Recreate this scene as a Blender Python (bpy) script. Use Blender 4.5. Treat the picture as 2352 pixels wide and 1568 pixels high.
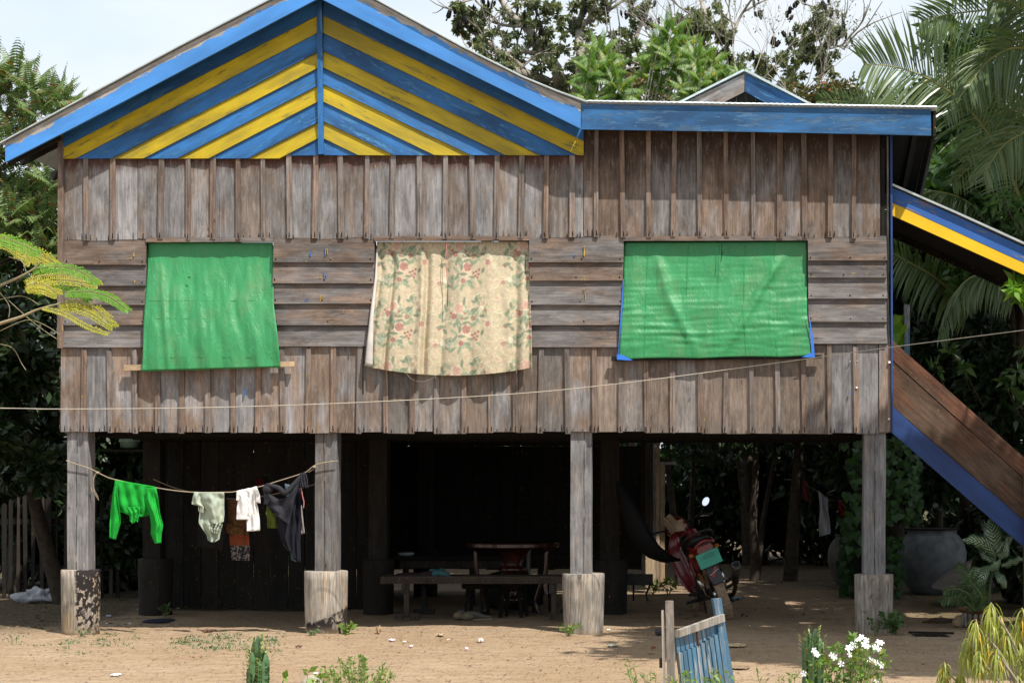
import bpy, math, random
import numpy as np
from mathutils import Vector, Matrix, noise
R_ = math.radians
random.seed(7); rng = np.random.default_rng(11)
for o in list(bpy.data.objects): bpy.data.objects.remove(o)
SC = bpy.context.scene; COL = SC.collection

# ------------------------------------------------------------ camera, sky, sun, exposure
DC = 18.0; PM = 230.0; CXP, HYP = 1600.0, 1090.0; CAMZ = 1.587
cam = bpy.data.cameras.new('camera'); co = bpy.data.objects.new('camera', cam); COL.objects.link(co)
co.location = (0, -DC, CAMZ); co.rotation_euler = (R_(90), 0, 0)
cam.sensor_width = 36; cam.lens = DC*PM/2352*36
cam.shift_x = -(CXP-1176)/2352; cam.shift_y = (HYP-784)/2352
cam.clip_end = 2000; cam.clip_start = .1
SC.camera = co
SUND = Vector((.41, -.45, 1)).normalized()
w = bpy.data.worlds.new('World'); SC.world = w; w.use_nodes = True
nt = w.node_tree; nt.nodes.clear()
def _n(t, **k):
    n = nt.nodes.new(t)
    for a, b in k.items(): setattr(n, a, b)
    return n
sky = _n('ShaderNodeTexSky', sky_type='NISHITA', sun_disc=False, sun_elevation=math.asin(SUND.z), sun_rotation=math.atan2(SUND.x, SUND.y),
         air_density=1.0, dust_density=1.5, ozone_density=1.0)
tc = _n('ShaderNodeTexCoord'); mp = _n('ShaderNodeMapping'); mp.inputs['Scale'].default_value = (1, 1, 2.2); mp.inputs['Location'].default_value = (.35, .2, .1)
ns = _n('ShaderNodeTexNoise'); ns.inputs['Scale'].default_value = 2.6; ns.inputs['Detail'].default_value = 7; ns.inputs['Roughness'].default_value = .55
cr = _n('ShaderNodeValToRGB'); cr.color_ramp.elements[0].position = .36; cr.color_ramp.elements[0].color = (.80, .80, .80, 1)
cr.color_ramp.elements[1].position = .60; cr.color_ramp.elements[1].color = (.97, .97, .97, 1)
n2 = _n('ShaderNodeTexNoise'); n2.inputs['Scale'].default_value = 5; n2.inputs['Detail'].default_value = 5
c2 = _n('ShaderNodeValToRGB'); c2.color_ramp.elements[0].position = .3; c2.color_ramp.elements[0].color = (5.7, 6.6, 7.5, 1)
c2.color_ramp.elements[1].position = .7; c2.color_ramp.elements[1].color = (7.5, 7.7, 7.8, 1)
mx = _n('ShaderNodeMixRGB'); bg = _n('ShaderNodeBackground'); ow = _n('ShaderNodeOutputWorld')
bg.inputs['Strength'].default_value = .1
L = nt.links.new
L(tc.outputs['Generated'], mp.inputs[0]); L(mp.outputs[0], ns.inputs['Vector']); L(mp.outputs[0], n2.inputs['Vector'])
L(ns.outputs[0], cr.inputs[0]); L(n2.outputs[0], c2.inputs[0]); L(cr.outputs[0], mx.inputs[0]); L(sky.outputs[0], mx.inputs[1]); L(c2.outputs[0], mx.inputs[2])
L(mx.outputs[0], bg.inputs[0]); L(bg.outputs[0], ow.inputs[0])
sl = bpy.data.lights.new('sun', 'SUN'); sl.energy = 5.0; sl.angle = R_(.53); sl.color = (1, .95, .87)
so = bpy.data.objects.new('sun', sl); COL.objects.link(so); so.rotation_euler = SUND.to_track_quat('Z', 'Y').to_euler(); so.location = (8, -9, 20)
SC.view_settings.view_transform = 'Standard'; SC.view_settings.look = 'None'; SC.view_settings.exposure = .5; SC.view_settings.gamma = 1
try: SC.view_settings.use_curve_mapping = False
except Exception: pass
SC.cycles.max_bounces = 6; SC.cycles.diffuse_bounces = 3; SC.cycles.transparent_max_bounces = 8

# ------------------------------------------------------------ helpers
def P(x, y, Y=0.0):
    k = (DC+Y)/(DC*PM)
    return Vector(((x-CXP)*k, Y, CAMZ+(HYP-y)*k))
def G(x, Y, z=0.0):
    k = (DC+Y)/(DC*PM); return Vector(((x-CXP)*k, Y, z))
WL = {}
def tag(o, label=None, cat=None, group=None, kind=None):
    if label: o['label'] = label
    if cat: o['category'] = cat
    if group: o['group'] = group
    if kind: o['kind'] = kind
    return o
def thing(name, loc, label, cat, group=None):
    o = bpy.data.objects.new(name, None); COL.objects.link(o); o.location = loc; WL[o.name] = Vector(loc)
    o.empty_display_size = .2
    return tag(o, label, cat, group)
def link(name, me, parent=None, origin=(0, 0, 0), R=None):
    o = bpy.data.objects.new(name, me); COL.objects.link(o)
    origin = Vector(origin)
    if parent is not None:
        o.parent = parent; o.location = origin-WL[parent.name]
        # parent may itself be rotated
        pr = WR.get(parent.name)
        if pr is not None:
            o.location = pr.transposed() @ (origin-WL[parent.name])
            R2 = pr.transposed() @ (R if R is not None else Matrix.Identity(3))
            o.rotation_euler = R2.to_euler()
        elif R is not None: o.rotation_euler = R.to_euler()
    else:
        o.location = origin
        if R is not None: o.rotation_euler = R.to_euler()
    WL[o.name] = origin
    if R is not None: WR[o.name] = R
    return o
WR = {}
class MB:
    def __init__(s): s.v = []; s.f = []; s.mi = []
    def add(s, vs, fs, mi=0):
        b = len(s.v); s.v.extend([tuple(v) for v in vs]); s.f.extend([tuple(i+b for i in f) for f in fs]); s.mi.extend([mi]*len(fs)); return s
    def box(s, c, sz, M=None, taper=0, mi=0):
        x, y, z = (a/2 for a in sz); c = Vector(c); vs = []
        for (a, b, d) in ((-1,-1,-1),(1,-1,-1),(1,1,-1),(-1,1,-1),(-1,-1,1),(1,-1,1),(1,1,1),(-1,1,1)):
            t = 1-taper if d > 0 else 1
            v = Vector((a*x*t, b*y*t, d*z))
            if M is not None: v = M @ v
            vs.append(v+c)
        return s.add(vs, [(0,3,2,1),(4,5,6,7),(0,1,5,4),(1,2,6,5),(2,3,7,6),(3,0,4,7)], mi)
    def bar(s, a, b, wd, th, up=Vector((0,0,1)), mi=0):
        a = Vector(a); b = Vector(b); z = (b-a).normalized(); x = z.cross(up)
        if x.length < 1e-3: x = Vector((1,0,0))
        x.normalize(); y = z.cross(x).normalized()
        return s.box((a+b)/2, (wd, th, (b-a).length), Matrix((x, y, z)).transposed(), mi=mi)
    def prism(s, poly, yf, yb, mi=0):
        n = len(poly); yf = [yf]*n if not hasattr(yf, '__len__') else yf; yb = [yb]*n if not hasattr(yb, '__len__') else yb
        ar = sum(poly[i][0]*poly[(i+1) % n][1]-poly[(i+1) % n][0]*poly[i][1] for i in range(n))
        if ar < 0: poly = poly[::-1]; yf = list(yf)[::-1]; yb = list(yb)[::-1]
        vs = [(p[0], yf[i], p[1]) for i, p in enumerate(poly)]+[(p[0], yb[i], p[1]) for i, p in enumerate(poly)]
        fs = [tuple(range(n)), tuple(range(2*n-1, n-1, -1))]+[(i, n+i, n+(i+1) % n, (i+1) % n) for i in range(n)]
        return s.add(vs, fs, mi)
    def tube(s, pts, rs, n=8, cap=True, mi=0):
        pts = [Vector(p) for p in pts]
        if not hasattr(rs, '__len__'): rs = [rs]*len(pts)
        b = len(s.v); up = None
        for i, p in enumerate(pts):
            t = (pts[min(i+1, len(pts)-1)]-pts[max(i-1, 0)])
            t = t.normalized() if t.length > 1e-9 else Vector((0,0,1))
            if up is None: up = t.orthogonal().normalized()
            up = (up-t*up.dot(t)); up = up.normalized() if up.length > 1e-6 else t.orthogonal().normalized()
            q = t.cross(up)
            for j in range(n):
                a = 2*math.pi*j/n; s.v.append(tuple(p+(up*math.cos(a)+q*math.sin(a))*rs[i]))
        for i in range(len(pts)-1):
            for j in range(n):
                s.f.append((b+i*n+j, b+i*n+(j+1) % n, b+(i+1)*n+(j+1) % n, b+(i+1)*n+j)); s.mi.append(mi)
        if cap:
            s.f.append(tuple(b+j for j in range(n))[::-1]); s.mi.append(mi)
            e = b+(len(pts)-1)*n; s.f.append(tuple(e+j for j in range(n))); s.mi.append(mi)
        return s
    def lathe(s, prof, c=(0,0,0), n=24, M=None, jit=0, mi=0):
        b = len(s.v); c = Vector(c)
        for k, (r, z) in enumerate(prof):
            for j in range(n):
                a = 2*math.pi*j/n; rr = r*(1+(jit*noise.noise(Vector((math.cos(a)*1.7, math.sin(a)*1.7, 3.1+c.x+z*.4))) if jit else 0))
                v = Vector((rr*math.cos(a), rr*math.sin(a), z))
                if M is not None: v = M @ v
                s.v.append(tuple(v+c))
        for k in range(len(prof)-1):
            for j in range(n):
                s.f.append((b+k*n+j, b+k*n+(j+1) % n, b+(k+1)*n+(j+1) % n, b+(k+1)*n+j)); s.mi.append(mi)
        s.f.append(tuple(b+j for j in range(n))[::-1]); s.mi.append(mi)
        e = b+(len(prof)-1)*n; s.f.append(tuple(e+j for j in range(n))); s.mi.append(mi)
        return s
    def grid(s, pts, nu, nv, mi=0, cu=False):  # pts index [v*nu+u]
        b = len(s.v); s.v.extend([tuple(p) for p in pts])
        for j in range(nv-1):
            for i in range(nu-1 if not cu else nu):
                i2 = (i+1) % nu
                s.f.append((b+j*nu+i, b+j*nu+i2, b+(j+1)*nu+i2, b+(j+1)*nu+i)); s.mi.append(mi)
        return s
    def ell(s, c, r, M=None, n=12, m=8, mi=0):
        prof = [(max(math.sin(math.pi*k/m), .02), -math.cos(math.pi*k/m)) for k in range(m+1)]
        b = len(s.v); c = Vector(c)
        for (rr, z) in prof:
            for j in range(n):
                a = 2*math.pi*j/n; v = Vector((r[0]*rr*math.cos(a), r[1]*rr*math.sin(a), r[2]*z))
                if M is not None: v = M @ v
                s.v.append(tuple(v+c))
        for k in range(m):
            for j in range(n):
                s.f.append((b+k*n+j, b+k*n+(j+1) % n, b+(k+1)*n+(j+1) % n, b+(k+1)*n+j)); s.mi.append(mi)
        s.f.append(tuple(b+j for j in range(n))[::-1]); s.mi.append(mi)
        e = b+m*n; s.f.append(tuple(e+j for j in range(n))); s.mi.append(mi)
        return s
    def build(s, name, mat, parent=None, origin=None, R=None, smooth=False):
        V = np.array(s.v, dtype=float)
        if origin is None:
            o = (V.min(0)+V.max(0))/2
            if parent is None: o[2] = V[:, 2].min()
        else: o = np.array(origin, dtype=float)
        V = V-o
        if R is not None: V = V @ np.array(R)
        me = bpy.data.meshes.new(name); me.from_pydata(V.tolist(), [], s.f)
        mats = mat if isinstance(mat, (list, tuple)) else [mat]
        for m in mats: me.materials.append(m)
        if len(mats) > 1: me.polygons.foreach_set('material_index', s.mi)
        if smooth: me.polygons.foreach_set('use_smooth', [True]*len(me.polygons))
        me.update()
        return link(name, me, parent, Vector(o), R)
def frame(d):   # local Z along d (in the facade plane), local Y towards the back
    z = Vector(d).normalized(); y = Vector((0, 1, 0)); x = y.cross(z).normalized(); y = z.cross(x)
    return Matrix((x, y, z)).transposed()
RX = frame((1, 0, 0)); 
def clip(poly, a, b, c):  # keep a*x+b*y<=c
    out = []
    for i in range(len(poly)):
        p, q = poly[i], poly[(i+1) % len(poly)]; dp = a*p[0]+b*p[1]-c; dq = a*q[0]+b*q[1]-c
        if dp <= 0: out.append(p)
        if dp*dq < 0:
            t = dp/(dp-dq); out.append((p[0]+(q[0]-p[0])*t, p[1]+(q[1]-p[1])*t))
    return out
def lerp(a, b, t): return a+(b-a)*t
def polyline(pts, t):
    d = [0]
    for i in range(1, len(pts)): d.append(d[-1]+math.dist(pts[i], pts[i-1]))
    x = t*d[-1]
    for i in range(1, len(pts)):
        if x <= d[i]+1e-9:
            u = (x-d[i-1])/max(d[i]-d[i-1], 1e-9); return tuple(lerp(a, b, u) for a, b in zip(pts[i-1], pts[i]))
    return pts[-1]
def smoothpath(pts, n):
    pts = [Vector(p) for p in pts]; out = []
    m = len(pts)-1
    for k in range(n+1):
        x = k/n*m; i = min(int(x), m-1); u = x-i
        p0 = pts[max(i-1, 0)]; p1 = pts[i]; p2 = pts[i+1]; p3 = pts[min(i+2, m)]
        out.append(.5*((2*p1)+(p2-p0)*u+(2*p0-5*p1+4*p2-p3)*u*u+(3*p1-p0-3*p2+p3)*u**3))
    return out

# ------------------------------------------------------------ materials
class NT:
    def __init__(s, name):
        s.m = bpy.data.materials.new(name); s.m.use_nodes = True; s.t = s.m.node_tree; s.t.nodes.clear()
        s.out = s.n('ShaderNodeOutputMaterial')
    def n(s, t, **k):
        n = s.t.nodes.new(t)
        for a, b in k.items(): setattr(n, a, b)
        return n
    def l(s, a, b): s.t.links.new(a, b)
    def set(s, inp, v):
        if isinstance(v, bpy.types.NodeSocket): s.l(v, inp)
        elif isinstance(v, (tuple, list)): inp.default_value = tuple(v) if len(v) != 3 or inp.type != 'RGBA' else (*v, 1)
        else: inp.default_value = v
    def math(s, op, a, b=0, c=None, clamp=False):
        n = s.n('ShaderNodeMath', operation=op, use_clamp=clamp); s.set(n.inputs[0], a); s.set(n.inputs[1], b)
        if c is not None: s.set(n.inputs[2], c)
        return n.outputs[0]
    def vmath(s, op, a, b): n = s.n('ShaderNodeVectorMath', operation=op); s.set(n.inputs[0], a); s.set(n.inputs[1], b); return n.outputs[0]
    def mix(s, f, a, b, bt='MIX'):
        n = s.n('ShaderNodeMixRGB', blend_type=bt); s.set(n.inputs[0], f); s.set(n.inputs[1], a); s.set(n.inputs[2], b); return n.outputs[0]
    def noise(s, v, sc=1, det=3, ro=.5, dist=0):
        n = s.n('ShaderNodeTexNoise'); s.set(n.inputs['Vector'], v); n.inputs['Scale'].default_value = sc; n.inputs['Detail'].default_value = det
        n.inputs['Roughness'].default_value = ro; n.inputs['Distortion'].default_value = dist; return n.outputs[0]
    def rng(s, x, a, b, c=0, d=1, smooth=False):
        n = s.n('ShaderNodeMapRange'); n.clamp = True
        if smooth: n.interpolation_type = 'SMOOTHSTEP'
        s.set(n.inputs[0], x)
        for i, q in enumerate((a, b, c, d)): s.set(n.inputs[i+1], q)
        return n.outputs[0]
    def scale(s, v, sc): return s.vmath('MULTIPLY', v, sc)
    def co(s, off=True):
        tc = s.n('ShaderNodeTexCoord').outputs['Object']
        oi = s.n('ShaderNodeObjectInfo'); s.rand = oi.outputs['Random']
        if not off: return tc
        c = s.n('ShaderNodeCombineXYZ'); s.set(c.inputs[0], s.math('MULTIPLY', s.rand, 37.)); s.set(c.inputs[1], s.math('MULTIPLY', s.rand, 71.)); s.set(c.inputs[2], s.math('MULTIPLY', s.rand, 23.))
        return s.vmath('ADD', tc, c.outputs[0])
    def r2(s, k):  # another random from the object's random
        return s.math('FRACT', s.math('MULTIPLY', s.rand, k))
    def sep(s, v): n = s.n('ShaderNodeSeparateXYZ'); s.set(n.inputs[0], v); return n.outputs
    def bump(s, h, st=.3, d=.01):
        n = s.n('ShaderNodeBump'); n.inputs['Strength'].default_value = st; n.inputs['Distance'].default_value = d; s.l(h, n.inputs['Height']); return n.outputs[0]
    def bsdf(s, col, rough=.8, spec=.3, metal=0, nrm=None, **k):
        b = s.n('ShaderNodeBsdfPrincipled'); s.set(b.inputs['Base Color'], col); s.set(b.inputs['Roughness'], rough)
        s.set(b.inputs['Specular IOR Level'], spec); s.set(b.inputs['Metallic'], metal)
        for a, v in k.items(): s.set(b.inputs[a.replace('_', ' ')], v)
        if nrm is not None: s.l(nrm, b.inputs['Normal'])
        s.l(b.outputs[0], s.out.inputs[0]); s.b = b; return s.m
def hexl(r, g, b):
    f = lambda c: c/255/12.92 if c/255 <= .04045 else ((c/255+.055)/1.055)**2.4
    return (f(r), f(g), f(b))
def wood_col(N, v, grey, brown, mixb=.5, contrast=1.0, streak=.5):
    fig = N.noise(N.scale(v, (9, 9, .75)), 1, 3, .5, .3)
    cont = N.math('SINE', N.math('MULTIPLY', fig, 55.))
    fine = N.noise(N.scale(v, (190, 190, 3.2)), 1, 4, .6)
    med = N.noise(N.scale(v, (45, 45, 1.6)), 1, 4, .6, .2)
    blo = N.noise(N.scale(v, (7, 7, 2.2)), 1, 4, .55)
    f = N.rng(N.math('ADD', blo, N.math('MULTIPLY', N.math('SUBTRACT', N.r2(17.31), .5), .35)), .5-mixb*.22, .72-mixb*.22)
    c = N.mix(f, grey, brown)
    lum = N.math('MULTIPLY', N.rng(fine, .3, .7, 1-.13*contrast, 1+.11*contrast), N.rng(cont, -1, 1, 1-.13*contrast, 1+.11*contrast))
    lum = N.math('MULTIPLY', lum, N.rng(med, .3, .7, 1-.2*contrast, 1+.2*contrast))
    lum = N.math('MULTIPLY', lum, N.rng(N.r2(29.7), 0, 1, .72, 1.18))
    blk = N.noise(N.scale(v, (9, 9, 3.2)), 1, 6, .68, .4)
    lum = N.math('MULTIPLY', lum, N.rng(blk, .32, .68, .60, 1.34))
    c = N.mix(1, c, lum, 'MULTIPLY')
    st = N.noise(N.scale(v, (70, 70, 1.1)), 1, 3, .6, .1)
    c = N.mix(N.rng(st, .66, .74, 0, streak), c, (.035, .028, .024))
    h = N.math('ADD', N.math('MULTIPLY', fine, .5), N.math('ADD', N.math('MULTIPLY', cont, .06), N.math('MULTIPLY', med, .7)))
    # knots
    vo = N.n('ShaderNodeTexVoronoi'); N.set(vo.inputs['Vector'], N.scale(v, (5.5, 5.5, 2.6))); vo.inputs['Scale'].default_value = 1
    kn = N.rng(vo.outputs['Distance'], .03, .13, 1, 0, True)
    kn2 = N.math('MULTIPLY', kn, N.math('GREATER_THAN', N.sep(vo.outputs['Color'])[0], .62))
    c = N.mix(N.math('MULTIPLY', kn2, .6), c, (.05, .036, .03))
    return c, h
def wood(name, grey, brown, mixb=.5, contrast=1., streak=.5, bump=.4, top=None, rough=.85):
    N = NT(name); v = N.co(); c, h = wood_col(N, v, grey, brown, mixb, contrast, streak)
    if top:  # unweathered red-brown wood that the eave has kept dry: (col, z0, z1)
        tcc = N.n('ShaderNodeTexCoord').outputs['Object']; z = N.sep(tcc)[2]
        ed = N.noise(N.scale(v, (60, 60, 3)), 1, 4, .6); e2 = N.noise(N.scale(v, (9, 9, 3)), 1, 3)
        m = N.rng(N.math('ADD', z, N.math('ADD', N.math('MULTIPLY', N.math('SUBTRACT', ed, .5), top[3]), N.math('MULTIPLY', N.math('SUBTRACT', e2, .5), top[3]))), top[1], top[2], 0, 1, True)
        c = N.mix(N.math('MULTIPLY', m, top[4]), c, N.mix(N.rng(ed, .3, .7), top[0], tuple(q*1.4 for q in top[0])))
    sv = N.noise(N.scale(v, (38, 38, 5.5)), 1, 5, .7, .6); sr = N.noise(N.scale(v, (5, 5, 2)), 1, 2)
    c = N.mix(N.math('MULTIPLY', N.rng(sv, .60, .68, 0, .85), N.rng(sr, .44, .6)), c, (.03, .017, .012))
    hz = N.noise(N.scale(v, (26, 26, 9)), 1, 5, .7); c = N.mix(N.rng(hz, .55, .72, 0, .35), c, tuple(q*1.7 for q in grey))
    # flecks of house paint
    fl = N.noise(N.scale(v, (130, 130, 22)), 1, 1, .4); c = N.mix(N.rng(fl, .765, .785, 0, .8), c, (.45, .30, .02))
    return N.bsdf(c, rough, .25, nrm=N.bump(h, bump, .006))
def paint(name, col, under=(.2, .15, .12), wear=.35, edge=None, dirt=.5, rough=.55, var=.35, dark=None):
    N = NT(name); v = N.co(); uc, h = wood_col(N, v, tuple(q*1.1 for q in under), under, .5)
    a = N.noise(N.scale(v, (22, 22, 3.5)), 1, 5, .62, .4); b = N.noise(N.scale(v, (150, 150, 14)), 1, 3)
    big = N.noise(N.scale(v, (5, 5, 1.2)), 1, 4, .6)
    dk = dark or tuple(q*(1-var*1.4) for q in col)
    c = N.mix(N.rng(big, .36, .62), dk, col)
    c = N.mix(N.rng(a, .4, .75, 0, dirt), c, dk)
    c = N.mix(1, c, N.rng(N.r2(13.7), 0, 1, .86, 1.12), 'MULTIPLY')
    w_ = N.math('ADD', N.math('MULTIPLY', a, .7), N.math('MULTIPLY', b, .3))
    if edge is not None:   # (x0, slope): wears off towards local +x
        tcc = N.n('ShaderNodeTexCoord').outputs['Object']; x = N.sep(tcc)[0]; zz = N.noise(N.scale(v, (6, 6, 5)), 1, 5, .65)
        x = N.math('ADD', x, N.math('MULTIPLY', N.math('SUBTRACT', zz, .5), .20))
        w_ = N.math('ADD', w_, N.math('MULTIPLY', N.math('SUBTRACT', x, edge[0]), edge[1]))
    c = N.mix(N.rng(w_, .86-wear*.4, .875-wear*.4), c, uc)
    fine = N.noise(N.scale(v, (180, 180, 4)), 1, 2)
    return N.bsdf(c, rough, .35, nrm=N.bump(N.math('ADD', fine, N.math('MULTIPLY', h, .3)), .25, .004))
def plain(name, col, rough=.6, spec=.4, metal=0, var=.2, sc=12, bump=.1, **k):
    N = NT(name); v = N.co(); a = N.noise(v, sc, 5, .6)
    c = N.mix(1, col, N.rng(a, .3, .7, 1-var, 1+var), 'MULTIPLY')
    return N.bsdf(c, rough, spec, metal, nrm=N.bump(a, bump, .004), **k)
def leafm(name, c1, c2, c3=None, tr=.3, rough=.45, spec=.4):
    N = NT(name); g = N.n('ShaderNodeNewGeometry'); ri = g.outputs['Random Per Island']
    v = N.co(); big = N.noise(v, 1.3, 3)
    c = N.mix(N.rng(N.math('ADD', ri, N.math('MULTIPLY', N.math('SUBTRACT', big, .5), 1.4)), 0, 1), c1, c2)
    if c3: c = N.mix(N.math('GREATER_THAN', ri, .93), c, c3)
    N.bsdf(c, rough, spec)
    t = N.n('ShaderNodeBsdfTranslucent'); N.set(t.inputs[0], N.mix(1, c, (1.5, 1.6, .7), 'MULTIPLY')); ms = N.n('ShaderNodeMixShader'); ms.inputs[0].default_value = tr
    N.l(N.b.outputs[0], ms.inputs[1]); N.l(t.outputs[0], ms.inputs[2]); N.l(ms.outputs[0], N.out.inputs[0])
    return N.m
def cloth(name, col, c2=None, rough=.8, sc=3, tr=.15, weave=250, fold=0, bump=.3):
    N = NT(name); v = N.co(); a = N.noise(v, sc, 4); wv = N.noise(v, weave, 1)
    wr = N.noise(N.scale(v, (1, 1, .5)), 22, 4, .6, .6)
    c = N.mix(N.rng(a, .35, .65), col, c2 or tuple(q*.8 for q in col))
    N.bsdf(c, rough, .25, nrm=N.bump(N.math('ADD', N.math('MULTIPLY', wv, .15), wr), bump, .012))
    t = N.n('ShaderNodeBsdfTranslucent'); N.set(t.inputs[0], c); ms = N.n('ShaderNodeMixShader'); ms.inputs[0].default_value = tr
    N.l(N.b.outputs[0], ms.inputs[1]); N.l(t.outputs[0], ms.inputs[2]); N.l(ms.outputs[0], N.out.inputs[0])
    return N.m
GR = (.212, .204, .207); BR = (.182, .147, .125)
M = {}
M['wall'] = wood('weathered_wood', GR, BR, .35)
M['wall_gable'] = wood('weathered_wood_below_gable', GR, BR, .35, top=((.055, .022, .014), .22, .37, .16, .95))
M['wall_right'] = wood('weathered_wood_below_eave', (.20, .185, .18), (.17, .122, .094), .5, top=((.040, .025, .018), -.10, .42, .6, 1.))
M['wall_low'] = wood('weathered_wood_lower', GR, (.195, .14, .107), .4)
M['wall_low_r'] = wood('brown_wood_lower', (.185, .168, .158), (.182, .140, .113), .55)
M['lap'] = wood('lap_wood', (.135, .124, .122), (.155, .110, .084), .35)
M['batten'] = wood('batten_wood', (.17, .148, .137), (.19, .132, .10), .55, 1.1)
M['stump'] = wood('stump_wood', (.22, .195, .165), (.24, .17, .11), .6, 1.6, .9, bump=1.)
M['post'] = wood('post_wood', (.165, .16, .163), (.17, .15, .135), .3, 1.0, .9)
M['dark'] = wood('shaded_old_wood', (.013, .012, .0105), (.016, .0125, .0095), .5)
M['dark2'] = wood('shade_black_wood', (.006, .0055, .005), (.008, .0065, .005), .5)  # both dark woods carry shade in their colour, under the floor and eaves
M['benchw'] = wood('bench_wood', (.045, .037, .030), (.05, .038, .028), .5)
M['tan'] = wood('fresh_tan_wood', (.36, .27, .18), (.40, .28, .17), .5, .7, .2)
M['blue'] = paint('blue_paint', (.022, .135, .37), (.035, .135, .28), wear=.78, var=.42, dirt=.7)
M['blue_dk'] = paint('deep_blue_paint', (.022, .06, .21), wear=.02, var=.3)
M['barge'] = paint('worn_blue_paint', (.06, .235, .60), (.27, .25, .225), wear=.12, edge=(-.012, 6.), var=.2, dirt=.35)
M['fascia'] = paint('fascia_blue_paint', (.032, .16, .40), (.05, .115, .21), wear=.80, var=.45, dirt=.9)
M['yellow'] = paint('yellow_paint', (.50, .36, .006), (.25, .20, .035), wear=.70, var=.25, dirt=.75, dark=(.27, .20, .010))
M['stairy'] = paint('stair_yellow_paint', (.72, .44, .01), (.3, .2, .1), wear=.0, var=.1, dirt=.3)
M['stairb'] = paint('stair_blue_paint', (.028, .12, .40), (.22, .17, .13), wear=.72, var=.1, dirt=.3)
M['stairbrown'] = wood('stair_brown_wood', (.10, .065, .045), (.13, .06, .035), .7, 1.0, .3)
M['gateb'] = paint('gate_blue_paint', (.075, .20, .33), (.25, .26, .26), wear=.82, var=.3, dirt=.5)
M['railw'] = paint('worn_rail_paint', (.16, .27, .36), (.42, .37, .31), wear=.62, var=.2, dirt=.3)
M['zinc'] = plain('zinc_sheet', (.55, .62, .64), .45, .5, .35, .15)
M['cracks'] = plain('cracks', (.012, .01, .009), .9, .1)
M['rope'] = plain('rope_fibre', (.30, .24, .17), .9, .1, var=.4, sc=90)
M['black'] = plain('black_plastic', (.012, .012, .013), .45, .4)
M['rubber'] = plain('dusty_tyre', (.27, .20, .135), .9, .2, var=.4, sc=30)
M['chrome'] = plain('chrome', (.6, .6, .6), .25, .5, 1., .1)
M['red'] = plain('red_bike_paint', (.17, .008, .010), .35, .5, var=.3, Coat_Weight=.4)
M['white'] = plain('white_paper', (.78, .76, .74), .7, .3, var=.1)
# ============================================================ ground
def gh(x, y):
    a = noise.fractal(Vector((x*.9, y*.9, 0)), 1, 2, 4)*.018 + noise.noise(Vector((x*.25, y*.25, 5)))*.02
    b = noise.noise(Vector((x*6, y*6, 2)))*.006
    f = min(1, max(0, (y+3)/2)) if y < -1 else 1
    return (a+b)*.9
def axis(a, b, core0, core1, st, grow=1.25):
    xs = list(np.arange(core0, core1+1e-6, st)); s = st; x = core1
    while x < b: s *= grow; x += s; xs.append(min(x, b))
    s = st; x = core0; pre = []
    while x > a: s *= grow; x -= s; pre.append(max(x, a))
    return pre[::-1]+xs
xs = axis(-250, 250, -8.2, 5.2, .055); ys = axis(-30, 400, -3.6, 8.5, .055)
gv = [(x, y, gh(x, y) if (-30 < x < 30 and -18 < y < 30) else 0) for y in ys for x in xs]
g = MB(); g.grid(gv, len(xs), len(ys))
N = NT('sandy_ground'); v = N.co(False)
a = N.noise(v, .55, 5, .6); b = N.noise(v, 6, 6, .65); c = N.noise(v, 90, 3, .6); e = N.noise(N.scale(v, (1, 3, 1)), 2.2, 4, .55, .5)
col = N.mix(N.rng(a, .35, .65), (.295, .205, .127), (.345, .257, .172))
col = N.mix(N.rng(e, .45, .68, 0, .6), col, (.24, .155, .095))
col = N.mix(N.rng(b, .52, .75, 0, .7), col, (.20, .14, .095))
col = N.mix(N.rng(c, .62, .70, 0, .6), col, (.10, .07, .045)); col = N.mix(N.rng(c, .34, .27, 0, .5), col, (.50, .42, .33))
x, y, z = N.sep(v)
# shade painted into the far ground as dark earth; greenish soil beside the stairs
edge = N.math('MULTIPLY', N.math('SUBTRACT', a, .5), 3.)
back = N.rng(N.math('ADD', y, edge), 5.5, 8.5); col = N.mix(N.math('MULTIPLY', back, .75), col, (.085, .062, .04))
yd = N.math('ADD', y, N.math('MULTIPLY', edge, .5)); sx = N.rng(N.math('ADD', x, edge), 1.4, 2.8)
green_soil = N.math('MULTIPLY', N.rng(yd, .3, 1.2), sx); col = N.mix(N.math('MULTIPLY', green_soil, .75), col, N.mix(N.rng(b, .45, .6), (.05, .048, .02), (.085, .06, .035)))
lx = N.rng(N.math('ADD', x, edge), -6.1, -6.9); col = N.mix(N.math('MULTIPLY', N.math('MULTIPLY', lx, N.rng(yd, -.3, 1.)), .85), col, (.06, .05, .028))
vf = N.n('ShaderNodeTexVoronoi'); N.set(vf.inputs['Vector'], N.vmath('ADD', N.scale(v, (5.5, 3.2, 1)), N.scale(N.n('ShaderNodeTexNoise').outputs[1], (0, 0, 0)))); vf.feature = 'SMOOTH_F1'; vf.inputs['Smoothness'].default_value = .4
dent = N.math('MULTIPLY', N.rng(vf.outputs[0], .12, .42), N.math('GREATER_THAN', N.sep(vf.outputs['Color'])[0], .35))
col = N.mix(N.rng(N.noise(v, 38, 5, .7), .60, .72, 0, .25), col, (.15, .10, .065))
h = N.math('ADD', N.math('MULTIPLY', b, .9), N.math('ADD', N.math('MULTIPLY', c, .14), N.math('ADD', N.math('MULTIPLY', e, .9), N.math('MULTIPLY', dent, .55))))
gm = N.bsdf(col, .95, .15, nrm=N.bump(h, .8, .05))
tag(g.build('ground', gm, None, (0, 0, 0), smooth=True), kind='structure')

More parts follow.
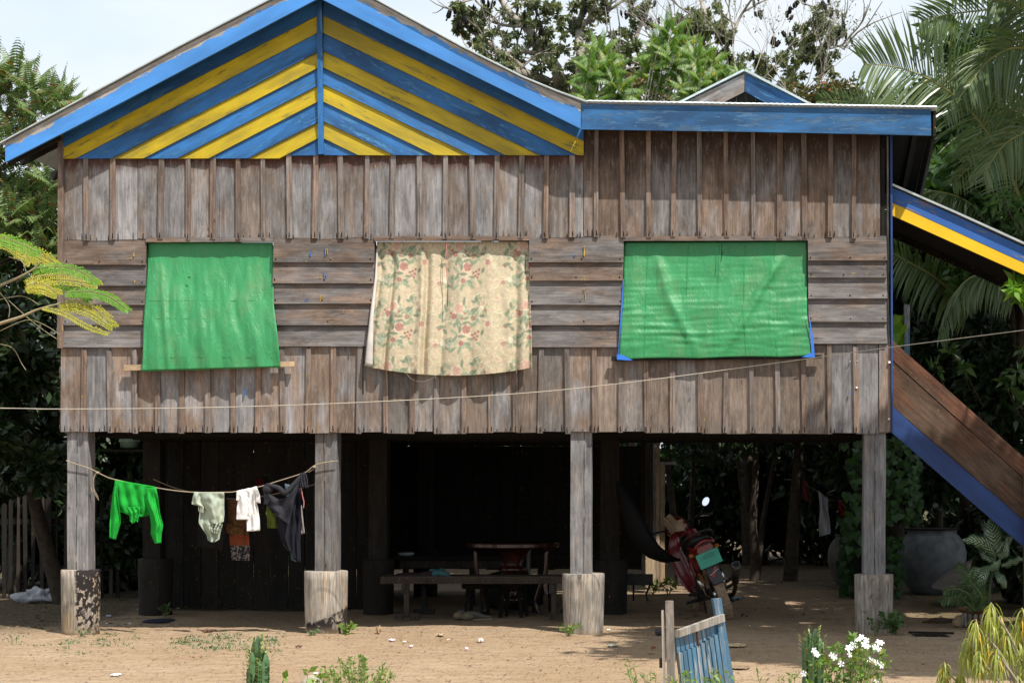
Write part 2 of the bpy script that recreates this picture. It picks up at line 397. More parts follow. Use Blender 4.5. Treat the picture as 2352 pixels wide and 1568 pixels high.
# ============================================================ house
H = thing('stilt_house', (-2.0, 3.0, 0), 'large weathered wooden house on stilts with blue and yellow striped gable', 'house')
def part(name, p): 
    o = bpy.data.objects.new(name, None); COL.objects.link(o); o.parent = p; WL[o.name] = WL[p.name].copy(); o.empty_display_size = .1; return o
J = lambda a: random.uniform(-a, a)
def pl(name, mat, parent, poly_px, yf, yb, d=(0, 0, 1), Y=0):
    pts = [P(a, b, Y) for a, b in poly_px]; m = MB(); m.prism([(p.x, p.z) for p in pts], yf, yb)
    return m.build(name, mat, parent, R=frame(d))
UB = [200,261,317,372,434,491,549,606,666,726,784,844,903,965,1024,1086,1142,1198,1255,1315,1370,1430,1490,1548,1607,1668,1730,1791,1847,1907,1961]
LB = [195,254,312,364,420,479,537,595,650,709,767,827,887,948,1004,1067,1128,1184,1243,1304,1366,1426,1485,1545,1609,1667,1726,1786,1846,1905,1966]
# dark sheathing just behind the boards so that joints read dark and the rooms are closed
wallU = part('upper_wall', H); wallB = part('window_band', H); wallL = part('lower_wall', H)
nail = MB()
def nailmark(x, y, yy, ln=None, wd=None, Yd=0):
    ln = ln or random.uniform(6, 16); wd = wd or random.uniform(1.2, 2.4); k = J(1.2)
    ps = [P(x-wd/2, y), P(x+wd/2, y), P(x+wd*.2+k, y-ln), P(x-wd*.2+k, y-ln)]
    nail.prism([(p.x, p.z) for p in ps], yy-.002, yy+.001)
def boards(centers, x0, x1, topf, botf, matf, parent, skipb=()):
    ed = [x0]+list(centers)+[x1]
    for i in range(len(ed)-1):
        a, b = ed[i]+.6, ed[i+1]-.6; xm = (a+b)/2; jj = J(2.5); yb_ = botf(xm)+jj
        pl('plank', matf(xm), parent, [(a+J(.6), yb_+J(.8)), (b+J(.6), yb_+J(.8)), (b+J(.6), topf(xm)), (a+J(.6), topf(xm))], -.012+J(.004), .012)
        for q in (a+11+J(3), b-9+J(3)): nailmark(q, yb_-1, -.019)
        if random.random() < .5: nailmark(xm+J(8), yb_-1, -.019, 7)
    for i, c in enumerate(centers):
        if c in skipb: continue
        t = J(2.0); y1 = botf(c)+random.choice([0, 1.5, 3, -1]); w2 = random.uniform(4.8, 6.2)
        tp = topf(c)+(random.choice([0, 0, 4, 7]) if parent is wallL else 0)
        split = random.random() < .35
        if split:
            pl('batten', M['batten'], parent, [(c-w2+t, y1), (c-.2+t, y1), (c-.2-t, tp), (c-w2-t, tp)], -.036, -.016)
            pl('batten', M['batten'], parent, [(c+.3+t, y1-J(2)), (c+w2+t, y1), (c+w2-t, tp), (c+.3-t, tp)], -.040, -.016)
        else: pl('batten', M['batten'], parent, [(c-w2+t, y1), (c+w2+t, y1), (c+w2-t, tp), (c-w2-t, tp)], -.038+J(.003), -.016)
        nailmark(c+t+J(2), y1-3, -.0415, 12, 2.2)
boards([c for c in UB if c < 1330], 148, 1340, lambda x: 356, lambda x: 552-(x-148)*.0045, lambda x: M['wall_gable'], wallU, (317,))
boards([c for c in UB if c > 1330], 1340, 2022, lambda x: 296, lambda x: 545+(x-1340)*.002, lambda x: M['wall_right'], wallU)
boards(LB, 140, 2018, lambda x: 799-(x-140)*.004, lambda x: 992+(x-140)*.001, lambda x: M['wall_low'] if x < 850 or x > 1880 else (M['wall_low_r'] if x > 1380 or random.random() < .5 else M['wall_low']), wallL)
pl('plank', M['wall_low'], wallL, [(2019, 992), (2045, 992), (2045, 792), (2019, 792)], -.02, .005)
# lap siding
secs = [(148, 337, [555, 609, 657, 701, 747, 798]), (629, 860, [546, 603, 651, 698, 747, 796]), (1216, 1432, [545, 603, 645, 701, 747, 797]), (1856, 2036, [546, 600, 639, 687, 740, 790])]
for (a, b, ys_) in secs:
    for i in range(5):
        s = J(1.2); m = MB(); q = [P(a+J(1), ys_[i+1]+J(.7)), P(b+J(1.5), ys_[i+1]+J(.7)), P(b+J(1), ys_[i]-4), P(a+J(1), ys_[i]-4)]
        m.prism([(p.x, p.z) for p in q], [-.042-.002*i, -.042-.002*i, -.008, -.008], [-.018, -.018, .01, .01])
        m.build('lap_board', M['lap'], wallB, R=RX)
        for xx in (a+6, b-7, (a+b)/2+J(20)):
            for yy in (ys_[i+1]-6, ): nailmark(xx+J(2), yy, -.042, 4+J(1), 3.4)
# lintels and corner trims
for (a, b, yy) in ((337, 629, 549), (860, 1217, 546), (1431, 1856, 546)):
    pl('lintel', M['batten'], wallB, [(a, yy+8), (b, yy+7), (b, yy-3), (a, yy-3)], -.03, .012, (1, 0, 0))
pl('corner_board', M['batten'], H, [(135, 800), (149, 800), (149.5, 312), (137, 312)], -.047, -.014)
pl('corner_board', M['blue_dk'], H, [(2046.5, 993), (2050, 993), (2048.5, 312), (2044, 312)], -.05, .08)
pl('corner_board', M['dark'], H, [(2024, 545), (2032, 545), (2032, 340), (2024, 340)], .0, .02)
pl('corner_board', M['wall'], H, [(2038, 992), (2043, 992), (2041, 312), (2037.5, 312)], .015, .06)
nail.build('nail_stains', M['cracks'], H)['kind'] = 'stuff'
# ragged ends of the side wall's boards
rg = MB()
for i in range(26):
    y = 845+i*5.6; x = 136.5+J(1.6); p = P(x, y); p2 = P(142, y+6.5); rg.prism([(p.x, p.z), (p2.x, p.z), (p2.x, p2.z), (p.x, p2.z)], .02+J(.008), .045)
rg.build('board_ends', M['batten'], H)['kind'] = 'stuff'
# structure behind: floor, sheathing, side and back walls
XL, XR = P(138, 0).x, P(2046, 0).x; ZF = P(0, 993).z; XM = P(1340, 0).x; ZT = P(0, 300).z; ZG = P(0, 360).z
def bx(name, mat, parent, x0, x1, y0, y1, z0, z1):
    m = MB(); m.box(((x0+x1)/2, (y0+y1)/2, (z0+z1)/2), (x1-x0, y1-y0, z1-z0)); return m.build(name, mat, parent)
w1a, w1b = P(338, 0).x, P(628, 0).x; w2a, w2b = P(862, 0).x, P(1215, 0).x; w3a, w3b = P(1433, 0).x, P(1854, 0).x
zwt, zwb = P(0, 552).z, P(0, 799).z
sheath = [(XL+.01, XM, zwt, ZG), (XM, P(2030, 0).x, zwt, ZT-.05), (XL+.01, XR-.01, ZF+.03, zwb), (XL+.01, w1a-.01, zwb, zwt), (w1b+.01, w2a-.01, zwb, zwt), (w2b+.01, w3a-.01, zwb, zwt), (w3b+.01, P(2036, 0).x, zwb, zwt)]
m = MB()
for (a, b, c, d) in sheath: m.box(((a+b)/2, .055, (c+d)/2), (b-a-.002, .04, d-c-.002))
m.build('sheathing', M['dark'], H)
# left wall, right wall and rear wall of vertical boards
def boardwall(name, a, b, z0, z1, mat, parent, wdt=.25, th=.03):
    a = Vector(a); b = Vector(b); d = b-a; n = max(1, int(d.length/wdt)); q = part(name, parent)
    for i in range(n):
        m = MB(); p0 = a+d*(i+.02)/n; p1 = a+d*(i+.98)/n; m.bar(Vector((p0.x, p0.y, 0)), Vector((p1.x, p1.y, 0)), th, z1-z0+J(.02)); 
        vs = [(x, y, z+(z0+z1)/2) for x, y, z in m.v]; m.v = vs
        m.build('plank', mat, q)
boardwall('left_wall', (XL+.03, .10), (XL+.03, 7.0), ZF, P(0, 330).z, M['wall'], H)
boardwall('right_wall', (XR-.03, .10), (XR-.03, 4.0), ZF, ZF+2.2, M['wall'], H)
boardwall('rear_wall', (XL+.03, 7.0), (XM, 7.0), ZF, ZG, M['wall'], H)
boardwall('rear_wall', (XM, 4.0), (XR, 4.0), ZF, ZF+2.1, M['wall'], H)
# floor: joists, bearers, boards
fl = part('floor', H)
for i in range(28):
    x0 = XL+.02+i*(XM-XL-.04)/28; bx('floor_board', M['dark2'], fl, x0+.003, x0+(XM-XL-.04)/28-.003, .09, 7.0, ZF+.06, ZF+.085)
for i in range(14):
    x0 = XM+i*(XR-XM-.02)/14; bx('floor_board', M['dark2'], fl, x0+.003, x0+(XR-XM-.02)/14-.003, .09, 4.0, ZF+.06, ZF+.085)
for yy in np.arange(.35, 6.9, .6): bx('joist', M['dark2'], fl, XL+.05, XM if yy > 4 else XR-.05, yy, yy+.05, ZF-.03, ZF+.058)
# posts on log stumps
def post(x0, x1, xs0, xs1, yt, yb, Y, crackx=None, label=None, dmat=None, side=.21):
    k = (DC+Y)/(DC*PM); q = thing_part('post', H); zt = CAMZ+(HYP-yt)*k
    X0, X1 = (x0-CXP)*k, (x1-CXP)*k; cx = ((xs0+xs1)/2-CXP)*k; r = (xs1-xs0)/2*k
    pm = dmat or M['post']; sm = dmat or M['stump']
    mm = MB(); n = 9; pts = []; Z0 = zt-.01; Z1 = ZF+.055
    for i in range(n):
        z = lerp(Z0, Z1, i/(n-1)); wv = noise.noise(Vector((X0, z*1.3, 0)))*.008
        for (a, b) in ((X0, 0), (X1, 0), (X1, side), (X0, side)): pts.append((a+wv, Y+b+.03, z))
    mm.grid(pts, 4, n, cu=True); mm.f.append(tuple(range(4*n-4, 4*n))); mm.mi.append(0)
    mm.build('shaft', pm, q)
    if dmat is None:
        cr_ = MB(); zz = Z0; xx = lerp(X0, X1, crackx or .5)
        while zz < Z1-.05:
            ln = random.uniform(.05, .16); xx2 = xx+J(.004); wd = random.uniform(.002, .006)
            cr_.prism([(xx-wd/2, zz), (xx+wd/2, zz), (xx2+wd/2, zz+ln), (xx2-wd/2, zz+ln)], Y+.0275+.0, Y+.034); xx = xx2; zz += ln*random.choice([1, 1, 1.0, 1.6])
            if abs(xx-lerp(X0, X1, crackx or .5)) > .012: xx = lerp(X0, X1, crackx or .5)
        cr_.build('crack', M['cracks'], q)['kind'] = 'stuff'
    st = MB(); prof = []; 
    for i in range(9):
        t = i/8; rr = r*(1-.07*(1-t)**1.5)+(.012 if t < .1 else 0); prof.append((rr, -.06+t*(zt+.06)))
    prof += [(r*.965, zt+.006), (r*.5, zt+.008), (.01, zt+.008)]
    st.lathe(prof, (cx, Y+.14, 0), 40, jit=.05)
    if label: pass
    so_ = st.build('stump', sm, q, smooth=True)
    return q, so_
def thing_part(name, parent): return part(name, parent)
def burnt(name, cfun):
    N = NT(name); v = N.co(); c, h = wood_col(N, v, (.30, .265, .225), (.33, .245, .16), .5, 1.5, .8)
    tcc = N.n('ShaderNodeTexCoord').outputs['Object']; x, y, z = N.sep(tcc)
    m_ = cfun(N, v, x, y, z); c = N.mix(m_, c, (.022, .018, .017)); ms = N.rng(z, -.33, -.2, .7, 0); c = N.mix(ms, c, (.27, .19, .12))
    return N.bsdf(c, .9, .2, nrm=N.bump(h, .45, .008))
def b1(N, v, x, y, z):
    n = N.noise(v, 16, 5, .65, .5); n3 = N.noise(N.scale(v, (28, 28, 22)), 1, 2)
    m = N.math('MULTIPLY', N.rng(N.math('ADD', x, N.math('MULTIPLY', N.math('SUBTRACT', n, .5), .12)), .0, .025), N.rng(N.math('ADD', n3, N.math('MULTIPLY', z, .25)), .43, .50))
    return m
def b2(N, v, x, y, z):
    n = N.noise(v, 14, 5, .65, .5)
    e = N.math('ADD', z, N.math('ADD', N.math('MULTIPLY', N.math('SUBTRACT', n, .5), .22), N.math('MULTIPLY', x, -.45)))
    return N.math('MULTIPLY', N.rng(e, -.12, -.15), N.rng(n, .62, .5))
def b3(N, v, x, y, z):
    n = N.noise(N.scale(v, (10, 10, 2)), 1, 5, .65, .5); return N.math('MULTIPLY', N.rng(n, .52, .62), .6)
def b4(N, v, x, y, z):
    n = N.noise(N.scale(v, (12, 12, 6)), 1, 5, .65, .5); return N.math('MULTIPLY', N.rng(n, .55, .68), .7)
PX = [(152, 192+8, 130, 219, 1310, 1455, .45, b1), (722, 772, 693, 793, 1313, 1452, .45, b2), (1310, 1358, 1290, 1386, 1319, 1450, .62, b3), (1985, 2035, 1964, 2055, 1321, 1447, .5, b4)]
for i, (a, b, c, d, yt, yb, cf, bf) in enumerate(PX):
    q, s = post(a, b, c, d, yt, yb, 0.0, cf); s.data.materials[0] = burnt('stump_wood_%s' % 'abcd'[i], bf)
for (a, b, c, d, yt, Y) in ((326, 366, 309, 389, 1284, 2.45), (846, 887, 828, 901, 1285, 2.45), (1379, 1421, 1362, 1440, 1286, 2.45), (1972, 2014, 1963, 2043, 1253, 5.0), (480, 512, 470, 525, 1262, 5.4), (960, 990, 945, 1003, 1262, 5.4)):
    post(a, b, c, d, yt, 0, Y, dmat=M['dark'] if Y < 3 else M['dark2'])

# gable stripes
GB = part('gable', H)
cL = [-10, 38, 78, 122, 159, 199, 236, 283, 320, 372]; cR = [-8, 39, 79, 120, 158, 196, 236, 281, 320, 372]
for side, cc, m_, xc in ((-1, cL, .518, 733), (1, cR, .481, 745)):
    for i in range(9):
        up = cc[i]-(70 if i == 0 else 3); lo = cc[i+1]
        mt = M['blue'] if i % 2 == 0 else M['yellow']
        far = 149 if side < 0 else 1341; xf = far-10 if side < 0 else far+10
        s = m_*abs(xf-xc)
        poly = [(xc, up), (xc, lo), (xf, lo+s), (xf, up+s)]
        poly = clip(poly, 0, 1, 366 if side < 0 else 358.5)
        if side < 0: poly = clip(poly, -1, 0, -149)
        else: poly = clip(poly, 1, 0, 1341)
        # keep under the barge
        if side < 0: poly = clip(poly, -.528, -1, -(.528*147+290))
        else: poly = clip(poly, .497, -1, -(17-12-.497*772))
        if len(poly) < 3: continue
        if i == 8: poly = clip(poly, 0, 1, 359)
        yf = []
        for (a, b) in poly:
            dd = (b-m_*abs(a-xc)-up)/(lo-up); yf.append(-.035-.022*max(0, min(1, dd)))
        pts = [P(a, b) for a, b in poly]; mm = MB(); mm.prism([(p.x, p.z) for p in pts], yf, -.018)
        mm.build('stripe_board', mt, GB, R=frame((1, 0, m_) if side < 0 else (1, 0, -m_)))
pl('king_strip', M['blue'], GB, [(735, 358), (747, 357), (743, -30), (731, -30)], -.085, -.035)
# barge boards
Yb = -.30
def strip(name, mat, parent, top, bot, y0, y1, d):
    n = len(top); mm = MB()
    for i in range(n-1):
        q = [P(*bot[i], Yb), P(*bot[i+1], Yb), P(*top[i+1], Yb), P(*top[i], Yb)]; 
        mm.prism([(p.x, p.z) for p in q], y0, y1)
    return mm.build(name, mat, parent, R=frame(d))
def sub(fn, a, b, n): return [(lerp(a, b, i/n), fn(lerp(a, b, i/n))) for i in range(n+1)]
ltop = lambda x: 329-(x-12)*.541 if x < 407 else 115-(x-407)*.533
strip('barge_board', M['barge'], H, [(12, 329), (200, 227.3), (407, 115), (630, 0), (738, -57)], [(12, 373), (200, 277), (407, 168), (630, 50), (738, -7)], Yb, Yb+.03, (-1, 0, -.53))
rt = [(738, -57), (861, 3), (960, 56), (1060, 112), (1200, 182), (1334, 238)]; rb = [(738, -2), (861, 61), (960, 110), (1060, 160), (1200, 229), (1334, 296)]
strip('barge_board', M['barge'], H, rt, rb, Yb, Yb+.03, (-1, 0, .5)).data
# fascia of the right part, in two lengths
strip('fascia_board', M['fascia'], H, [(1335.5, 239), (1740, 245.5), (2138, 252)], [(1335.5, 297), (1740, 303), (2139, 311)], Yb+.004, Yb+.032, (1, 0, 0))
# roofs (corrugated sheets)
def roof(name, edge, y0, y1, drop, th=.012, parent=H, corr=True):
    mm = MB(); ny = max(2, int(abs(y1-y0)/.038)) if corr else 2; nx = len(edge); pts = []
    for j in range(ny+1):
        t = j/ny; yy = lerp(y0, y1, t)
        for (x, y) in edge:
            p = P(x, y, Yb); pts.append((p.x, yy, p.z-drop*(yy-y0)+(.009*math.sin(j*math.pi/1.0) if False else (.008 if j % 2 else -.002) if corr else 0)))
    mm.grid(pts, nx, ny+1); o = mm.build(name, M['zinc'], parent)
    so_ = o.modifiers.new('thickness', 'SOLIDIFY'); so_.thickness = th; so_.offset = 1
    return o
roof('roof_sheet', [(2, 331), (407, 112), (630, -3), (738, -60)], Yb-.035, 7.4, 0)
roof('roof_sheet', [(738, -60), (861, 0), (1060, 109), (1200, 179), (1280, 212), (1348, 236.5)], Yb-.035, 7.4, 0)
# right roof falls to the back: corrugations run with the fall
mm = MB(); pts = []; nx = 120
for j, yy in enumerate((Yb-.03, .5, 1.3)):
    for i in range(nx+1):
        x = lerp(1349, 2151, i/nx); p = P(x, lerp(237, 250.5, i/nx), Yb); pts.append((p.x, yy, p.z-.40*(yy-Yb)+(.003 if i % 2 else 0)))
mm.grid(pts, nx+1, 3); o = mm.build('roof_sheet', M['zinc'], H); s_ = o.modifiers.new('thickness', 'SOLIDIFY'); s_.thickness = .012; s_.offset = 1
# side barge of the right roof and rafters
a = P(2144, 280, Yb); mm = MB()
mm.add([(a.x-.0, Yb+.035, P(0, 254, Yb).z), (a.x+.03, Yb+.035, P(0, 254, Yb).z), (a.x+.03, Yb+.035, P(0, 311, Yb).z), (a.x, Yb+.035, P(0, 311, Yb).z),
        (a.x-.0, 1.3, P(0, 254, Yb).z-.64), (a.x+.03, 1.3, P(0, 254, Yb).z-.64), (a.x+.03, 1.3, P(0, 311, Yb).z-.64), (a.x, 1.3, P(0, 311, Yb).z-.64)],
       [(0, 3, 2, 1), (4, 5, 6, 7), (0, 1, 5, 4), (1, 2, 6, 5), (2, 3, 7, 6), (3, 0, 4, 7)])
mm.build('side_barge', M['dark'], H)
mm = MB(); mm.grid([(x, yy, ZT+.165-.40*(yy-Yb)) for yy in (Yb+.04, 1.29) for x in (XM+.02, a.x)], 2, 2); o = mm.build('shade_soffit', M['dark2'], H); o.modifiers.new('thickness', 'SOLIDIFY').thickness = .01  # dark sheet added so the roof underside reads as black shade
pts = []; mm = MB()
for yy in (1.32, 4.1):
    for i in range(101): pts.append((lerp(XM, XR+.02, i/100), yy, ZT-.42-.12*(yy-1.3)+(.008 if i % 2 else 0)))
mm.grid(pts, 101, 2); o = mm.build('roof_sheet', M['zinc'], H); o.modifiers.new('thickness', 'SOLIDIFY').thickness = .012
for i in range(9):
    xx = lerp(XM+.1, XR+.25, i/8); mm = MB(); mm.bar((xx, Yb+.05, ZT+.12), (xx, 1.28, ZT+.12-.63), .05, .08); mm.build('rafter', M['dark'], H)
for yy in np.arange(.4, 7, .9):
    for s_, xa, ya, xb, yb2 in ((0, 12, 345, 738, -40), (1, 738, -40, 1334, 252)):
        mm = MB(); p = P(xa, ya+12); q = P(xb, yb2+12); mm.bar((p.x, yy, p.z), (q.x, yy, q.z), .05, .08); mm.build('rafter', M['dark'], H)
mm = MB(); p = P(30, 378); q = P(150, 318); mm.bar((p.x, -.18, p.z+.02), (q.x, -.18, q.z+.02), .04, .14); mm.build('rafter', M['dark'], H)
# rear little gable
RG = part('rear_gable', H); YR = 4.2
def plr(name, mat, poly, y0, y1, d): pts = [P(a, b, YR) for a, b in poly]; m = MB(); m.prism([(p.x, p.z) for p in pts], YR+y0, YR+y1); return m.build(name, mat, RG, R=frame(d))
plr('barge_board', M['wall'], [(1709.5, 172), (1709.5, 213), (1560, 288), (1470, 288)], -.05, -.02, (1, 0, .5))
plr('barge_board', M['blue'], [(1711, 172), (1711, 212), (1850, 290), (1950, 290)], -.05, -.02, (1, 0, -.5))
for i in range(14):
    x = 1560+i*22; hy = 195+abs(x+11-1711)*.52; plr('plank', M['dark'], [(x, 420), (x+21, 420), (x+21, hy), (x, hy)], .0, .03, (0, 0, 1))
for e in ([(1450, 297), (1709.5, 166.5)], [(1709.5, 166.5), (1960, 297)]):
    pts = []; mm = MB(); 
    for j in range(42):
        yy = YR-.09+j*.05
        for x, y in e: p = P(x, y, YR); pts.append((p.x, yy, p.z+(.008 if j % 2 else 0)))
    mm.grid(pts, 2, 42); o = mm.build('roof_sheet', M['zinc'], RG); s_ = o.modifiers.new('thickness', 'SOLIDIFY'); s_.thickness = .025; s_.offset = 1
for xx in (-.35, 1.5): bx('post', M['dark'], RG, xx, xx+.12, YR+.3, YR+.42, 3.4, 5.5)
for xx in (-.35, 1.5): bx('post', M['dark'], RG, xx, xx+.12, YR+1.7, YR+1.82, 2.0, 5.5)

# ground-floor partitions under the house
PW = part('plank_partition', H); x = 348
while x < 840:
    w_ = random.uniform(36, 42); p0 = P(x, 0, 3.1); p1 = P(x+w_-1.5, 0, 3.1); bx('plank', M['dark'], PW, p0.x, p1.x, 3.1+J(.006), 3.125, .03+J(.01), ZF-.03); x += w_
PR = part('rear_partition', H); x = 700; bx('light_block', M['dark2'], PR, P(700, 0, 6.7).x, P(1472, 0, 6.7).x, 6.68, 6.70, .32, ZF-.03)  # sheet added behind the planks to stop daylight showing through the slits
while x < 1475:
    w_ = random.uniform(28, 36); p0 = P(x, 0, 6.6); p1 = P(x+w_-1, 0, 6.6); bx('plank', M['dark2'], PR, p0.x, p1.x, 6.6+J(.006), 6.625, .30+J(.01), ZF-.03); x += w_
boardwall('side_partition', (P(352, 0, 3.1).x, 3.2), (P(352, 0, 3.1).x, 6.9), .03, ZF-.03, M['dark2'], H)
# narrow pale boards at the end of the rear partition
SB = part('screen_boards', H)
for (a, b, c, d, Y, mt) in ((1474, 1481, 995, 1345, 6.3, 'dark'), (1482, 1491, 995, 1345, 6.32, 'benchw'), (1492, 1499, 995, 1350, 6.28, 'benchw'), (1500, 1506, 995, 1348, 6.33, 'wall'), (1507, 1515, 995, 1352, 6.2, 'tan'), (1516.5, 1527, 1066, 1352, 6.5, 'tan'), (1483, 1506, 1255, 1356, 6.1, 'tan')):
    p0 = P(a, c, Y); p1 = P(b, d, Y); bx('screen_board', M[mt], SB, p0.x, p1.x, Y, Y+.03, max(p1.z, .01), min(p0.z, ZF+.0))
p0 = P(1513, 1060, 6.15); p1 = P(1553, 1067, 6.15); bx('crosspiece', M['wall'], SB, p0.x, p1.x, 6.12, 6.15, p1.z, p0.z)

# window battens (the boards the cloths are tied to)
pl('sill_batten', M['tan'], H, [(292, 852), (680, 842), (680, 831), (292, 839)], -.10, -.062, (1, 0, 0))
pl('sill_batten', M['dark'], H, [(1405, 830), (1886, 824), (1886, 816), (1405, 820)], -.09, -.058, (1, 0, 0))
for (a, b) in ((w1a, w1b), (w2a, w2b), (w3a, w3b)):
    for (c, d) in ((a-.012, a+.0), (b-.0, b+.012)): bx('window_jamb', M['dark'], H, c, d, .0, .06, zwb, zwt-.01)

# stair roof and staircase to the right
ST = part('stair_roof', H)
def pls(name, mat, poly, y0, y1, d=(1, 0, -.44), par=ST): pts = [P(a, b) for a, b in poly]; m = MB(); m.prism([(p.x, p.z) for p in pts], y0, y1); return m.build(name, mat, par, R=frame(d))
pls('fascia_board', M['stairb'], [(2051, 427), (2051, 461), (2352, 599), (2470, 653), (2470, 617), (2352, 563), (2200, 493)], .10, .13)
pls('fascia_board', M['stairy'], [(2051, 461.6), (2051, 491), (2352, 626), (2470, 678), (2470, 653.6), (2352, 599.6)], .102, .13)
pts = []; mm = MB()
for j in range(30):
    yy = .06+j*.045
    for x, y in [(2050, 423.5), (2200, 489), (2352, 558), (2475, 616)]: p = P(x, y); pts.append((p.x, yy, p.z+(.008 if j % 2 else 0)))
mm.grid(pts, 4, 30); o = mm.build('roof_sheet', M['zinc'], ST); s_ = o.modifiers.new('thickness', 'SOLIDIFY'); s_.thickness = .02; s_.offset = 1
mm = MB(); mm.prism([(P(x, y).x, P(x, y).z) for x, y in [(2052, 470), (2052, 475), (2470, 664), (2470, 658)]], .14, 1.33); mm.build('shade_soffit', M['dark2'], ST)
pls('fascia_board', M['dark2'], [(2052, 440), (2052, 491), (2470, 680), (2470, 630)], 1.335, 1.36)
SS = part('staircase', H); ys0 = .45
def pq(name, mat, poly, y0, y1, d=(1, 0, -.87)): pts = [P(a, b, ys0) for a, b in poly]; m = MB(); m.prism([(p.x, p.z) for p in pts], y0, y1); return m.build(name, mat, SS, R=frame(d))
pq('stringer', M['stairbrown'], [(2040, 772), (2040, 818), (2352, 1098), (2420, 1160), (2420, 1112), (2352, 1050), (2075, 804)], ys0, ys0+.04)
pq('stringer', M['stairbrown'], [(2040, 820), (2040, 922), (2096, 973), (2347, 1189), (2420, 1251), (2420, 1162), (2352, 1100)], ys0+.006, ys0+.04)
pq('stringer_edge', M['blue_dk'], [(2040, 923), (2040, 986), (2305, 1216), (2420, 1314), (2420, 1253), (2347, 1191), (2096, 975)], ys0-.004, ys0+.036)
pq('stringer', M['stairbrown'], [(2040, 830), (2040, 935), (2420, 1270), (2420, 1165)], ys0+.95, ys0+.99)
for i in range(11):
    x = 2060+i*33; p = P(x, 880+i*29, ys0); bx('tread', M['stairbrown'], SS, p.x, p.x+.22, ys0+.045, ys0+.945, p.z, p.z+.03)
p = P(2347, 1085, ys0); bx('newel_post', M['stairbrown'], SS, p.x+.01, p.x+.11, ys0-.1, ys0-.01, 0, p.z)
p = P(2077, 742, 1.2); bx('rail_post', M['gateb'], SS, p.x, p.x+.06, 1.2, 1.26, P(0, 830, 1.2).z, p.z+.2)
# flecks of paper stuck on the wall
fm = MB()
for (x, y, s) in ((2042, 832, 2.6), (1967, 890, 2.2), (2041, 962, 2), (1952, 830, 1), (1969, 829, 1)):
    a = P(x-s, y-s); b = P(x+s, y+s); fm.prism([(a.x, b.z), (b.x, b.z+.002), (b.x-.003, a.z), (a.x, a.z-.003)], -.046, -.02)
fm.build('paper_flecks', M['white'], H)['kind'] = 'stuff'
# paint drips on the lap boards
for (nm, col, pts_) in (('yellow_paint_drips', (.55, .36, .02), [(310, 590, 10), (302, 596, 4), (311, 650, 6), (752, 585, 14), (764, 596, 5), (735, 694, 12), (738, 640, 5), (1344, 590, 22), (1341, 588, 10), (1345, 692, 14), (1344, 645, 4), (1344, 665, 3), (144, 600, 18), (150, 655, 10), (280, 795, 5), (328, 795, 5), (540, 770, 4)]),
                        ('blue_paint_drips', (.06, .18, .55), [(748, 590, 20), (715, 590, 9), (748, 640, 18), (706, 693, 10), (704, 694, 5), (1320, 592, 6), (563, 910, 16), (1965-14, 905, 5), (1600-12, 905, 4)])):
    mm = MB()
    for (x, y, ln) in pts_:
        for k in range(2):
            xx = x+J(3); w_ = random.uniform(.3, .75); l2 = ln*random.uniform(.4, 1.3); a = P(xx, y); b = P(xx+w_, y-l2); mm.prism([(a.x, a.z), (b.x, a.z), (b.x, b.z), (a.x, b.z)], -.0465, -.03)
    mm.build(nm, plain(nm, col, .5), H)['kind'] = 'stuff'
# ============================================================ curtains over the window openings
def sheet(name, mat, parent, Lp, Rp, Yf, nu=60, nv=60, th=.004, foldf=None, topf=None, botf=None, colf=None, label=None, smooth=True):
    """cloth between a left and a right outline (px); Yf(u, v) -> depth; v=0 top"""
    pts = []; 
    for j in range(nv):
        v = j/(nv-1); a = polyline(Lp, v); b = polyline(Rp, v)
        for i in range(nu):
            u = i/(nu-1); x = lerp(a[0], b[0], u); y = lerp(a[1], b[1], u)
            if botf: y += botf(u)*v
            if topf: y += topf(u)*(1-v)
            pts.append(P(x, y, Yf(u, v)))
    m = MB(); m.grid(pts, nu, nv); m.f = [f[::-1] for f in m.f]
    o = m.build(name, mat, parent, smooth=smooth)
    if th:
        s = o.modifiers.new('thickness', 'SOLIDIFY'); s.thickness = th; s.offset = 0
    return o
def tarp_mat(name, col):
    N = NT(name); v = N.co(False); x, y, z = N.sep(v)
    wr = N.noise(N.scale(v, (1, 1, .32)), 11, 6, .68, 1.2); cr_ = N.noise(v, 60, 3, .6); blo = N.noise(v, 2.2, 4, .6); fine = N.noise(N.scale(v, (300, 60, 300)), 1, 2)
    du = N.noise(N.scale(v, (1, 1, .6)), 5, 6, .7); c = N.mix(N.rng(blo, .35, .68, 0, .6), col, tuple(q*.72 for q in col)); c = N.mix(N.rng(du, .48, .72, 0, .30), c, (.20, .23, .12))
    c = N.mix(N.rng(wr, .55, .75, 0, .35), c, (.12, .36, .18)); c = N.mix(N.rng(cr_, .62, .74, 0, .45), c, (.32, .34, .16))
    N.bsdf(c, .42, .45, nrm=N.bump(N.math('ADD', wr, N.math('MULTIPLY', cr_, .12)), .6, .02))
    t = N.n('ShaderNodeBsdfTranslucent'); N.set(t.inputs[0], c); ms = N.n('ShaderNodeMixShader'); ms.inputs[0].default_value = .12
    N.l(N.b.outputs[0], ms.inputs[1]); N.l(t.outputs[0], ms.inputs[2]); N.l(ms.outputs[0], N.out.inputs[0]); return N.m
TG = tarp_mat('green_tarpaulin', (.035, .275, .095)); TB = plain('blue_tarpaulin', (.03, .16, .62), .5)
def sm(a, b, t): t = max(0, min(1, (t-a)/(b-a))); return t*t*(3-2*t)
def nz(x, y, s=0): return noise.noise(Vector((x, y, s)))
T1 = thing('window_cloth', P(486, 850, -.08), 'green plastic tarpaulin hung over the leftmost window with a small hole', 'tarpaulin', 'cloths hung over the windows')
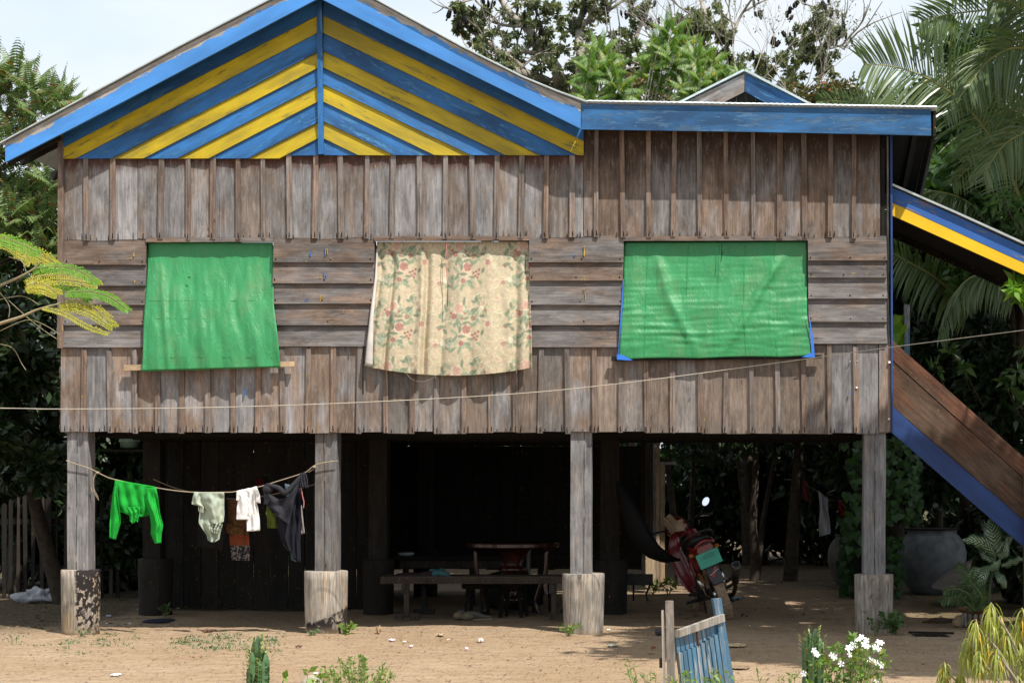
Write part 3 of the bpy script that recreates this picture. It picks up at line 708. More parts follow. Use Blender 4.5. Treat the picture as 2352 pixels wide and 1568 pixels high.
def y1(u, v):
    d = lerp(.045, -.14, sm(.0, .93, v)); a = min(1, v*3)
    f = .010*math.sin(u*34+2.2*math.sin(v*3))*a*(.4+.6*v)+.016*nz(u*9+v*1.2, v*2.1, 1)*a+.012*nz(u*22, v*5, 4)*a
    fold = -.03*math.exp(-((u-(.10+.10*v))/.025)**2)*sm(.05, .5, v)
    return d+f*1.1+fold
sheet('sheet', TG, T1, [(340, 557), (337, 640), (330, 740), (328, 820), (326, 851)], [(627, 557), (628, 640), (629, 700), (638, 770), (644, 842)], y1, 90, 90, botf=lambda u: 0)
m = MB(); m.ell(P(434, 637, -.045), (.016, .006, .006), n=10, m=5); m.build('tear', M['cracks'], T1)
m = MB(); q = [P(636, 830), P(650, 832), P(649, 842), P(640, 842)]; m.prism([(p.x, p.z) for p in q], -.125, -.12); m.build('blue_corner', TB, T1)
m = MB(); m.tube([P(lerp(326, 644, t), lerp(851, 842, t)+.8*math.sin(t*20), -.118) for t in np.linspace(0, 1, 30)], .008, 6); m.build('rolled_hem', TG, T1, smooth=True)
for yy in (691, 731, 818):   # creases where the sheet was folded
    m = MB(); m.tube([P(lerp(341, 625, t), yy+(yy-700)*.02+J(.5), y1(.03+.94*t, (yy-557)/292)-.002) for t in np.linspace(0, 1, 40)], .0018, 4); m.build('crease', TG, T1)
T3 = thing('window_cloth', P(1645, 826, -.08), 'green plastic tarpaulin with blue edges hung over the right window', 'tarpaulin', 'cloths hung over the windows')
def y3(u, v):
    d = lerp(.045, -.10, sm(0, 1, v)); a = min(1, v*4)*min(1, .3+(1-v)*3)
    f = 0
    for (uc, sl, am, wd) in ((.13, .28, .034, .03), (.06, .0, .015, .03), (.93, -.42, .036, .028), (.35, 0, .006, .01), (.52, 0, .008, .012), (.66, 0, .006, .01), (.80, 0, .008, .012)):
        f -= am*math.exp(-((u-uc-sl*v-.025*nz(v*3, uc*9))/wd)**2)*sm(0, .25, v)*(1-.4*v)
    f += .010*nz(u*7, v*8, 2)+.008*nz(u*6+3, v*30, 5)*(.3+v)+.006*math.sin(v*95+4*nz(u*5, v*2))*sm(.25, .8, v)*.22
    return d+f*a
sheet('sheet', TG, T3, [(1434, 557), (1432, 640), (1427, 740), (1422, 826)], [(1853, 555), (1854, 640), (1854, 720), (1864, 819)], y3, 110, 90, botf=lambda u: -2.5*abs(math.sin(u*7.5)))
m = MB()
for i in range(14):
    t = i/14; t2 = (i+1)/14; q = [P(lerp(1431, 1419, t), lerp(640, 827, t), -.05), P(lerp(1433, 1424, t), lerp(640, 827, t), -.05), P(lerp(1433, 1424, t2), lerp(640, 827, t2), -.05), P(lerp(1431, 1419, t2), lerp(640, 827, t2), -.05)]
    m.prism([(p.x, p.z) for p in q], -.035-.06*t, -.03-.06*t)
m.prism([(p.x, p.z) for p in (P(1418, 815), P(1432, 817), P(1455, 829), P(1440, 829), P(1418, 827))], -.112, -.108)
m.build('blue_edge', TB, T3)
m = MB(); m.prism([(p.x, p.z) for p in (P(1856, 720), P(1866, 775), P(1870, 822), P(1840, 822), P(1862, 811), P(1860, 770))], -.112, -.108); m.build('blue_edge', TB, T3)
for uu in (.13, .35, .52, .66, .82):
    m = MB(); m.tube([P(lerp(1434-12*v, 1853+11*v*sm(.5, 1, v), uu), lerp(557, 824, v), y3(uu, v)-.003) for v in np.linspace(.02, .97, 40)], .0038, 5); m.build('crease', TG, T3)
m = MB(); m.tube([P(1658, 553, -.03), P(1658, 580, -.045), P(1656, 600, -.05)], .003, 5); m.tube([P(1659, 578, -.05), P(1655, 604, -.05)], [.006, .002], 5); m.build('tie', M['cracks'], T3)

# floral curtain: the print is stamped into a colour attribute on a fine grid
T2 = thing('window_cloth', P(1030, 855, -.08), 'beige curtain printed with pink roses and green leaves over the middle window', 'curtain', 'cloths hung over the windows')
NU, NV = 340, 290
def y2(u, v):
    d = lerp(.04, -.13, sm(0, 1, v)**.8); a = sm(0, .12, v)
    f = 0
    for (uc, sl, am, wd) in ((.035, -.01, .03, .018), (.115, .0, .04, .016), (.335, .01, .055, .022), (.30, .03, -.03, .025), (.47, -.02, .02, .02), (.60, .03, .02, .03), (.92, -.02, .035, .025), (.98, 0, .03, .02), (.78, .05, .015, .04)):
        f += 1.7*am*math.exp(-((u-uc-sl*v)/wd)**2)*(.45+.55*v)
    f += .012*math.sin(u*31)*a+.012*nz(u*8, v*3, 9)*a+.006*nz(u*30, v*12, 3)*a
    return d+f*a
cur = sheet('curtain', None, T2, [(866, 555), (862, 640), (852, 720), (842, 790), (838, 840)], [(1214, 555), (1216, 620), (1219, 700), (1221, 780), (1222, 845)], y2, NU, NV, botf=lambda u: 20*math.sin(math.pi*min(1, max(0, u*1.02)))**.8)
Wc, Hc = 3.55, 2.9    # print space: ~100 px units
U, V = np.meshgrid(np.linspace(0, Wc, NU), np.linspace(0, Hc, NV))
img = np.zeros((NV, NU, 3)); img[:] = (.47, .395, .275)
r_ = np.random.default_rng(5)
Xs = [(-.15+1.47*i, -.35+1.35*j) for i in range(4) for j in range(4)]
DU, DV = Wc/(NU-1), Hc/(NV-1)
def win(cx, cy, r):
    a0, a1 = int(max(0, (cx-r)/DU)), int(min(NU, (cx+r)/DU+2)); b0, b1 = int(max(0, (cy-r)/DV)), int(min(NV, (cy+r)/DV+2))
    return None if a1 <= a0 or b1 <= b0 else (slice(b0, b1), slice(a0, a1))
def blend(w_, mask, c):
    m_ = np.clip(mask, 0, 1)[..., None]; img[w_] = img[w_]*(1-m_)+np.array(c)*m_
def leafst(cx, cy, ang, ln, wd, c):
    w_ = win(cx+math.cos(ang)*ln/2, cy+math.sin(ang)*ln/2, ln*.6+wd)
    if w_ is None: return
    x = (U[w_]-cx)*math.cos(ang)+(V[w_]-cy)*math.sin(ang); y = -(U[w_]-cx)*math.sin(ang)+(V[w_]-cy)*math.cos(ang)
    t = np.clip(x/ln, 0, 1); q = wd*np.sin(np.pi*t)**.8
    blend(w_, ((x > 0) & (x < ln))*np.clip((q-np.abs(y))/.008+.5, 0, 1)*.95, c)
def fern(cx, cy, ang, ln, c, n=9, curve=.5):
    a = ang; x, y = cx, cy
    for k in range(n):
        x += math.cos(a)*ln/n; y += math.sin(a)*ln/n; a += curve/n
        s = .22*ln*(1-.6*k/n)
        leafst(x, y, a+.9, s, .018, c); leafst(x, y, a-.9, s, .018, c)
def flower(cx, cy, r, c1, c2, n=6, ring=True):
    w_ = win(cx, cy, r*1.5)
    if w_ is None: return
    dx, dy = U[w_]-cx, V[w_]-cy; d = np.hypot(dx, dy); th = np.arctan2(dy, dx); e = r*(1+.16*np.cos(n*th))
    blend(w_, np.clip((e*1.16-d)/.01+.5, 0, 1)*.6, (.70, .60, .46)); blend(w_, np.clip((e-d)/.01+.5, 0, 1), c1)
    if ring:
        for q in (.78, .5, .25): blend(w_, np.clip((.014-np.abs(d-e*q+.03*r*np.sin(3*th+9*q)))/.008+.5, 0, 1)*.8, c2)
def scroll(cx, cy, r, a0, a1, c, wd=.012):
    w_ = win(cx, cy, r+.03)
    if w_ is None: return
    d = np.abs(np.hypot(U[w_]-cx, V[w_]-cy)-r); th = np.mod(np.arctan2(V[w_]-cy, U[w_]-cx)-a0, 2*np.pi)
    blend(w_, (th < a1)*np.clip((wd-d)/.008+.5, 0, 1)*.75, c)
PK, PK2, MR, MR2, CRM = (.56, .40, .30), (.47, .27, .22), (.27, .085, .08), (.36, .15, .13), (.66, .54, .40)
GG = [(.12, .19, .13), (.17, .25, .16), (.24, .31, .21), (.10, .15, .10)]
base_leaf = [(r_.uniform(-.42, .42), r_.uniform(-.5, .55), r_.uniform(0, 6.3), r_.uniform(.12, .22), k % 4) for k in range(62)]
bits = [(r_.uniform(0, 1.47), r_.uniform(0, 1.35), r_.uniform(0, 6.3), r_.uniform(.03, .2), k) for k in range(260)]
for (X0, Y0) in Xs:
    for (bx_, by_, an, sz_, k) in bits:
        if k % 3 == 0: scroll(X0+bx_, Y0+by_, .04+sz_, an, 1+sz_*10, [(.66, .56, .40), (.60, .48, .36), (.42, .38, .22), (.34, .36, .23)][k % 4], .008)
        elif k % 3 == 1: leafst(X0+bx_, Y0+by_, an, .05+sz_*.3, .012, [(.27, .33, .21), (.62, .53, .38), (.36, .38, .25), (.46, .26, .2)][k % 4])
        elif sz_ < .1: flower(X0+bx_, Y0+by_, .018, [(.66, .56, .44), MR2, (.36, .40, .30)][k % 3], MR, 5, False)
    fern(X0+.75, Y0+.95, -2.3, .45, GG[0], 10, .6); fern(X0+.75, Y0+.6, 2.7, .42, GG[2], 9, .7); fern(X0+.95, Y0+.15, .7, .55, GG[1], 11, .8); fern(X0+.55, Y0+1.1, 2.9, .36, GG[1], 9, -.5); fern(X0+1.25, Y0+.9, -1.2, .5, (.42, .40, .27), 11, .6); fern(X0+1.2, Y0+.2, 1.6, .4, (.60, .52, .38), 10, .9); fern(X0+.3, Y0+.3, .3, .3, GG[2], 8, .5)
    for (lx_, ly_, an, ln_, k) in base_leaf: leafst(X0+.72+lx_, Y0+.78+ly_, an, ln_, .034, GG[k])
    def rose(cx, cy, r, c1, c2, c3):
        r *= 1.05
        flower(cx, cy, r, c1, c2, 5, False)
        for q in range(5): a_ = q*1.26+cx; flower(cx+.45*r*math.cos(a_), cy+.45*r*math.sin(a_), r*.5, c1 if q % 2 else c2, c3, 3)
        flower(cx, cy, r*.42, c2, c3, 4); flower(cx, cy, r*.16, c3, c1, 5, False)
    rose(X0+.62, Y0+.45, .10, PK, (.66, .46, .35), PK2); rose(X0+.52, Y0+.62, .06, MR2, PK2, MR); flower(X0+.38, Y0+.65, .035, MR2, PK, 5)
    rose(X0+.80, Y0+.90, .095, PK2, MR2, MR); rose(X0+.95, Y0+.66, .06, (.52, .42, .28), (.4, .26, .18), (.22, .14, .10))
    rose(X0+.70, Y0+1.2, .05, PK2, MR2, MR); flower(X0+.30, Y0+1.2, .055, (.34, .40, .33), (.64, .58, .46), 8); flower(X0+.15, Y0+1.26, .055, (.68, .56, .48), MR2, 5); flower(X0+.45, Y0+1.23, .045, (.38, .44, .36), (.2, .27, .22), 7)
    for (fx, fy_) in ((1.0, 1.0), (1.05, 1.06), (.98, 1.09), (1.07, .96), (1.03, 1.13), (.94, 1.03), (.76, .56), (.70, .66), (.45, .55), (1.22, .5), (.2, .9)): flower(X0+fx, Y0+fy_, .022, PK2, MR, 5)
    rose(X0+1.28, Y0+.8, .06, (.58, .44, .32), PK2, MR2); rose(X0+1.15, Y0+.35, .05, (.62, .48, .36), PK2, (.4, .3, .2))
img = np.clip(img*.80+np.array((.47, .40, .285))*.20, 0, 1)
ca = cur.data.color_attributes.new('print', 'FLOAT_COLOR', 'POINT')
ca.data.foreach_set('color', np.concatenate([img.reshape(-1, 3), np.ones((NU*NV, 1))], 1).astype(np.float32).ravel())
N = NT('floral_print'); v = N.co(False); at = N.n('ShaderNodeAttribute', attribute_name='print'); fi = N.noise(v, 40, 3)
N.bsdf(N.mix(1, at.outputs[0], N.rng(fi, .3, .7, .9, 1.1), 'MULTIPLY'), .8, .25, nrm=N.bump(N.noise(N.scale(v, (1, 1, .5)), 22, 4, .6, .6), .5, .01))
t = N.n('ShaderNodeBsdfTranslucent'); N.set(t.inputs[0], at.outputs[0]); ms = N.n('ShaderNodeMixShader'); ms.inputs[0].default_value = .1
N.l(N.b.outputs[0], ms.inputs[1]); N.l(t.outputs[0], ms.inputs[2]); N.l(ms.outputs[0], N.out.inputs[0]); cur.data.materials.clear(); cur.data.materials.append(N.m)
lin = cloth('white_lining', (.62, .58, .54)); 
sheet('lining', lin, T2, [(864, 572), (860, 640), (849, 730), (838, 838)], [(868, 572), (866, 640), (858, 730), (856, 841)], lambda u, v: y2(0, v)-.006-.012*u*(1-u)*4, 6, 40)
m = MB(); pk = plain('pink_cord', (.42, .16, .15), .8); m.tube(smoothpath([P(1026, 558, -.02), P(1024, 600, -.06), P(1027, 645, -.08), P(1029, 662, -.09)], 12), .0035, 5); m.tube(smoothpath([P(1029, 560, -.02), P(1028, 610, -.06), P(1029, 655, -.09)], 12), .0025, 5); m.build('cord', pk, T2)
m = MB(); m.tube(smoothpath([P(1029, 655, -.095), P(1028, 680, -.10), P(1027, 705, -.11)], 8), .0035, 5); m.build('cord', M['cracks'], T2)
m = MB()
m.tube(smoothpath([P(891, 846, -.13), P(906, 850, -.13), P(918, 846, -.13)], 10), .0012, 4); m.tube(smoothpath([P(930, 852, -.13), P(945, 870, -.12), P(968, 876, -.12), P(990, 870, -.12), P(1004, 858, -.13)], 16), .0012, 4)
for xx, yy in ((1111, 856), (1000, 862), (1186, 848), (1221, 842)): m.tube([P(xx, yy, -.13), P(xx+1, yy+9, -.13)], .0012, 4)
m.build('loose_threads', cloth('thread', (.6, .55, .45)), T2)['kind'] = 'stuff'

# ============================================================ cable across the yard
m = MB(); m.tube(smoothpath([P(-500, 933, -.9), P(0, 937, -.9), P(137, 939, -.9), P(460, 936, -.9), P(800, 925, -.9), P(1170, 905, -.9), P(1420, 881, -.9), P(1720, 842, -.9), P(2048, 797, -.9), P(2352, 758, -.9), P(2700, 712, -.9)], 80), .004, 6)
tag(m.build('overhead_cable', plain('cable', (.42, .38, .31), .6), smooth=True), 'thin pale cable strung across the front of the house', 'cable')

# ============================================================ front clothesline and washing
YC = -.02
lp = [(152, 1057), (165, 1062), (207, 1076), (235, 1090), (265, 1101), (361, 1120), (436, 1129.5), (515, 1130), (543, 1128), (597, 1117), (640, 1104), (688, 1089), (704, 1083), (722, 1069), (745, 1062), (776, 1058)]
def lineY(x): return -.02 if 160 < x < 715 else -.0
m = MB(); m.tube(smoothpath([P(x, y, .0 if (205 < x < 722) else -.012) for x, y in lp], 90), .0055, 6)
CLN = thing('clothesline', P(440, 1130, 0), 'knotted rope clothesline tied between the two left posts', 'clothesline')
m.build('rope', M['rope'], CLN, smooth=True)
m = MB(); m.ell(P(224, 1085, -.01), (.02, .014, .014), n=8, m=6); m.ell(P(722, 1072, -.015), (.018, .014, .012), n=8, m=6); m.build('knot', M['rope'], CLN)['kind'] = 'stuff'
m = MB()
for k in range(4): m.tube(smoothpath([P(220+J(1), 1086, -.01), P(215+J(1), 1100, -.012), P(214+J(2), 1120, -.01), P(222+J(3), 1138, -.012), P(224+J(4), 1146+J(3), -.01)], 14), .002, 4)
m.tube(smoothpath([P(209, 1080, -.01), P(209, 1110, 0), P(210, 1122, 0), P(212, 1131, 0)], 8), [.002]*5+[.004]*4, 4)
for k in range(3): m.tube(smoothpath([P(704, 1083, -.0), P(712, 1081+J(2), 0), P(722, 1076+J(3), 0)], 6), .0015, 4)
m.build('frayed_end', M['rope'], CLN)['kind'] = 'stuff'
def knit(name, col):
    N = NT(name); v = N.co(False); x, y, z = N.sep(v); wv = N.math('SINE', N.math('MULTIPLY', x, 620.)); wh = N.math('SINE', N.math('MULTIPLY', z, 520.)); wr = N.noise(v, 14, 4, .6, .5)
    k_ = N.math('MULTIPLY', wv, wh); c = N.mix(N.rng(k_, -1, 1), tuple(q*.8 for q in col), tuple(min(q*1.15, 1) for q in col))
    N.bsdf(c, .8, .2, nrm=N.bump(N.math('ADD', N.math('MULTIPLY', wv, .2), wr), .7, .012))
    t = N.n('ShaderNodeBsdfTranslucent'); N.set(t.inputs[0], c); ms = N.n('ShaderNodeMixShader'); ms.inputs[0].default_value = .25
    N.l(N.b.outputs[0], ms.inputs[1]); N.l(t.outputs[0], ms.inputs[2]); N.l(ms.outputs[0], N.out.inputs[0]); return N.m
KG = knit('green_knit', (.018, .43, .05))
def fy(Y0, amp=.012, fu=18, fv=2, s=0, bul=0): return lambda u, v: Y0+amp*math.sin(u*fu+s+1.3*math.sin(v*4+s))*sm(0, .2, v)+amp*.9*nz(u*5+s, v*4, s)*sm(0, .15, v)-bul*math.sin(math.pi*u)
S1 = thing('green_sweater', P(313, 1248, -.02), 'bright green knitted sweater hanging from the clothesline', 'sweater', 'washing on the front line')
sheet('body', KG, S1, [(264, 1101), (265, 1130), (266, 1160), (272, 1172), (288, 1178)], [(357, 1117), (352, 1150), (352, 1165), (340, 1182), (330, 1184)], fy(-.02, .016, 22, 2, 1), 50, 40, botf=lambda u: 3*math.sin(u*9))
sheet('back_panel', KG, S1, [(266, 1120), (275, 1165), (292, 1180)], [(352, 1120), (346, 1170), (335, 1183)], fy(.03, .01, 9, 2, 3), 24, 20)
sheet('collar', KG, S1, [(290, 1164), (297, 1180), (298, 1199)], [(322, 1164), (321, 1178), (316, 1199)], fy(-.045, .012, 16, 1, 2), 24, 24, botf=lambda u: -3*math.cos(u*8))
sheet('sleeve', KG, S1, [(264, 1104), (258, 1140), (254, 1175), (252, 1205), (251.5, 1234)], [(271, 1108), (270, 1140), (275, 1172), (277, 1200), (266, 1239)], fy(-.045, .018, 9, 2, 0, .02), 24, 50, botf=lambda u: 0)
sheet('sleeve', KG, S1, [(336, 1120), (332, 1150), (343, 1178), (347, 1205), (346, 1225), (356, 1248)], [(359, 1120), (364, 1150), (367, 1178), (375, 1206), (371, 1228), (370, 1246)], fy(-.05, .022, 8, 3, 2, .025), 26, 60)
MT = cloth('mint_cloth', (.36, .44, .37), (.40, .44, .34), bump=.6)
S2 = thing('hanging_shirt', P(480, 1240, -.02), 'pale mint green shirt bunched over the clothesline, second from left', 'shirt', 'washing on the front line')
sheet('sleeve', MT, S2, [(446, 1129), (442, 1145), (440, 1157), (455, 1160), (457, 1175)], [(466, 1130), (468, 1145), (470, 1158), (473, 1166), (468, 1179)], fy(-.03, .014, 8, 1, 1), 20, 24)
sheet('body', MT, S2, [(465, 1130), (463, 1145), (470, 1165), (482, 1190), (484, 1201)], [(515, 1130), (515, 1150), (515, 1175), (514, 1195), (513, 1198)], fy(-.045, .02, 7, 2, 3, .03), 44, 40, botf=lambda u: 3*math.sin(u*3.1))
sheet('back_panel', MT, S2, [(462, 1150), (458, 1180), (456, 1200), (468, 1218), (475, 1228), (478, 1240)], [(500, 1150), (505, 1185), (511, 1205), (506, 1225), (504, 1238), (495, 1243)], fy(-.01, .02, 12, 2, 5, .02), 40, 50, botf=lambda u: 3*math.sin(u*3.1))
sheet('pocket', MT, S2, [(480, 1201), (480, 1215), (484, 1222)], [(510, 1199), (506, 1215), (500, 1226)], fy(-.05, .02, 22, 2, 5), 24, 16)
def printed(name):
    N = NT(name); v = N.co(False); vo = N.n('ShaderNodeTexVoronoi'); N.set(vo.inputs['Vector'], N.vmath('ADD', N.scale(v, (32, 32, 32)), N.scale(N.n('ShaderNodeTexNoise').outputs[1], (1, 1, 1)))); vo.feature = 'DISTANCE_TO_EDGE'
    c = N.mix(N.rng(vo.outputs[0], .03, .07), (.42, .40, .41), (.80, .78, .76)); return N.bsdf(c, .8, .2, nrm=N.bump(N.noise(v, 22, 4), .4, .01))
WS = printed('white_printed_cotton')
S3 = thing('hanging_shirt', P(571, 1220, -.02), 'small white short-sleeved shirt with grey print, third from left on the clothesline', 'shirt', 'washing on the front line')
sheet('front_panel', WS, S3, [(545, 1127), (547, 1145), (544, 1165), (543, 1193)], [(572, 1120), (574, 1145), (573, 1170), (571, 1193)], fy(-.045, .01, 7, 1, 2, .01), 24, 30)
sheet('front_panel', WS, S3, [(570, 1121), (570, 1150), (567, 1180), (567, 1220)], [(589, 1117), (590, 1150), (596, 1190), (597, 1218)], fy(-.02, .014, 10, 2, 4), 24, 30)
sheet('sleeve', WS, S3, [(543, 1127), (543, 1140), (543, 1149)], [(558, 1123), (552, 1140), (548, 1151)], fy(-.05, .006), 10, 12); sheet('sleeve', WS, S3, [(582, 1118), (588, 1135), (589, 1153)], [(589, 1116), (597, 1138), (598, 1156)], fy(-.05, .01), 10, 14)
m = MB()
for k in range(6): m.lathe([(.006, -.003), (.006, .003)], P(571+.3*k, 1130+11*k, -.056), 8, Matrix.Rotation(R_(90), 3, 'X'))
m.build('buttons', plain('button', (.3, .3, .3), .4), S3)['kind'] = 'stuff'
BKC = cloth('charcoal_jersey', (.028, .028, .036), (.022, .022, .03), bump=.5); NV_ = cloth('navy_cloth', (.011, .012, .022), bump=.4)
S4 = thing('hanging_shirt', P(655, 1190, -.02), 'knotted charcoal shirt slung between two points of the clothesline', 'shirt', 'washing on the front line')
sheet('body', BKC, S4, [(608, 1122), (606, 1140), (612, 1160), (626, 1177)], [(696, 1090), (688, 1112), (676, 1150), (664, 1205)], fy(-.045, .02, 11, 2, 1, .02), 50, 40, topf=lambda u: 38*math.sin(math.pi*u)**1.2)
m = MB(); m.ell(P(615, 1122, -.05), (.055, .035, .05), n=14, m=9); m.tube(smoothpath([P(612, 1112, -.06), P(640, 1120, -.08), P(655, 1132, -.07), P(675, 1112, -.05), P(694, 1090, -.03)], 16), [.016+.012*math.sin(math.pi*k/16) for k in range(17)], 8); m.build('knot', BKC, S4, smooth=True)['kind'] = 'stuff'
sheet('sleeve', BKC, S4, [(689, 1086), (689, 1110), (690, 1119)], [(702, 1084), (707, 1100), (708, 1121)], fy(-.05, .008), 14, 14); sheet('sleeve', BKC, S4, [(604, 1125), (607, 1150), (606, 1158)], [(616, 1125), (618, 1150), (614, 1160)], fy(-.06, .008), 12, 14)
m = MB(); m.tube(smoothpath([P(692, 1121, -.04), P(695, 1140, -.04), P(698, 1152, -.04), P(697, 1166, -.04)], 10), .005, 5); m.build('drawstring', pk, S4)
S5 = thing('hanging_trousers', P(665, 1290, .0), 'dark navy trousers hanging behind the knotted charcoal shirt', 'trousers', 'washing on the front line')
sheet('leg', NV_, S5, [(634, 1150), (636, 1200), (645, 1240), (662, 1266)], [(680, 1150), (676, 1200), (668, 1230), (668, 1268)], fy(.03, .015, 9, 2, 1), 24, 30)
sheet('leg', NV_, S5, [(668, 1120), (668, 1200), (672, 1240), (674, 1283)], [(690, 1120), (693, 1200), (690, 1245), (691, 1293)], fy(.045, .012, 9, 2, 4), 20, 30)
S6 = thing('hanging_cloth', P(620, 1215, .06), 'olive green cloth hanging behind the dark washing', 'cloth', 'washing on the front line')
sheet('cloth', cloth('olive_cloth', (.10, .13, .018)), S6, [(614, 1150), (610, 1180), (614, 1192), (614, 1212)], [(640, 1150), (640, 1190), (638, 1213)], fy(.06, .015, 8, 2, 1), 16, 22)
S7 = thing('hanging_cloth', P(672, 1290, .06), 'pale grey-blue cloth strip hanging below the dark trousers', 'cloth', 'washing on the front line')
sheet('cloth', cloth('greyblue_cloth', (.08, .12, .15)), S7, [(654, 1110), (664, 1235), (669, 1285)], [(668, 1113), (676, 1240), (681, 1290)], fy(.075, .01, 5, 2, 1), 10, 26)
S8 = thing('hanging_cloth', P(686, 1225, .06), 'white cloth corner hanging beside the dark trousers', 'cloth', 'washing on the front line')
sheet('cloth', cloth('offwhite_cloth', (.34, .30, .28)), S8, [(688, 1160), (690, 1200), (690, 1227)], [(693, 1160), (697, 1200), (700, 1224)], fy(.055, .01, 5, 2, 1), 8, 14)
def batik(name):
    N = NT(name); v = N.co(False); x, y, z = N.sep(v); n = N.noise(v, 45, 3, .7); b = N.noise(v, 8, 2)
    c = N.mix(N.rng(n, .5, .62), (.10, .042, .012), (.16, .10, .05)); bands = N.math('ABSOLUTE', N.math('ADD', z, .13)); c = N.mix(N.rng(bands, .075, .07), c, (.22, .055, .025)); c = N.mix(N.rng(N.math('ADD', z, .19), .03, .02), c, N.mix(N.rng(n, .5, .55), (.02, .02, .028), (.25, .22, .2)))
    return N.bsdf(c, .85, .2, nrm=N.bump(n, .3, .01))
S9 = thing('hanging_sarong', P(548, 1288, 1.2), 'brown and orange patterned sarong hanging behind the shirts', 'sarong')
sheet('cloth', batik('batik'), S9, [(522, 1146), (525, 1200), (527, 1240), (533, 1286)], [(562, 1146), (568, 1200), (573, 1240), (574, 1287)], fy(1.2, .012, 9, 2, 1), 24, 30); sheet('folded_corner', batik('batik_border'), S9, [(508, 1195), (508, 1206), (512, 1221)], [(560, 1215), (560, 1225), (561, 1236)], fy(1.17, .006), 20, 10)
m = MB(); m.tube(smoothpath([P(352, 1100, 1.25), P(420, 1125, 1.25), P(540, 1145, 1.22), P(660, 1128, 1.22), P(745, 1105, 1.3)], 30), .004, 5); tag(m.build('clothesline', M['rope']), 'thin dim rope behind the washing carrying the brown sarong', 'clothesline')
m = MB(); m.box(P(401-8, 1098, 1.5), (.012, .012, .09)); 
for (nm, lab, colr, a, b, Y) in (('hanging_cloth', 'black cloth hanging in the gloom behind the mint shirt', (.01, .01, .011), [(462, 1140), (455, 1200), (452, 1256)], [(520, 1140), (520, 1200), (512, 1262)], 1.1),):
    o = sheet(nm, cloth('black_cloth', colr), None, a, b, fy(Y, .012, 9, 2, 1), 16, 20); tag(o, lab, 'cloth')
o = sheet('hanging_bag', cloth('dark_red_cloth', (.07, .006, .008)), None, [(586, 1098), (583, 1108), (588, 1122)], [(602, 1096), (608, 1106), (612, 1118)], fy(3.03, .01), 8, 8); tag(o, 'small dark red cloth bag hung on the plank partition', 'bag')
o = sheet('hammock', cloth('black_hammock', (.006, .006, .007)), None, [(1425, 1090), (1466, 1160), (1500, 1228), (1525, 1300), (1545, 1296)], [(1430, 1082), (1474, 1152), (1520, 1240), (1548, 1290), (1552, 1292)], lambda u, v: 2.3-.5*u*math.sin(math.pi*v), 10, 40)
bpy.data.objects.remove(o)
# hammock: slung from a post into the dark, a deep black bag of cloth
m = MB(); pts = []; n1 = 40
for i in range(n1+1):
    t = i/n1; c0 = polyline([(1418, 1105), (1440, 1150), (1460, 1190), (1480, 1228), (1506, 1262), (1535, 1280), (1562, 1285)], t)
    wd = .03+.24*math.sin(math.pi*min(1, t*1.02))**.7
    for j in range(9):
        a = j/8*math.pi; pc = P(c0[0], c0[1], 2.0); pts.append(pc+Vector((wd*.55*(.3-math.sin(a)), math.cos(a)*wd*1.2, -wd*(math.sin(a)-.3)*.55)))
m.grid(pts, 9, n1+1); o = m.build('hammock', cloth('black_hammock_cloth', (.005, .005, .006), tr=.02), smooth=True); o.modifiers.new('t', 'SOLIDIFY').thickness = .006
tag(o, 'black cloth hammock slung under the floor beside the motorbike', 'hammock')

# ============================================================ rear right washing line
YB2 = 9.0
m = MB(); m.tube(smoothpath([P(1800, 1100, YB2), P(1832, 1105, YB2), P(1878, 1128, YB2), P(1905, 1146, YB2), P(1945, 1148, YB2), P(1968, 1145, YB2), P(2010, 1120, YB2)], 30), .006, 5); tag(m.build('clothesline', M['rope']), 'far washing line in the dark behind the motorbike', 'clothesline')
for (nm, lab, cat, colr, a, b) in (('hanging_shirt', 'dull red shirt at the left end of the far washing line', 'shirt', (.30, .09, .075), [(1842, 1102), (1840, 1130), (1840, 1142)], [(1855, 1106), (1861, 1135), (1862, 1155)]),
        ('hanging_trousers', 'shiny pale grey trousers on the far washing line', 'trousers', (.75, .76, .82), [(1879, 1126), (1884, 1165), (1881, 1200), (1882, 1232)], [(1901, 1143), (1902, 1170), (1906, 1200), (1908, 1225)]),
        ('hanging_shirt', 'red shirt hanging right of the pale grey trousers', 'shirt', (.5, .025, .02), [(1926, 1150), (1925, 1170), (1926, 1184)], [(1942, 1150), (1944, 1170), (1945, 1184)]),
        ('hanging_cloth', 'small white cloth on the far washing line above the red shirt', 'cloth', (.5, .48, .46), [(1925, 1147), (1930, 1156), (1933, 1166)], [(1942, 1149), (1946, 1158), (1949, 1167)]),
        ('hanging_cloth', 'greyish cloth at the right end of the far washing line', 'cloth', (.35, .40, .45), [(1952, 1148), (1955, 1160), (1955, 1170)], [(1965, 1145), (1969, 1158), (1968, 1170)])):
    o = sheet(nm, cloth(nm+'_far', colr, bump=.9), None, a, b, fy(YB2, .05, 9, 2, 1), 20, 30); tag(o, lab, cat)
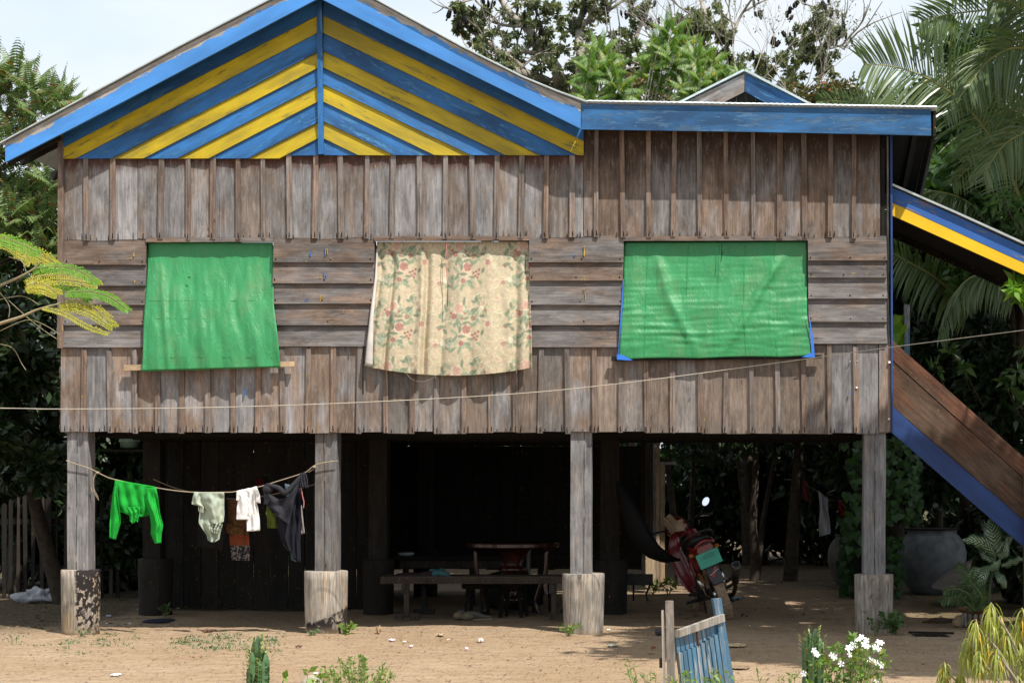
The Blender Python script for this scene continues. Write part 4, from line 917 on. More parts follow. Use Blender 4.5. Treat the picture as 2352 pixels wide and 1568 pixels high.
# ============================================================ furniture under the house
def gk(y): return 365.*18/(y-1090)-18     # depth of a ground point seen at row y
BENCH = M['benchw']
Yq = 1.55
B1 = thing('bench', G(1085, Yq+.2), 'long low plank bench in front of the round table', 'bench')
def bxp(name, mat, par, x0, x1, ya, yb, Y0, Y1, mm=None):
    p0 = P(x0, ya, Y0); p1 = P(x1, yb, Y0); m = mm or MB(); m.box(((p0.x+p1.x)/2, (Y0+Y1)/2, (p0.z+p1.z)/2), (p1.x-p0.x, Y1-Y0, p0.z-p1.z)); return m.build(name, mat, par)
bxp('seat', BENCH, B1, 873, 1300, 1326, 1340, Yq, Yq+.04); bxp('seat_board', BENCH, B1, 876, 1298, 1323, 1326, Yq+.005, Yq+.42)
for (x0, x1) in ((923, 941), (1262, 1280)):
    bxp('leg', BENCH, B1, x0+4, x1-2, 1340, 1418, Yq+.02, Yq+.07); bxp('bracket', BENCH, B1, x0-1, x1-7, 1341, 1362, Yq-.0, Yq+.018)
    for (a, b) in ((905, 926), (941, 963)) if x0 < 1000 else ((1262, 1278), (1280, 1300)): bxp('foot', BENCH, B1, a, b, 1408, 1422, Yq+.0, Yq+.05)
    bxp('leg', M['dark'], B1, x0+44, x1+38, 1345, 1405, Yq+.36, Yq+.40); bxp('foot', M['dark'], B1, x0+25, x1+56, 1398, 1411, Yq+.35, Yq+.40)
# crumpled cloths on the bench
m = MB(); 
def lump(c, r, s, amp=.35, n=26, k=14):
    m = MB(); m.ell((0, 0, 0), r, n=n, m=k); m.v = [tuple(Vector(v)*(1+amp*noise.noise(Vector((v[0]*11+s, v[1]*11, v[2]*14)))) + Vector(c)) for v in m.v]; return m
c0 = P(1010, 1316, 1.72); tag(lump(c0, (.11, .08, .055), 3, .7, 34, 18).build('crumpled_cloth', cloth('teal_cloth', (.05, .14, .15), bump=.8), smooth=True), 'crumpled teal cloth lying on the bench', 'cloth')
c0 = P(962, 1319, 1.72); tag(lump(c0, (.20, .09, .035), 8, .8, 34, 18).build('crumpled_cloth', cloth('maroon_cloth', (.035, .018, .02), bump=.8), smooth=True), 'crumpled dark maroon cloth beside the teal cloth on the bench', 'cloth')
# second bench / bed behind
B2 = thing('wooden_bed', G(1130, 4.2), 'long dark wooden bed platform behind the round table', 'bed')
for i in range(4): bxp('slat', M['dark'], B2, 905, 1420, 1277+i*.1, 1281+i*.1, 3.9+i*.22, 4.1+i*.22)
bxp('side_panel', BENCH, B2, 918, 1150, 1288, 1304, 3.93, 3.96); bxp('rail', M['dark'], B2, 905, 1420, 1281.5, 1286, 3.9, 3.94)
for x in (925, 1078, 1235, 1380): bxp('leg', M['dark'], B2, x, x+12, 1282, 1090+365*18/21.95, 3.95, 4.02)
c = P(933, 1271, 4.1); m = MB(); m.lathe([(.05, -.02), (.085, .0), (.105, .03), (.095, .03), (.06, .0)], c-Vector((0, 0, .015)), 24); tag(m.build('bowl', plain('glazed_bowl', (.35, .45, .44), .3), smooth=True), 'pale bowl standing on the dark bed platform', 'bowl')
# round table of red lacquered wood
YT = 2.6; LQ = plain('red_lacquered_wood', (.032, .008, .004), .22, .6, var=.5, sc=9, bump=.02)
cT = G(1177, YT+.0); TB_ = thing('round_table', cT, 'round red-brown lacquered table with curved legs', 'table'); rt_ = (1288-1072)/2*(20.6)/(18*230)
zt_ = P(0, 1244, YT).z; m = MB(); m.lathe([(rt_*.97, zt_-.055), (rt_, zt_-.045), (rt_, zt_-.01), (rt_*.98, zt_)], (cT.x, YT+.0, 0), 56); m.build('table_top', LQ, TB_, smooth=False)
m = MB(); m.lathe([(.16, .14), (.14, .19), (.09, .24), (.12, .29), (.13, .36), (.09, .42), (.12, .48), (.17, .50), (.15, .53), (.11, .56), (.2, zt_-.06)], (cT.x, YT, 0), 32); m.build('pedestal', LQ, TB_, smooth=True)
for a in (200, 340, 70, 110):
    dx, dy = math.cos(R_(a)), math.sin(R_(a)); m = MB(); m.tube(smoothpath([Vector((cT.x+dx*r, YT+dy*r, z)) for r, z in ((rt_*.80, zt_-.06), (rt_*.78, .5), (rt_*.70, .38), (rt_*.58, .22), (rt_*.55, .1), (rt_*.66, .0))], 16), .028, 8); m.build('leg', LQ, TB_, smooth=True)
# stools under the table
for (x, Y, r, lab) in ((1095, 1.98, .17, 'dark round stool left of the table pedestal'), (1180, 2.1, .2, 'dark wooden stool in front of the table pedestal'), (1250, 3.0, .17, 'dark round stool at the right of the table')):
    c = G(x, Y); s = thing('stool', c, lab, 'stool', 'stools round the lacquered table'); m = MB(); m.lathe([(r*.95, .33), (r, .345), (r, .375), (r*.93, .385)], (c.x, Y, 0), 24); m.build('seat', M['dark2'], s)
    for a in range(4): m = MB(); dx, dy = math.cos(a*1.57+.6), math.sin(a*1.57+.6); m.bar((c.x+dx*r*.85, Y+dy*r*.85, 0), (c.x+dx*r*.65, Y+dy*r*.65, .335), .03, .03); m.build('leg', M['dark2'], s)
c = G(1175, 3.3); tag(lump(c+Vector((0, 0, .22)), (.36, .25, .24), 5, .25, 24, 14).build('sack', cloth('dark_sack', (.012, .011, .01))), 'dark bulging sack lying under the table', 'sack')
c = G(1415, 1.75); 
# shoes
def shoe(c, rot, lab):
    R = Matrix.Rotation(rot, 3, 'Z'); t = thing('shoe', c, lab, 'shoe', 'old shoes on the ground under the bench'); m = MB(); secs = []
    for i in range(13):
        u = i/12; w_ = .045*(math.sin(math.pi*min(1, .12+u*.86))**.5)*(1.0 if u > .5 else .85); h = lerp(.085, .04, sm(.3, .8, u)) if u < .95 else .03
        for j in range(8):
            a = 2*math.pi*j/8; secs.append(Vector(c)+R @ Vector((u*.27-.13, w_*math.cos(a), .015+h*.5+h*.5*math.sin(a))))
    m.grid(secs, 8, 13, cu=True); m.f.append(tuple(range(8))[::-1]); m.mi.append(0); m.f.append(tuple(range(96, 104))); m.mi.append(0); m.build('upper', cloth('shoe_canvas', (.12, .11, .10)), t, smooth=True)
    m = MB(); m.prism([(0, 0)], 0, 0) if False else None
    s2 = [(u*.28-.135, .05*(math.sin(math.pi*min(1, .12+u*.86))**.5)) for u in np.linspace(0, 1, 12)]; ring = [(x, y) for x, y in s2]+[(x, -y) for x, y in s2[::-1]]
    vs = [Vector(c)+R @ Vector((x, y, z)) for z in (0.0, .02) for x, y in ring]; n = len(ring); m.add(vs, [tuple(range(n))[::-1], tuple(range(n, 2*n))]+[(i, (i+1) % n, n+(i+1) % n, n+i) for i in range(n)]); m.build('sole', plain('rubber_sole', (.22, .17, .11), .8), t)
shoe(G(1100, gk(1423), 0), .1, 'worn grey shoe, right of the pair under the bench')
shoe(G(1076, gk(1420), 0), -.3, 'worn grey shoe half hidden in the middle under the bench')
c = G(1054, gk(1423)); m = lump(c+Vector((0, 0, .05)), (.06, .05, .045), 4, .15); tag(m.build('coconut_husk', plain('husk', (.16, .12, .07), .9, var=.4, sc=40)), 'brown coconut husk beside the old shoes', 'coconut husk'); c = G(1074, gk(1424)); m = lump(c+Vector((0, 0, .045)), (.075, .05, .045), 9, .2); tag(m.build('coconut_husk', plain('husk_b', (.13, .11, .07), .9, var=.4, sc=40)), 'flattened coconut husk against the shoes', 'coconut husk')
c = G(1195, gk(1410)); m = MB(); m.box(c+Vector((0, 0, .03)), (.42, .16, .025), Matrix.Rotation(.12, 3, 'Y')); tag(m.build('loose_board', M['benchw']), 'loose board lying under the bench', 'board')
# low black trestle at the foot of the screen boards
LT = thing('small_stand', G(1478, 3.2), 'small black stand with curved leg left of the motorbike', 'stand'); m = MB(); p = P(1470, 1330, 3.2); m.box((p.x, 3.2, p.z), (.3, .2, .12)); m.build('top', M['black'], LT)
m = MB(); m.tube(smoothpath([P(1493, 1335, 3.1), P(1490, 1350, 3.1), P(1484, 1365, 3.1), P(1489, 1380, 3.1)], 8), .012, 6); m.build('leg', M['black'], LT); m = MB(); m.tube(smoothpath([P(1455, 1335, 3.1), P(1455, 1379, 3.1)], 8), .012, 6); m.build('leg', M['black'], LT)
# green bucket on its shelf, high on the left under the floor
c = P(297, 1028, 3.6); BK = thing('bucket', c, 'pale green bucket on a high shelf behind the left post', 'bucket'); m = MB(); m.lathe([(.10, 0), (.115, .12), (.118, .2)], c, 24); m.build('body', plain('green_plastic', (.20, .30, .23), .5), BK, smooth=True); m = MB(); m.lathe([(.118, .07), (.122, .072), (.122, .085), (.118, .087)], c, 24); m.build('rim', plain('green_plastic_rim', (.22, .32, .25), .5), BK)
m = MB(); p = P(297, 1031, 3.6); m.box(p+Vector((0, 0, -.02)), (.5, .3, .03)); SH = tag(m.build('shelf', M['dark']), 'dark board shelf holding the green bucket', 'shelf')
# picket fence to the left
PF = thing('picket_fence', G(100, 5.2), 'dark grey picket fence in the shade at the left edge', 'fence')
for i in range(17):
    x = -10+i*17.5+J(3); k = 23.2/(18*230); p = G(x, 5.2+J(.03)); zt2 = P(0, 1150+J(12), 5.2).z; m = MB(); m.prism([(p.x-.022, 0), (p.x+.022, 0), (p.x+.022+J(.02), zt2), (p.x, zt2+.03), (p.x-.022+J(.02), zt2)], p.y, p.y+.02); m.build('picket', M['dark'] if i % 3 else M['benchw'], PF, R=frame((0, 0, 1)))
for z in (.35, .95): bx('rail', M['dark'], PF, G(-20, 5.25).x, G(290, 5.25).x, 5.24, 5.28, z, z+.07)
# plastic sack bundle
m = MB(); c = G(92, 4.4)+Vector((0, 0, .09)); m = lump(c, (.26, .1, .085), 6, .8, 40, 20); tag(m.build('plastic_bag', plain('grey_plastic', (.30, .30, .33), .35, .5), smooth=False), 'crumpled clear plastic bag at the foot of the picket fence', 'bag')

# ============================================================ gate in the foreground
YG0, YG1 = -9.4, -8.3
GT = thing('gate', P(1600, 1700, -9.0)*1.0, 'weathered blue wooden gate of narrow slats standing ajar', 'gate'); 
def gp(x, y): t = (x-1555)/(1661-1555); Y = lerp(YG0, YG1, t); return P(x, y, Y)
def gb(name, mat, par, poly, th=.02, off=0):
    m = MB(); pts = [gp(*p) for p in poly]; nrm = Vector(((YG1-YG0), -(gp(1661, 1400).x-gp(1555, 1400).x), 0)).normalized()*1.0
    if nrm.y > 0: nrm = -nrm
    n = len(pts); f = [p+nrm*off for p in pts]; b = [p+nrm*(off-th) for p in pts]
    m.add(f+b, [tuple(range(n)), tuple(range(2*n-1, n-1, -1))]+[(i, n+i, n+(i+1) % n, (i+1) % n) for i in range(n)])
    d = (pts[3]-pts[0]).normalized() if n > 3 else Vector((0, 0, 1)); z = d; y = nrm; x = y.cross(z).normalized(); y = z.cross(x); return m.build(name, mat, par, R=Matrix((x, y, z)).transposed())
gb('rail', wood('grey_rail_wood', (.30, .285, .27), (.26, .235, .20), .4, 1.2), GT, [(1555, 1463), (1661, 1426), (1659, 1409), (1555, 1446)], .02, .012)
gb('stile', M['gateb'], GT, [(1700, 1740), (1714, 1740), (1661, 1400), (1657, 1372), (1638, 1374), (1645, 1412)], .012, .0)
for i in range(10):
    xa = 1557+i*9.9; yt = 1460-i*3.4; sl = .11+.006*i
    gb('slat', M['gateb'], GT, [(xa+sl*290, 1740), (xa+7.6+sl*290, 1740), (xa+7.6, yt), (xa, yt)], .008, -.012)
for i in range(10):
    xa = 1556+i*10.2; yt = 1502-i*5.0-1.2*abs(i-4); sl = .10+.008*i
    gb('slat', M['gateb'], GT, [(xa+sl*240, 1740), (xa+8.6+sl*240, 1740), (xa+8.4, yt-.5), (xa, yt+.5)], .009, .006)
m = MB(); p = gp(1602, 1470); m.tube([gp(1600, 1445)+Vector((0, -.03, 0)), gp(1603, 1483)+Vector((0, -.03, 0))], .006, 6); m.build('iron_strap', plain('rust', (.09, .035, .02), .9), GT)
GP = thing('gate_post', P(1540, 1750, -9.45), 'weathered grey square post with a thin board beside the blue gate', 'post'); WG = wood('grey_post_wood', (.25, .225, .20), (.24, .19, .145), .4, 1.2)
def qb(name, mat, par, x0, x1, yt, Y, dp, yb=1860, lean=6):
    a = P(x0, yt, Y); b = P(x1, yt, Y); zb = -.05; m = MB(); ln = (x1-x0)*0; dx = lean*(DC+Y)/(DC*PM)
    m.add([(a.x+dx*2.2, Y, zb), (b.x+dx*2.2, Y, zb), (b.x+dx*2.2, Y+dp, zb), (a.x+dx*2.2, Y+dp, zb), (a.x, Y, a.z), (b.x, Y, b.z), (b.x-.003, Y+dp, a.z), (a.x+.003, Y+dp, a.z)], [(0,3,2,1),(4,5,6,7),(0,1,5,4),(1,2,6,5),(2,3,7,6),(3,0,4,7)]); return m.build(name, mat, par, R=frame((0, 0, 1)))
qb('post', WG, GP, 1528, 1547, 1380, -9.45, .055); qb('board', WG, GP, 1519, 1525.5, 1401, -9.44, .05, lean=4)
m = MB(); m.box(P(1518, 1521, -9.4), (.015, .04, .045)); m.build('hinge', plain('rust_b', (.06, .03, .02), .9), GP)
# ============================================================ motorbike leaning on its side stand, seen from behind
BA, BL, BS = R_(10), R_(22), 1.12
RB = Matrix.Rotation(R_(90)+BA, 3, 'Z') @ Matrix.Rotation(-BL, 3, 'X')
BO = G(1673, 1.73, .0); RBi = RB
BKE = thing('motorbike', BO, 'dusty red motorbike with a green number plate leaning under the house', 'motorbike')
class BB(MB):
    def done(s, name, mat, par=None, smooth=False):
        V = np.array(s.v)*BS; V = V @ np.array(RB).T + np.array(BO); s.v = [tuple(q) for q in V]
        return s.build(name, mat, par or BKE, R=RB, smooth=smooth)
def wheel(cx, tw, mat, Rr=.285):
    m = BB(); n = 44; pr = [(Rr-.075, -.4), (Rr-.05, -.95), (Rr-.02, -1), (Rr-.004, -.7), (Rr, -.25), (Rr, .25), (Rr-.004, .7), (Rr-.02, 1), (Rr-.05, .95), (Rr-.075, .4)]
    for k, (r, wv) in enumerate(pr):
        for j in range(n): a = 2*math.pi*j/n; m.v.append((cx+r*math.cos(a), wv*tw, Rr+r*math.sin(a)))
    for k in range(len(pr)-1):
        for j in range(n): m.f.append((k*n+j, k*n+(j+1) % n, (k+1)*n+(j+1) % n, (k+1)*n+j)); m.mi.append(0)
    for j in range(n*2):   # tread blocks
        a = math.pi*j/n; r = Rr+.002; s = 1 if j % 2 else -1
        for (y0, y1) in ((.05, .42), (.5, .88)):
            rr = r if y0 < .1 else r-.006; c = Vector((cx+rr*math.cos(a), s*(y0+y1)/2*tw, Rr+rr*math.sin(a)))
            Mx = Matrix.Rotation(-a, 3, 'Y') @ Matrix.Rotation(.5*s, 3, 'X'); m.box(c, (.008, (y1-y0)*tw, .013), Mx)
    w_ = m.done('wheel', mat, smooth=False)
    m = BB(); 
    for j in range(n): 
        pass
    for (r0, r1) in ((Rr-.085, Rr-.068),):
        for yy in (-.02, .02):
            b = len(m.v)
            for r in (r0, r1):
                for j in range(n): a = 2*math.pi*j/n; m.v.append((cx+r*math.cos(a), yy, Rr+r*math.sin(a)))
            for j in range(n): m.f.append((b+j, b+(j+1) % n, b+n+(j+1) % n, b+n+j)); m.mi.append(0)
    m.done('rim', M['chrome'], w_)
    m = BB()
    for j in range(18): a = 2*math.pi*j/18; m.bar((cx+.03*math.cos(a+.5), .012*(-1)**j, Rr+.03*math.sin(a+.5)), (cx+(Rr-.08)*math.cos(a), 0, Rr+(Rr-.08)*math.sin(a)), .003, .003)
    m.lathe([(.045, -.05), (.05, -.03), (.05, .03), (.045, .05)], (cx, 0, Rr), 16, Matrix.Rotation(R_(90), 3, 'X')); m.done('hub', M['chrome'], w_)['kind'] = 'stuff'
wheel(0, .048, M['rubber']); wheel(1.2, .036, M['rubber'])
DK = plain('greasy_metal', (.05, .04, .032), .6, .4, .5, .5, sc=30); GP_ = plain('grey_mudflap', (.05, .05, .056), .7)
def B(name, mat, fn, par=None, smooth=False): m = BB(); fn(m); return m.done(name, mat, par, smooth)
B('swingarm', DK, lambda m: (m.bar((0, .085, .28), (.45, .085, .33), .03, .04), m.bar((0, -.085, .28), (.45, -.085, .33), .03, .04)))
for s in (1, -1): B('shock_absorber', M['chrome'], lambda m: (m.tube([(.02, .105*s, .3), (.10, .115*s, .52)], .012, 8), m.tube([(.045, .108*s, .37), (.095, .115*s, .5)], .026, 10)), smooth=True)
B('spring', plain('orange_spring', (.35, .13, .02), .6), lambda m: [m.tube([(.05+.004*k, .075, .42+.014*k), (.045+.004*k, .105, .425+.014*k)], .005, 5) for k in range(8)])['kind'] = 'stuff'
B('rear_mudguard', M['black'], lambda m: m.grid([(.305*math.cos(a), y, .285+.305*math.sin(a)) for a in np.linspace(1.1, 2.75, 12) for y in (-.055, -.03, .03, .055)], 4, 12)).modifiers.new('t', 'SOLIDIFY').thickness = .005
B('mudflap', GP_, lambda m: m.add([(-.27, -.065, .60), (-.27, .065, .60), (-.30, .06, .46), (-.30, -.06, .46), (-.31, .045, .41), (-.31, -.045, .41)]+[(-.26, -.065, .60), (-.26, .065, .60), (-.29, .06, .46), (-.29, -.06, .46), (-.30, .045, .41), (-.30, -.045, .41)],
    [(0, 1, 2, 3), (3, 2, 4, 5), (7, 6, 9, 8), (8, 9, 11, 10), (0, 3, 9, 6), (3, 5, 11, 9), (1, 7, 8, 2), (2, 8, 10, 4), (0, 6, 7, 1), (5, 4, 10, 11)]))
def swirl(m):
    pts = [Vector((-.306+.0, .03*math.cos(a)*.6-.022*math.sin(a), .525+.045*math.sin(a)*.9-.012*math.cos(a))) for a in np.linspace(0, 2*math.pi, 22)]; m.tube(pts, .0045, 4)
sw = B('mudflap_emblem', plain('emblem_red', (.6, .08, .05), .5), swirl); B('mudflap_lettering', plain('emblem_white', (.4, .42, .55), .5), lambda m: m.tube([(-.309, y, .525-y*.35+.006*math.sin(y*300)) for y in np.linspace(.045, -.05, 22)], .0035, 4))
plate = B('number_plate', plain('green_plate', (.035, .30, .21), .5, var=.12), lambda m: m.box((-.315, 0, .665), (.006, .23, .145), Matrix.Rotation(.12, 3, 'Y')))
bv = plate.modifiers.new('b', 'BEVEL'); bv.width = .012; bv.segments = 2
def text(s, size, mat, name, c, ext=.0015):
    cu = bpy.data.curves.new('t', 'FONT'); cu.body = s; cu.size = size; cu.extrude = ext; cu.align_x = 'CENTER'; cu.resolution_u = 2
    to = bpy.data.objects.new('t', cu); COL.objects.link(to); me = bpy.data.meshes.new_from_object(to); bpy.data.objects.remove(to)
    m = BB(); vs = [(c[0]-v.co.z, c[1]-v.co.x, c[2]+v.co.y) for v in me.vertices]; m.add(vs, [tuple(p.vertices) for p in me.polygons]); return m.done(name, mat, plate)
pe = plain('plate_embossing', (.055, .25, .19), .45)
text('-6250', .062, pe, 'lettering', (-.3235, .0, .675)); text('111', .05, pe, 'lettering', (-.3195, .0, .612))
B('tail_light', plain('dark_red_lens', (.06, .012, .01), .25, .6), lambda m: m.box((-.27, 0, .775), (.05, .15, .07), Matrix.Rotation(.3, 3, 'Y')))
def cowl(m):
    secs = [(-.30, .085, .73, .80), (-.2, .10, .66, .80), (0, .12, .56, .78), (.2, .12, .50, .74), (.38, .10, .46, .68)]
    pts = []
    for (x, w_, z0, z1) in secs:
        for (a, b) in ((-w_*.8, z0), (-w_, (z0+z1)/2), (-w_*.8, z1), (w_*.8, z1), (w_, (z0+z1)/2), (w_*.8, z0)): pts.append((x, a, b))
    m.grid(pts, 6, 5, cu=True); m.f.append((5, 4, 3, 2, 1, 0)); m.mi.append(0)
B('tail_cowl', M['red'], cowl)
for k in range(3): B('rack_bar', DK, lambda m: m.bar((-.20-.04*k, .085, .815), (-.20-.04*k, -.085, .815), .012, .01))
B('rack', M['red'], lambda m: m.tube(smoothpath([(.02, .10, .80), (-.15, .12, .82), (-.31, .10, .80), (-.35, .06, .83), (-.36, 0, .845), (-.35, -.06, .83), (-.31, -.10, .80), (-.15, -.12, .82), (.02, -.10, .80)], 30), .013, 8), smooth=True)
B('grab_rail', M['black'], lambda m: m.tube(smoothpath([(.15, .14, .78), (-.1, .16, .87), (-.22, .1, .92), (-.24, 0, .93), (-.22, -.1, .92), (-.1, -.16, .87), (.15, -.14, .78)], 24), .012, 8), smooth=True)
def seat(m):
    pts = []
    for i in range(12):
        t = i/11; x = lerp(-.12, .58, t); w_ = .13*math.sin(math.pi*min(1, .2+.8*t))**.5+.01; zt3 = .83+.05*math.cos(t*5)-.03*t
        for j in range(10): a = 2*math.pi*j/10; pts.append((x, w_*math.cos(a), zt3-.03+.045*math.sin(a)))
    m.grid(pts, 10, 12, cu=True); m.f.append(tuple(range(10))[::-1]); m.mi.append(0)
B('seat', plain('seat_vinyl', (.012, .012, .013), .5, .4), seat, smooth=True)
B('engine', DK, lambda m: (m.box((.42, 0, .30), (.3, .2, .16)), m.lathe([(.06, -.11), (.07, -.1), (.07, .1), (.06, .11)], (.45, 0, .28), 14, Matrix.Rotation(R_(90), 3, 'X')), m.box((.62, 0, .33), (.2, .12, .12))))['kind'] = 'stuff'
B('frame', DK, lambda m: (m.tube(smoothpath([(-.1, .07, .7), (.25, .07, .6), (.45, .05, .45), (.9, .02, .82)], 16), .016, 6), m.tube(smoothpath([(-.1, -.07, .7), (.25, -.07, .6), (.45, -.05, .45), (.9, -.02, .82)], 16), .016, 6)))['kind'] = 'stuff'
for s in (1, -1):
    def shield(m, s=s):
        pts = []
        for (z, x, w_) in ((.92, .80, .14), (.8, .84, .19), (.65, .86, .21), (.5, .84, .20), (.38, .80, .17), (.28, .76, .12)):
            for t in (0, .35, .7, 1): pts.append((x+.05*t*t*-1.6, s*(.04+(w_-.04)*t), z-.03*t))
        m.grid(pts, 4, 6)
    o = B('leg_shield', M['red'], shield, smooth=True); o.modifiers.new('t', 'SOLIDIFY').thickness = .012
    def decal(m, s=s):
        if s > 0: m.tube(smoothpath([(.776, .20, .5), (.77, .195, .44), (.758, .18, .38)], 8), [.004, .01, .014, .016, .016, .014, .012, .006, .003], 5)
        else: m.tube(smoothpath([(.78, -.14, .7), (.78, -.12, .66)], 6), .012, 5)
    B('decal', plain('pale_decal', (.42, .38, .34), .6), decal)
    B('chrome_trim', M['chrome'], lambda m: m.tube(smoothpath([(.81, s*.21, .66), (.79, s*.215, .55), (.77, s*.2, .42)], 8), .006, 6))
    B('fork_leg', M['chrome'], lambda m: m.tube([(1.2, s*.06, .28), (1.02, s*.06, .72)], .018, 8), smooth=True)
    B('footpeg', M['black'], lambda m: m.tube([(.40, s*.10, .24), (.38, s*.27, .26)], .017, 8)); B('rear_footpeg', M['black'], lambda m: m.tube([(.15, s*.11, .33), (.13, s*.25, .36)], .018, 8))
    B('indicator', plain('amber_lens', (.35, .12, .02), .3), lambda m: m.ell((-.20, s*.13, .74), (.03, .028, .022), n=8, m=6))
B('front_mudguard', M['red'], lambda m: m.grid([(1.2+.305*math.cos(a), y, .285+.305*math.sin(a)) for a in np.linspace(.5, 2.6, 12) for y in (-.055, -.03, .03, .055)], 4, 12)).modifiers.new('t', 'SOLIDIFY').thickness = .006
B('side_cover', M['red'], lambda m: m.prism([(0, 0)], 0, 0) if False else m.box((.24, .125, .53), (.28, .012, .16), Matrix.Rotation(.3, 3, 'Y')))
B('decal', plain('rabbit_white', (.5, .46, .45), .6), lambda m: m.ell((.24, .134, .54), (.04, .003, .035), n=12, m=6))
B('handlebar', M['black'], lambda m: m.tube(smoothpath([(.72, .36, .96), (.78, .26, .99), (.9, .1, .96), (.9, -.1, .96), (.78, -.26, .99), (.72, -.36, .96)], 20), [.018]*4+[.011]*13+[.018]*4, 8), smooth=True)
B('headlight_cowl', M['red'], lambda m: m.ell((.95, 0, .95), (.13, .12, .11), n=14, m=10), smooth=True)
B('brake_lever', M['chrome'], lambda m: m.tube(smoothpath([(.84, .24, .98), (.80, .34, .95), (.78, .40, .90)], 8), .006, 5)); B('brake_lever', M['chrome'], lambda m: m.tube(smoothpath([(.84, -.24, .98), (.80, -.34, .95)], 8), .006, 5))
# mirror: glass turned up to the sky
B('mirror_stem', M['black'], lambda m: m.tube(smoothpath([(.80, -.24, .98), (.82, -.28, 1.02), (.83, -.33, 1.06)], 8), .006, 6))
mi = plain('mirror_glass', (.93, .95, 1), .03, .5, 1., 0, bump=0)
mc = Vector(BO)+RB @ (Vector((.83, -.36, 1.09))*BS); mn = Vector((.03, -1, .10)).normalized(); mu = (Vector((.55, 0, 1))-mn*Vector((.55, 0, 1)).dot(mn)).normalized(); mr = mn.cross(mu); Rm = Matrix((mr, mu, mn)).transposed()
m = MB(); m.ell(mc-mn*.012, (.038, .056, .014), Rm, 18, 8); m.build('mirror_housing', M['black'], BKE, smooth=True)
m = MB(); m.add([mc+mn*.006+mr*.036*math.cos(a)+mu*.053*math.sin(a) for a in np.linspace(0, 2*math.pi, 25)[:-1]], [tuple(range(24))]); m.build('mirror_glass', mi, BKE)
B('exhaust', DK, lambda m: (m.tube(smoothpath([(.5, -.1, .2), (.3, -.16, .17), (.1, -.19, .24), (-.05, -.20, .34)], 14), .022, 8), m.tube([(-.02, -.20, .32), (-.30, -.22, .50)], [.035, .042], 12)), smooth=True)['kind'] = 'stuff'
B('exhaust_tip', M['chrome'], lambda m: m.tube([(-.295, -.2196, .497), (-.315, -.221, .51)], .045, 14)); B('exhaust_bore', M['black'], lambda m: m.tube([(-.31, -.2205, .506), (-.3175, -.2212, .5112)], .03, 12))
B('side_stand', plain('rusty_metal', (.10, .05, .03), .8), lambda m: m.tube([(.42, .08, .22), (.36, .30, .10)], .014, 6))
B('centre_stand', DK, lambda m: (m.tube([(.40, .1, .2), (.2, .15, .12)], .013, 6), m.tube([(.40, -.1, .2), (.2, -.15, .12)], .013, 6)))['kind'] = 'stuff'
B('chain', M['black'], lambda m: [m.box((x, .06, .28+s2*.045+x*.03), (.012, .012, .018)) for s2 in (-1, 1) for x in np.arange(0, .42, .018)])['kind'] = 'stuff'
B('chain_sprocket', DK, lambda m: m.lathe([(.085, -.003), (.09, 0), (.085, .003)], (0, .06, .285), 20, Matrix.Rotation(R_(90), 3, 'X')))
# child's wooden saddle resting on the motorbike
WSD = thing('wooden_saddle', P(1546, 1228, 2.5), 'rough wooden saddle blocks resting on the motorbike seat', 'saddle')
def wb(poly, Y, th): m = MB(); pts = [P(a, b, Y) for a, b in poly]; m.prism([(p.x, p.z) for p in pts], Y, Y+th); return m.build('board', M['tan'], WSD, R=frame((.6, 0, -.8)))
wb([(1519, 1194), (1529, 1187), (1556, 1216), (1542, 1229)], 2.35, .03); wb([(1530, 1186), (1538, 1179), (1557, 1198), (1551, 1209)], 2.40, .06)
wb([(1546, 1203), (1552, 1196), (1567, 1191), (1574, 1212), (1573, 1217), (1552, 1221)], 2.42, .04); wb([(1545, 1203), (1561, 1199), (1563, 1206), (1546, 1210)], 2.38, .05)
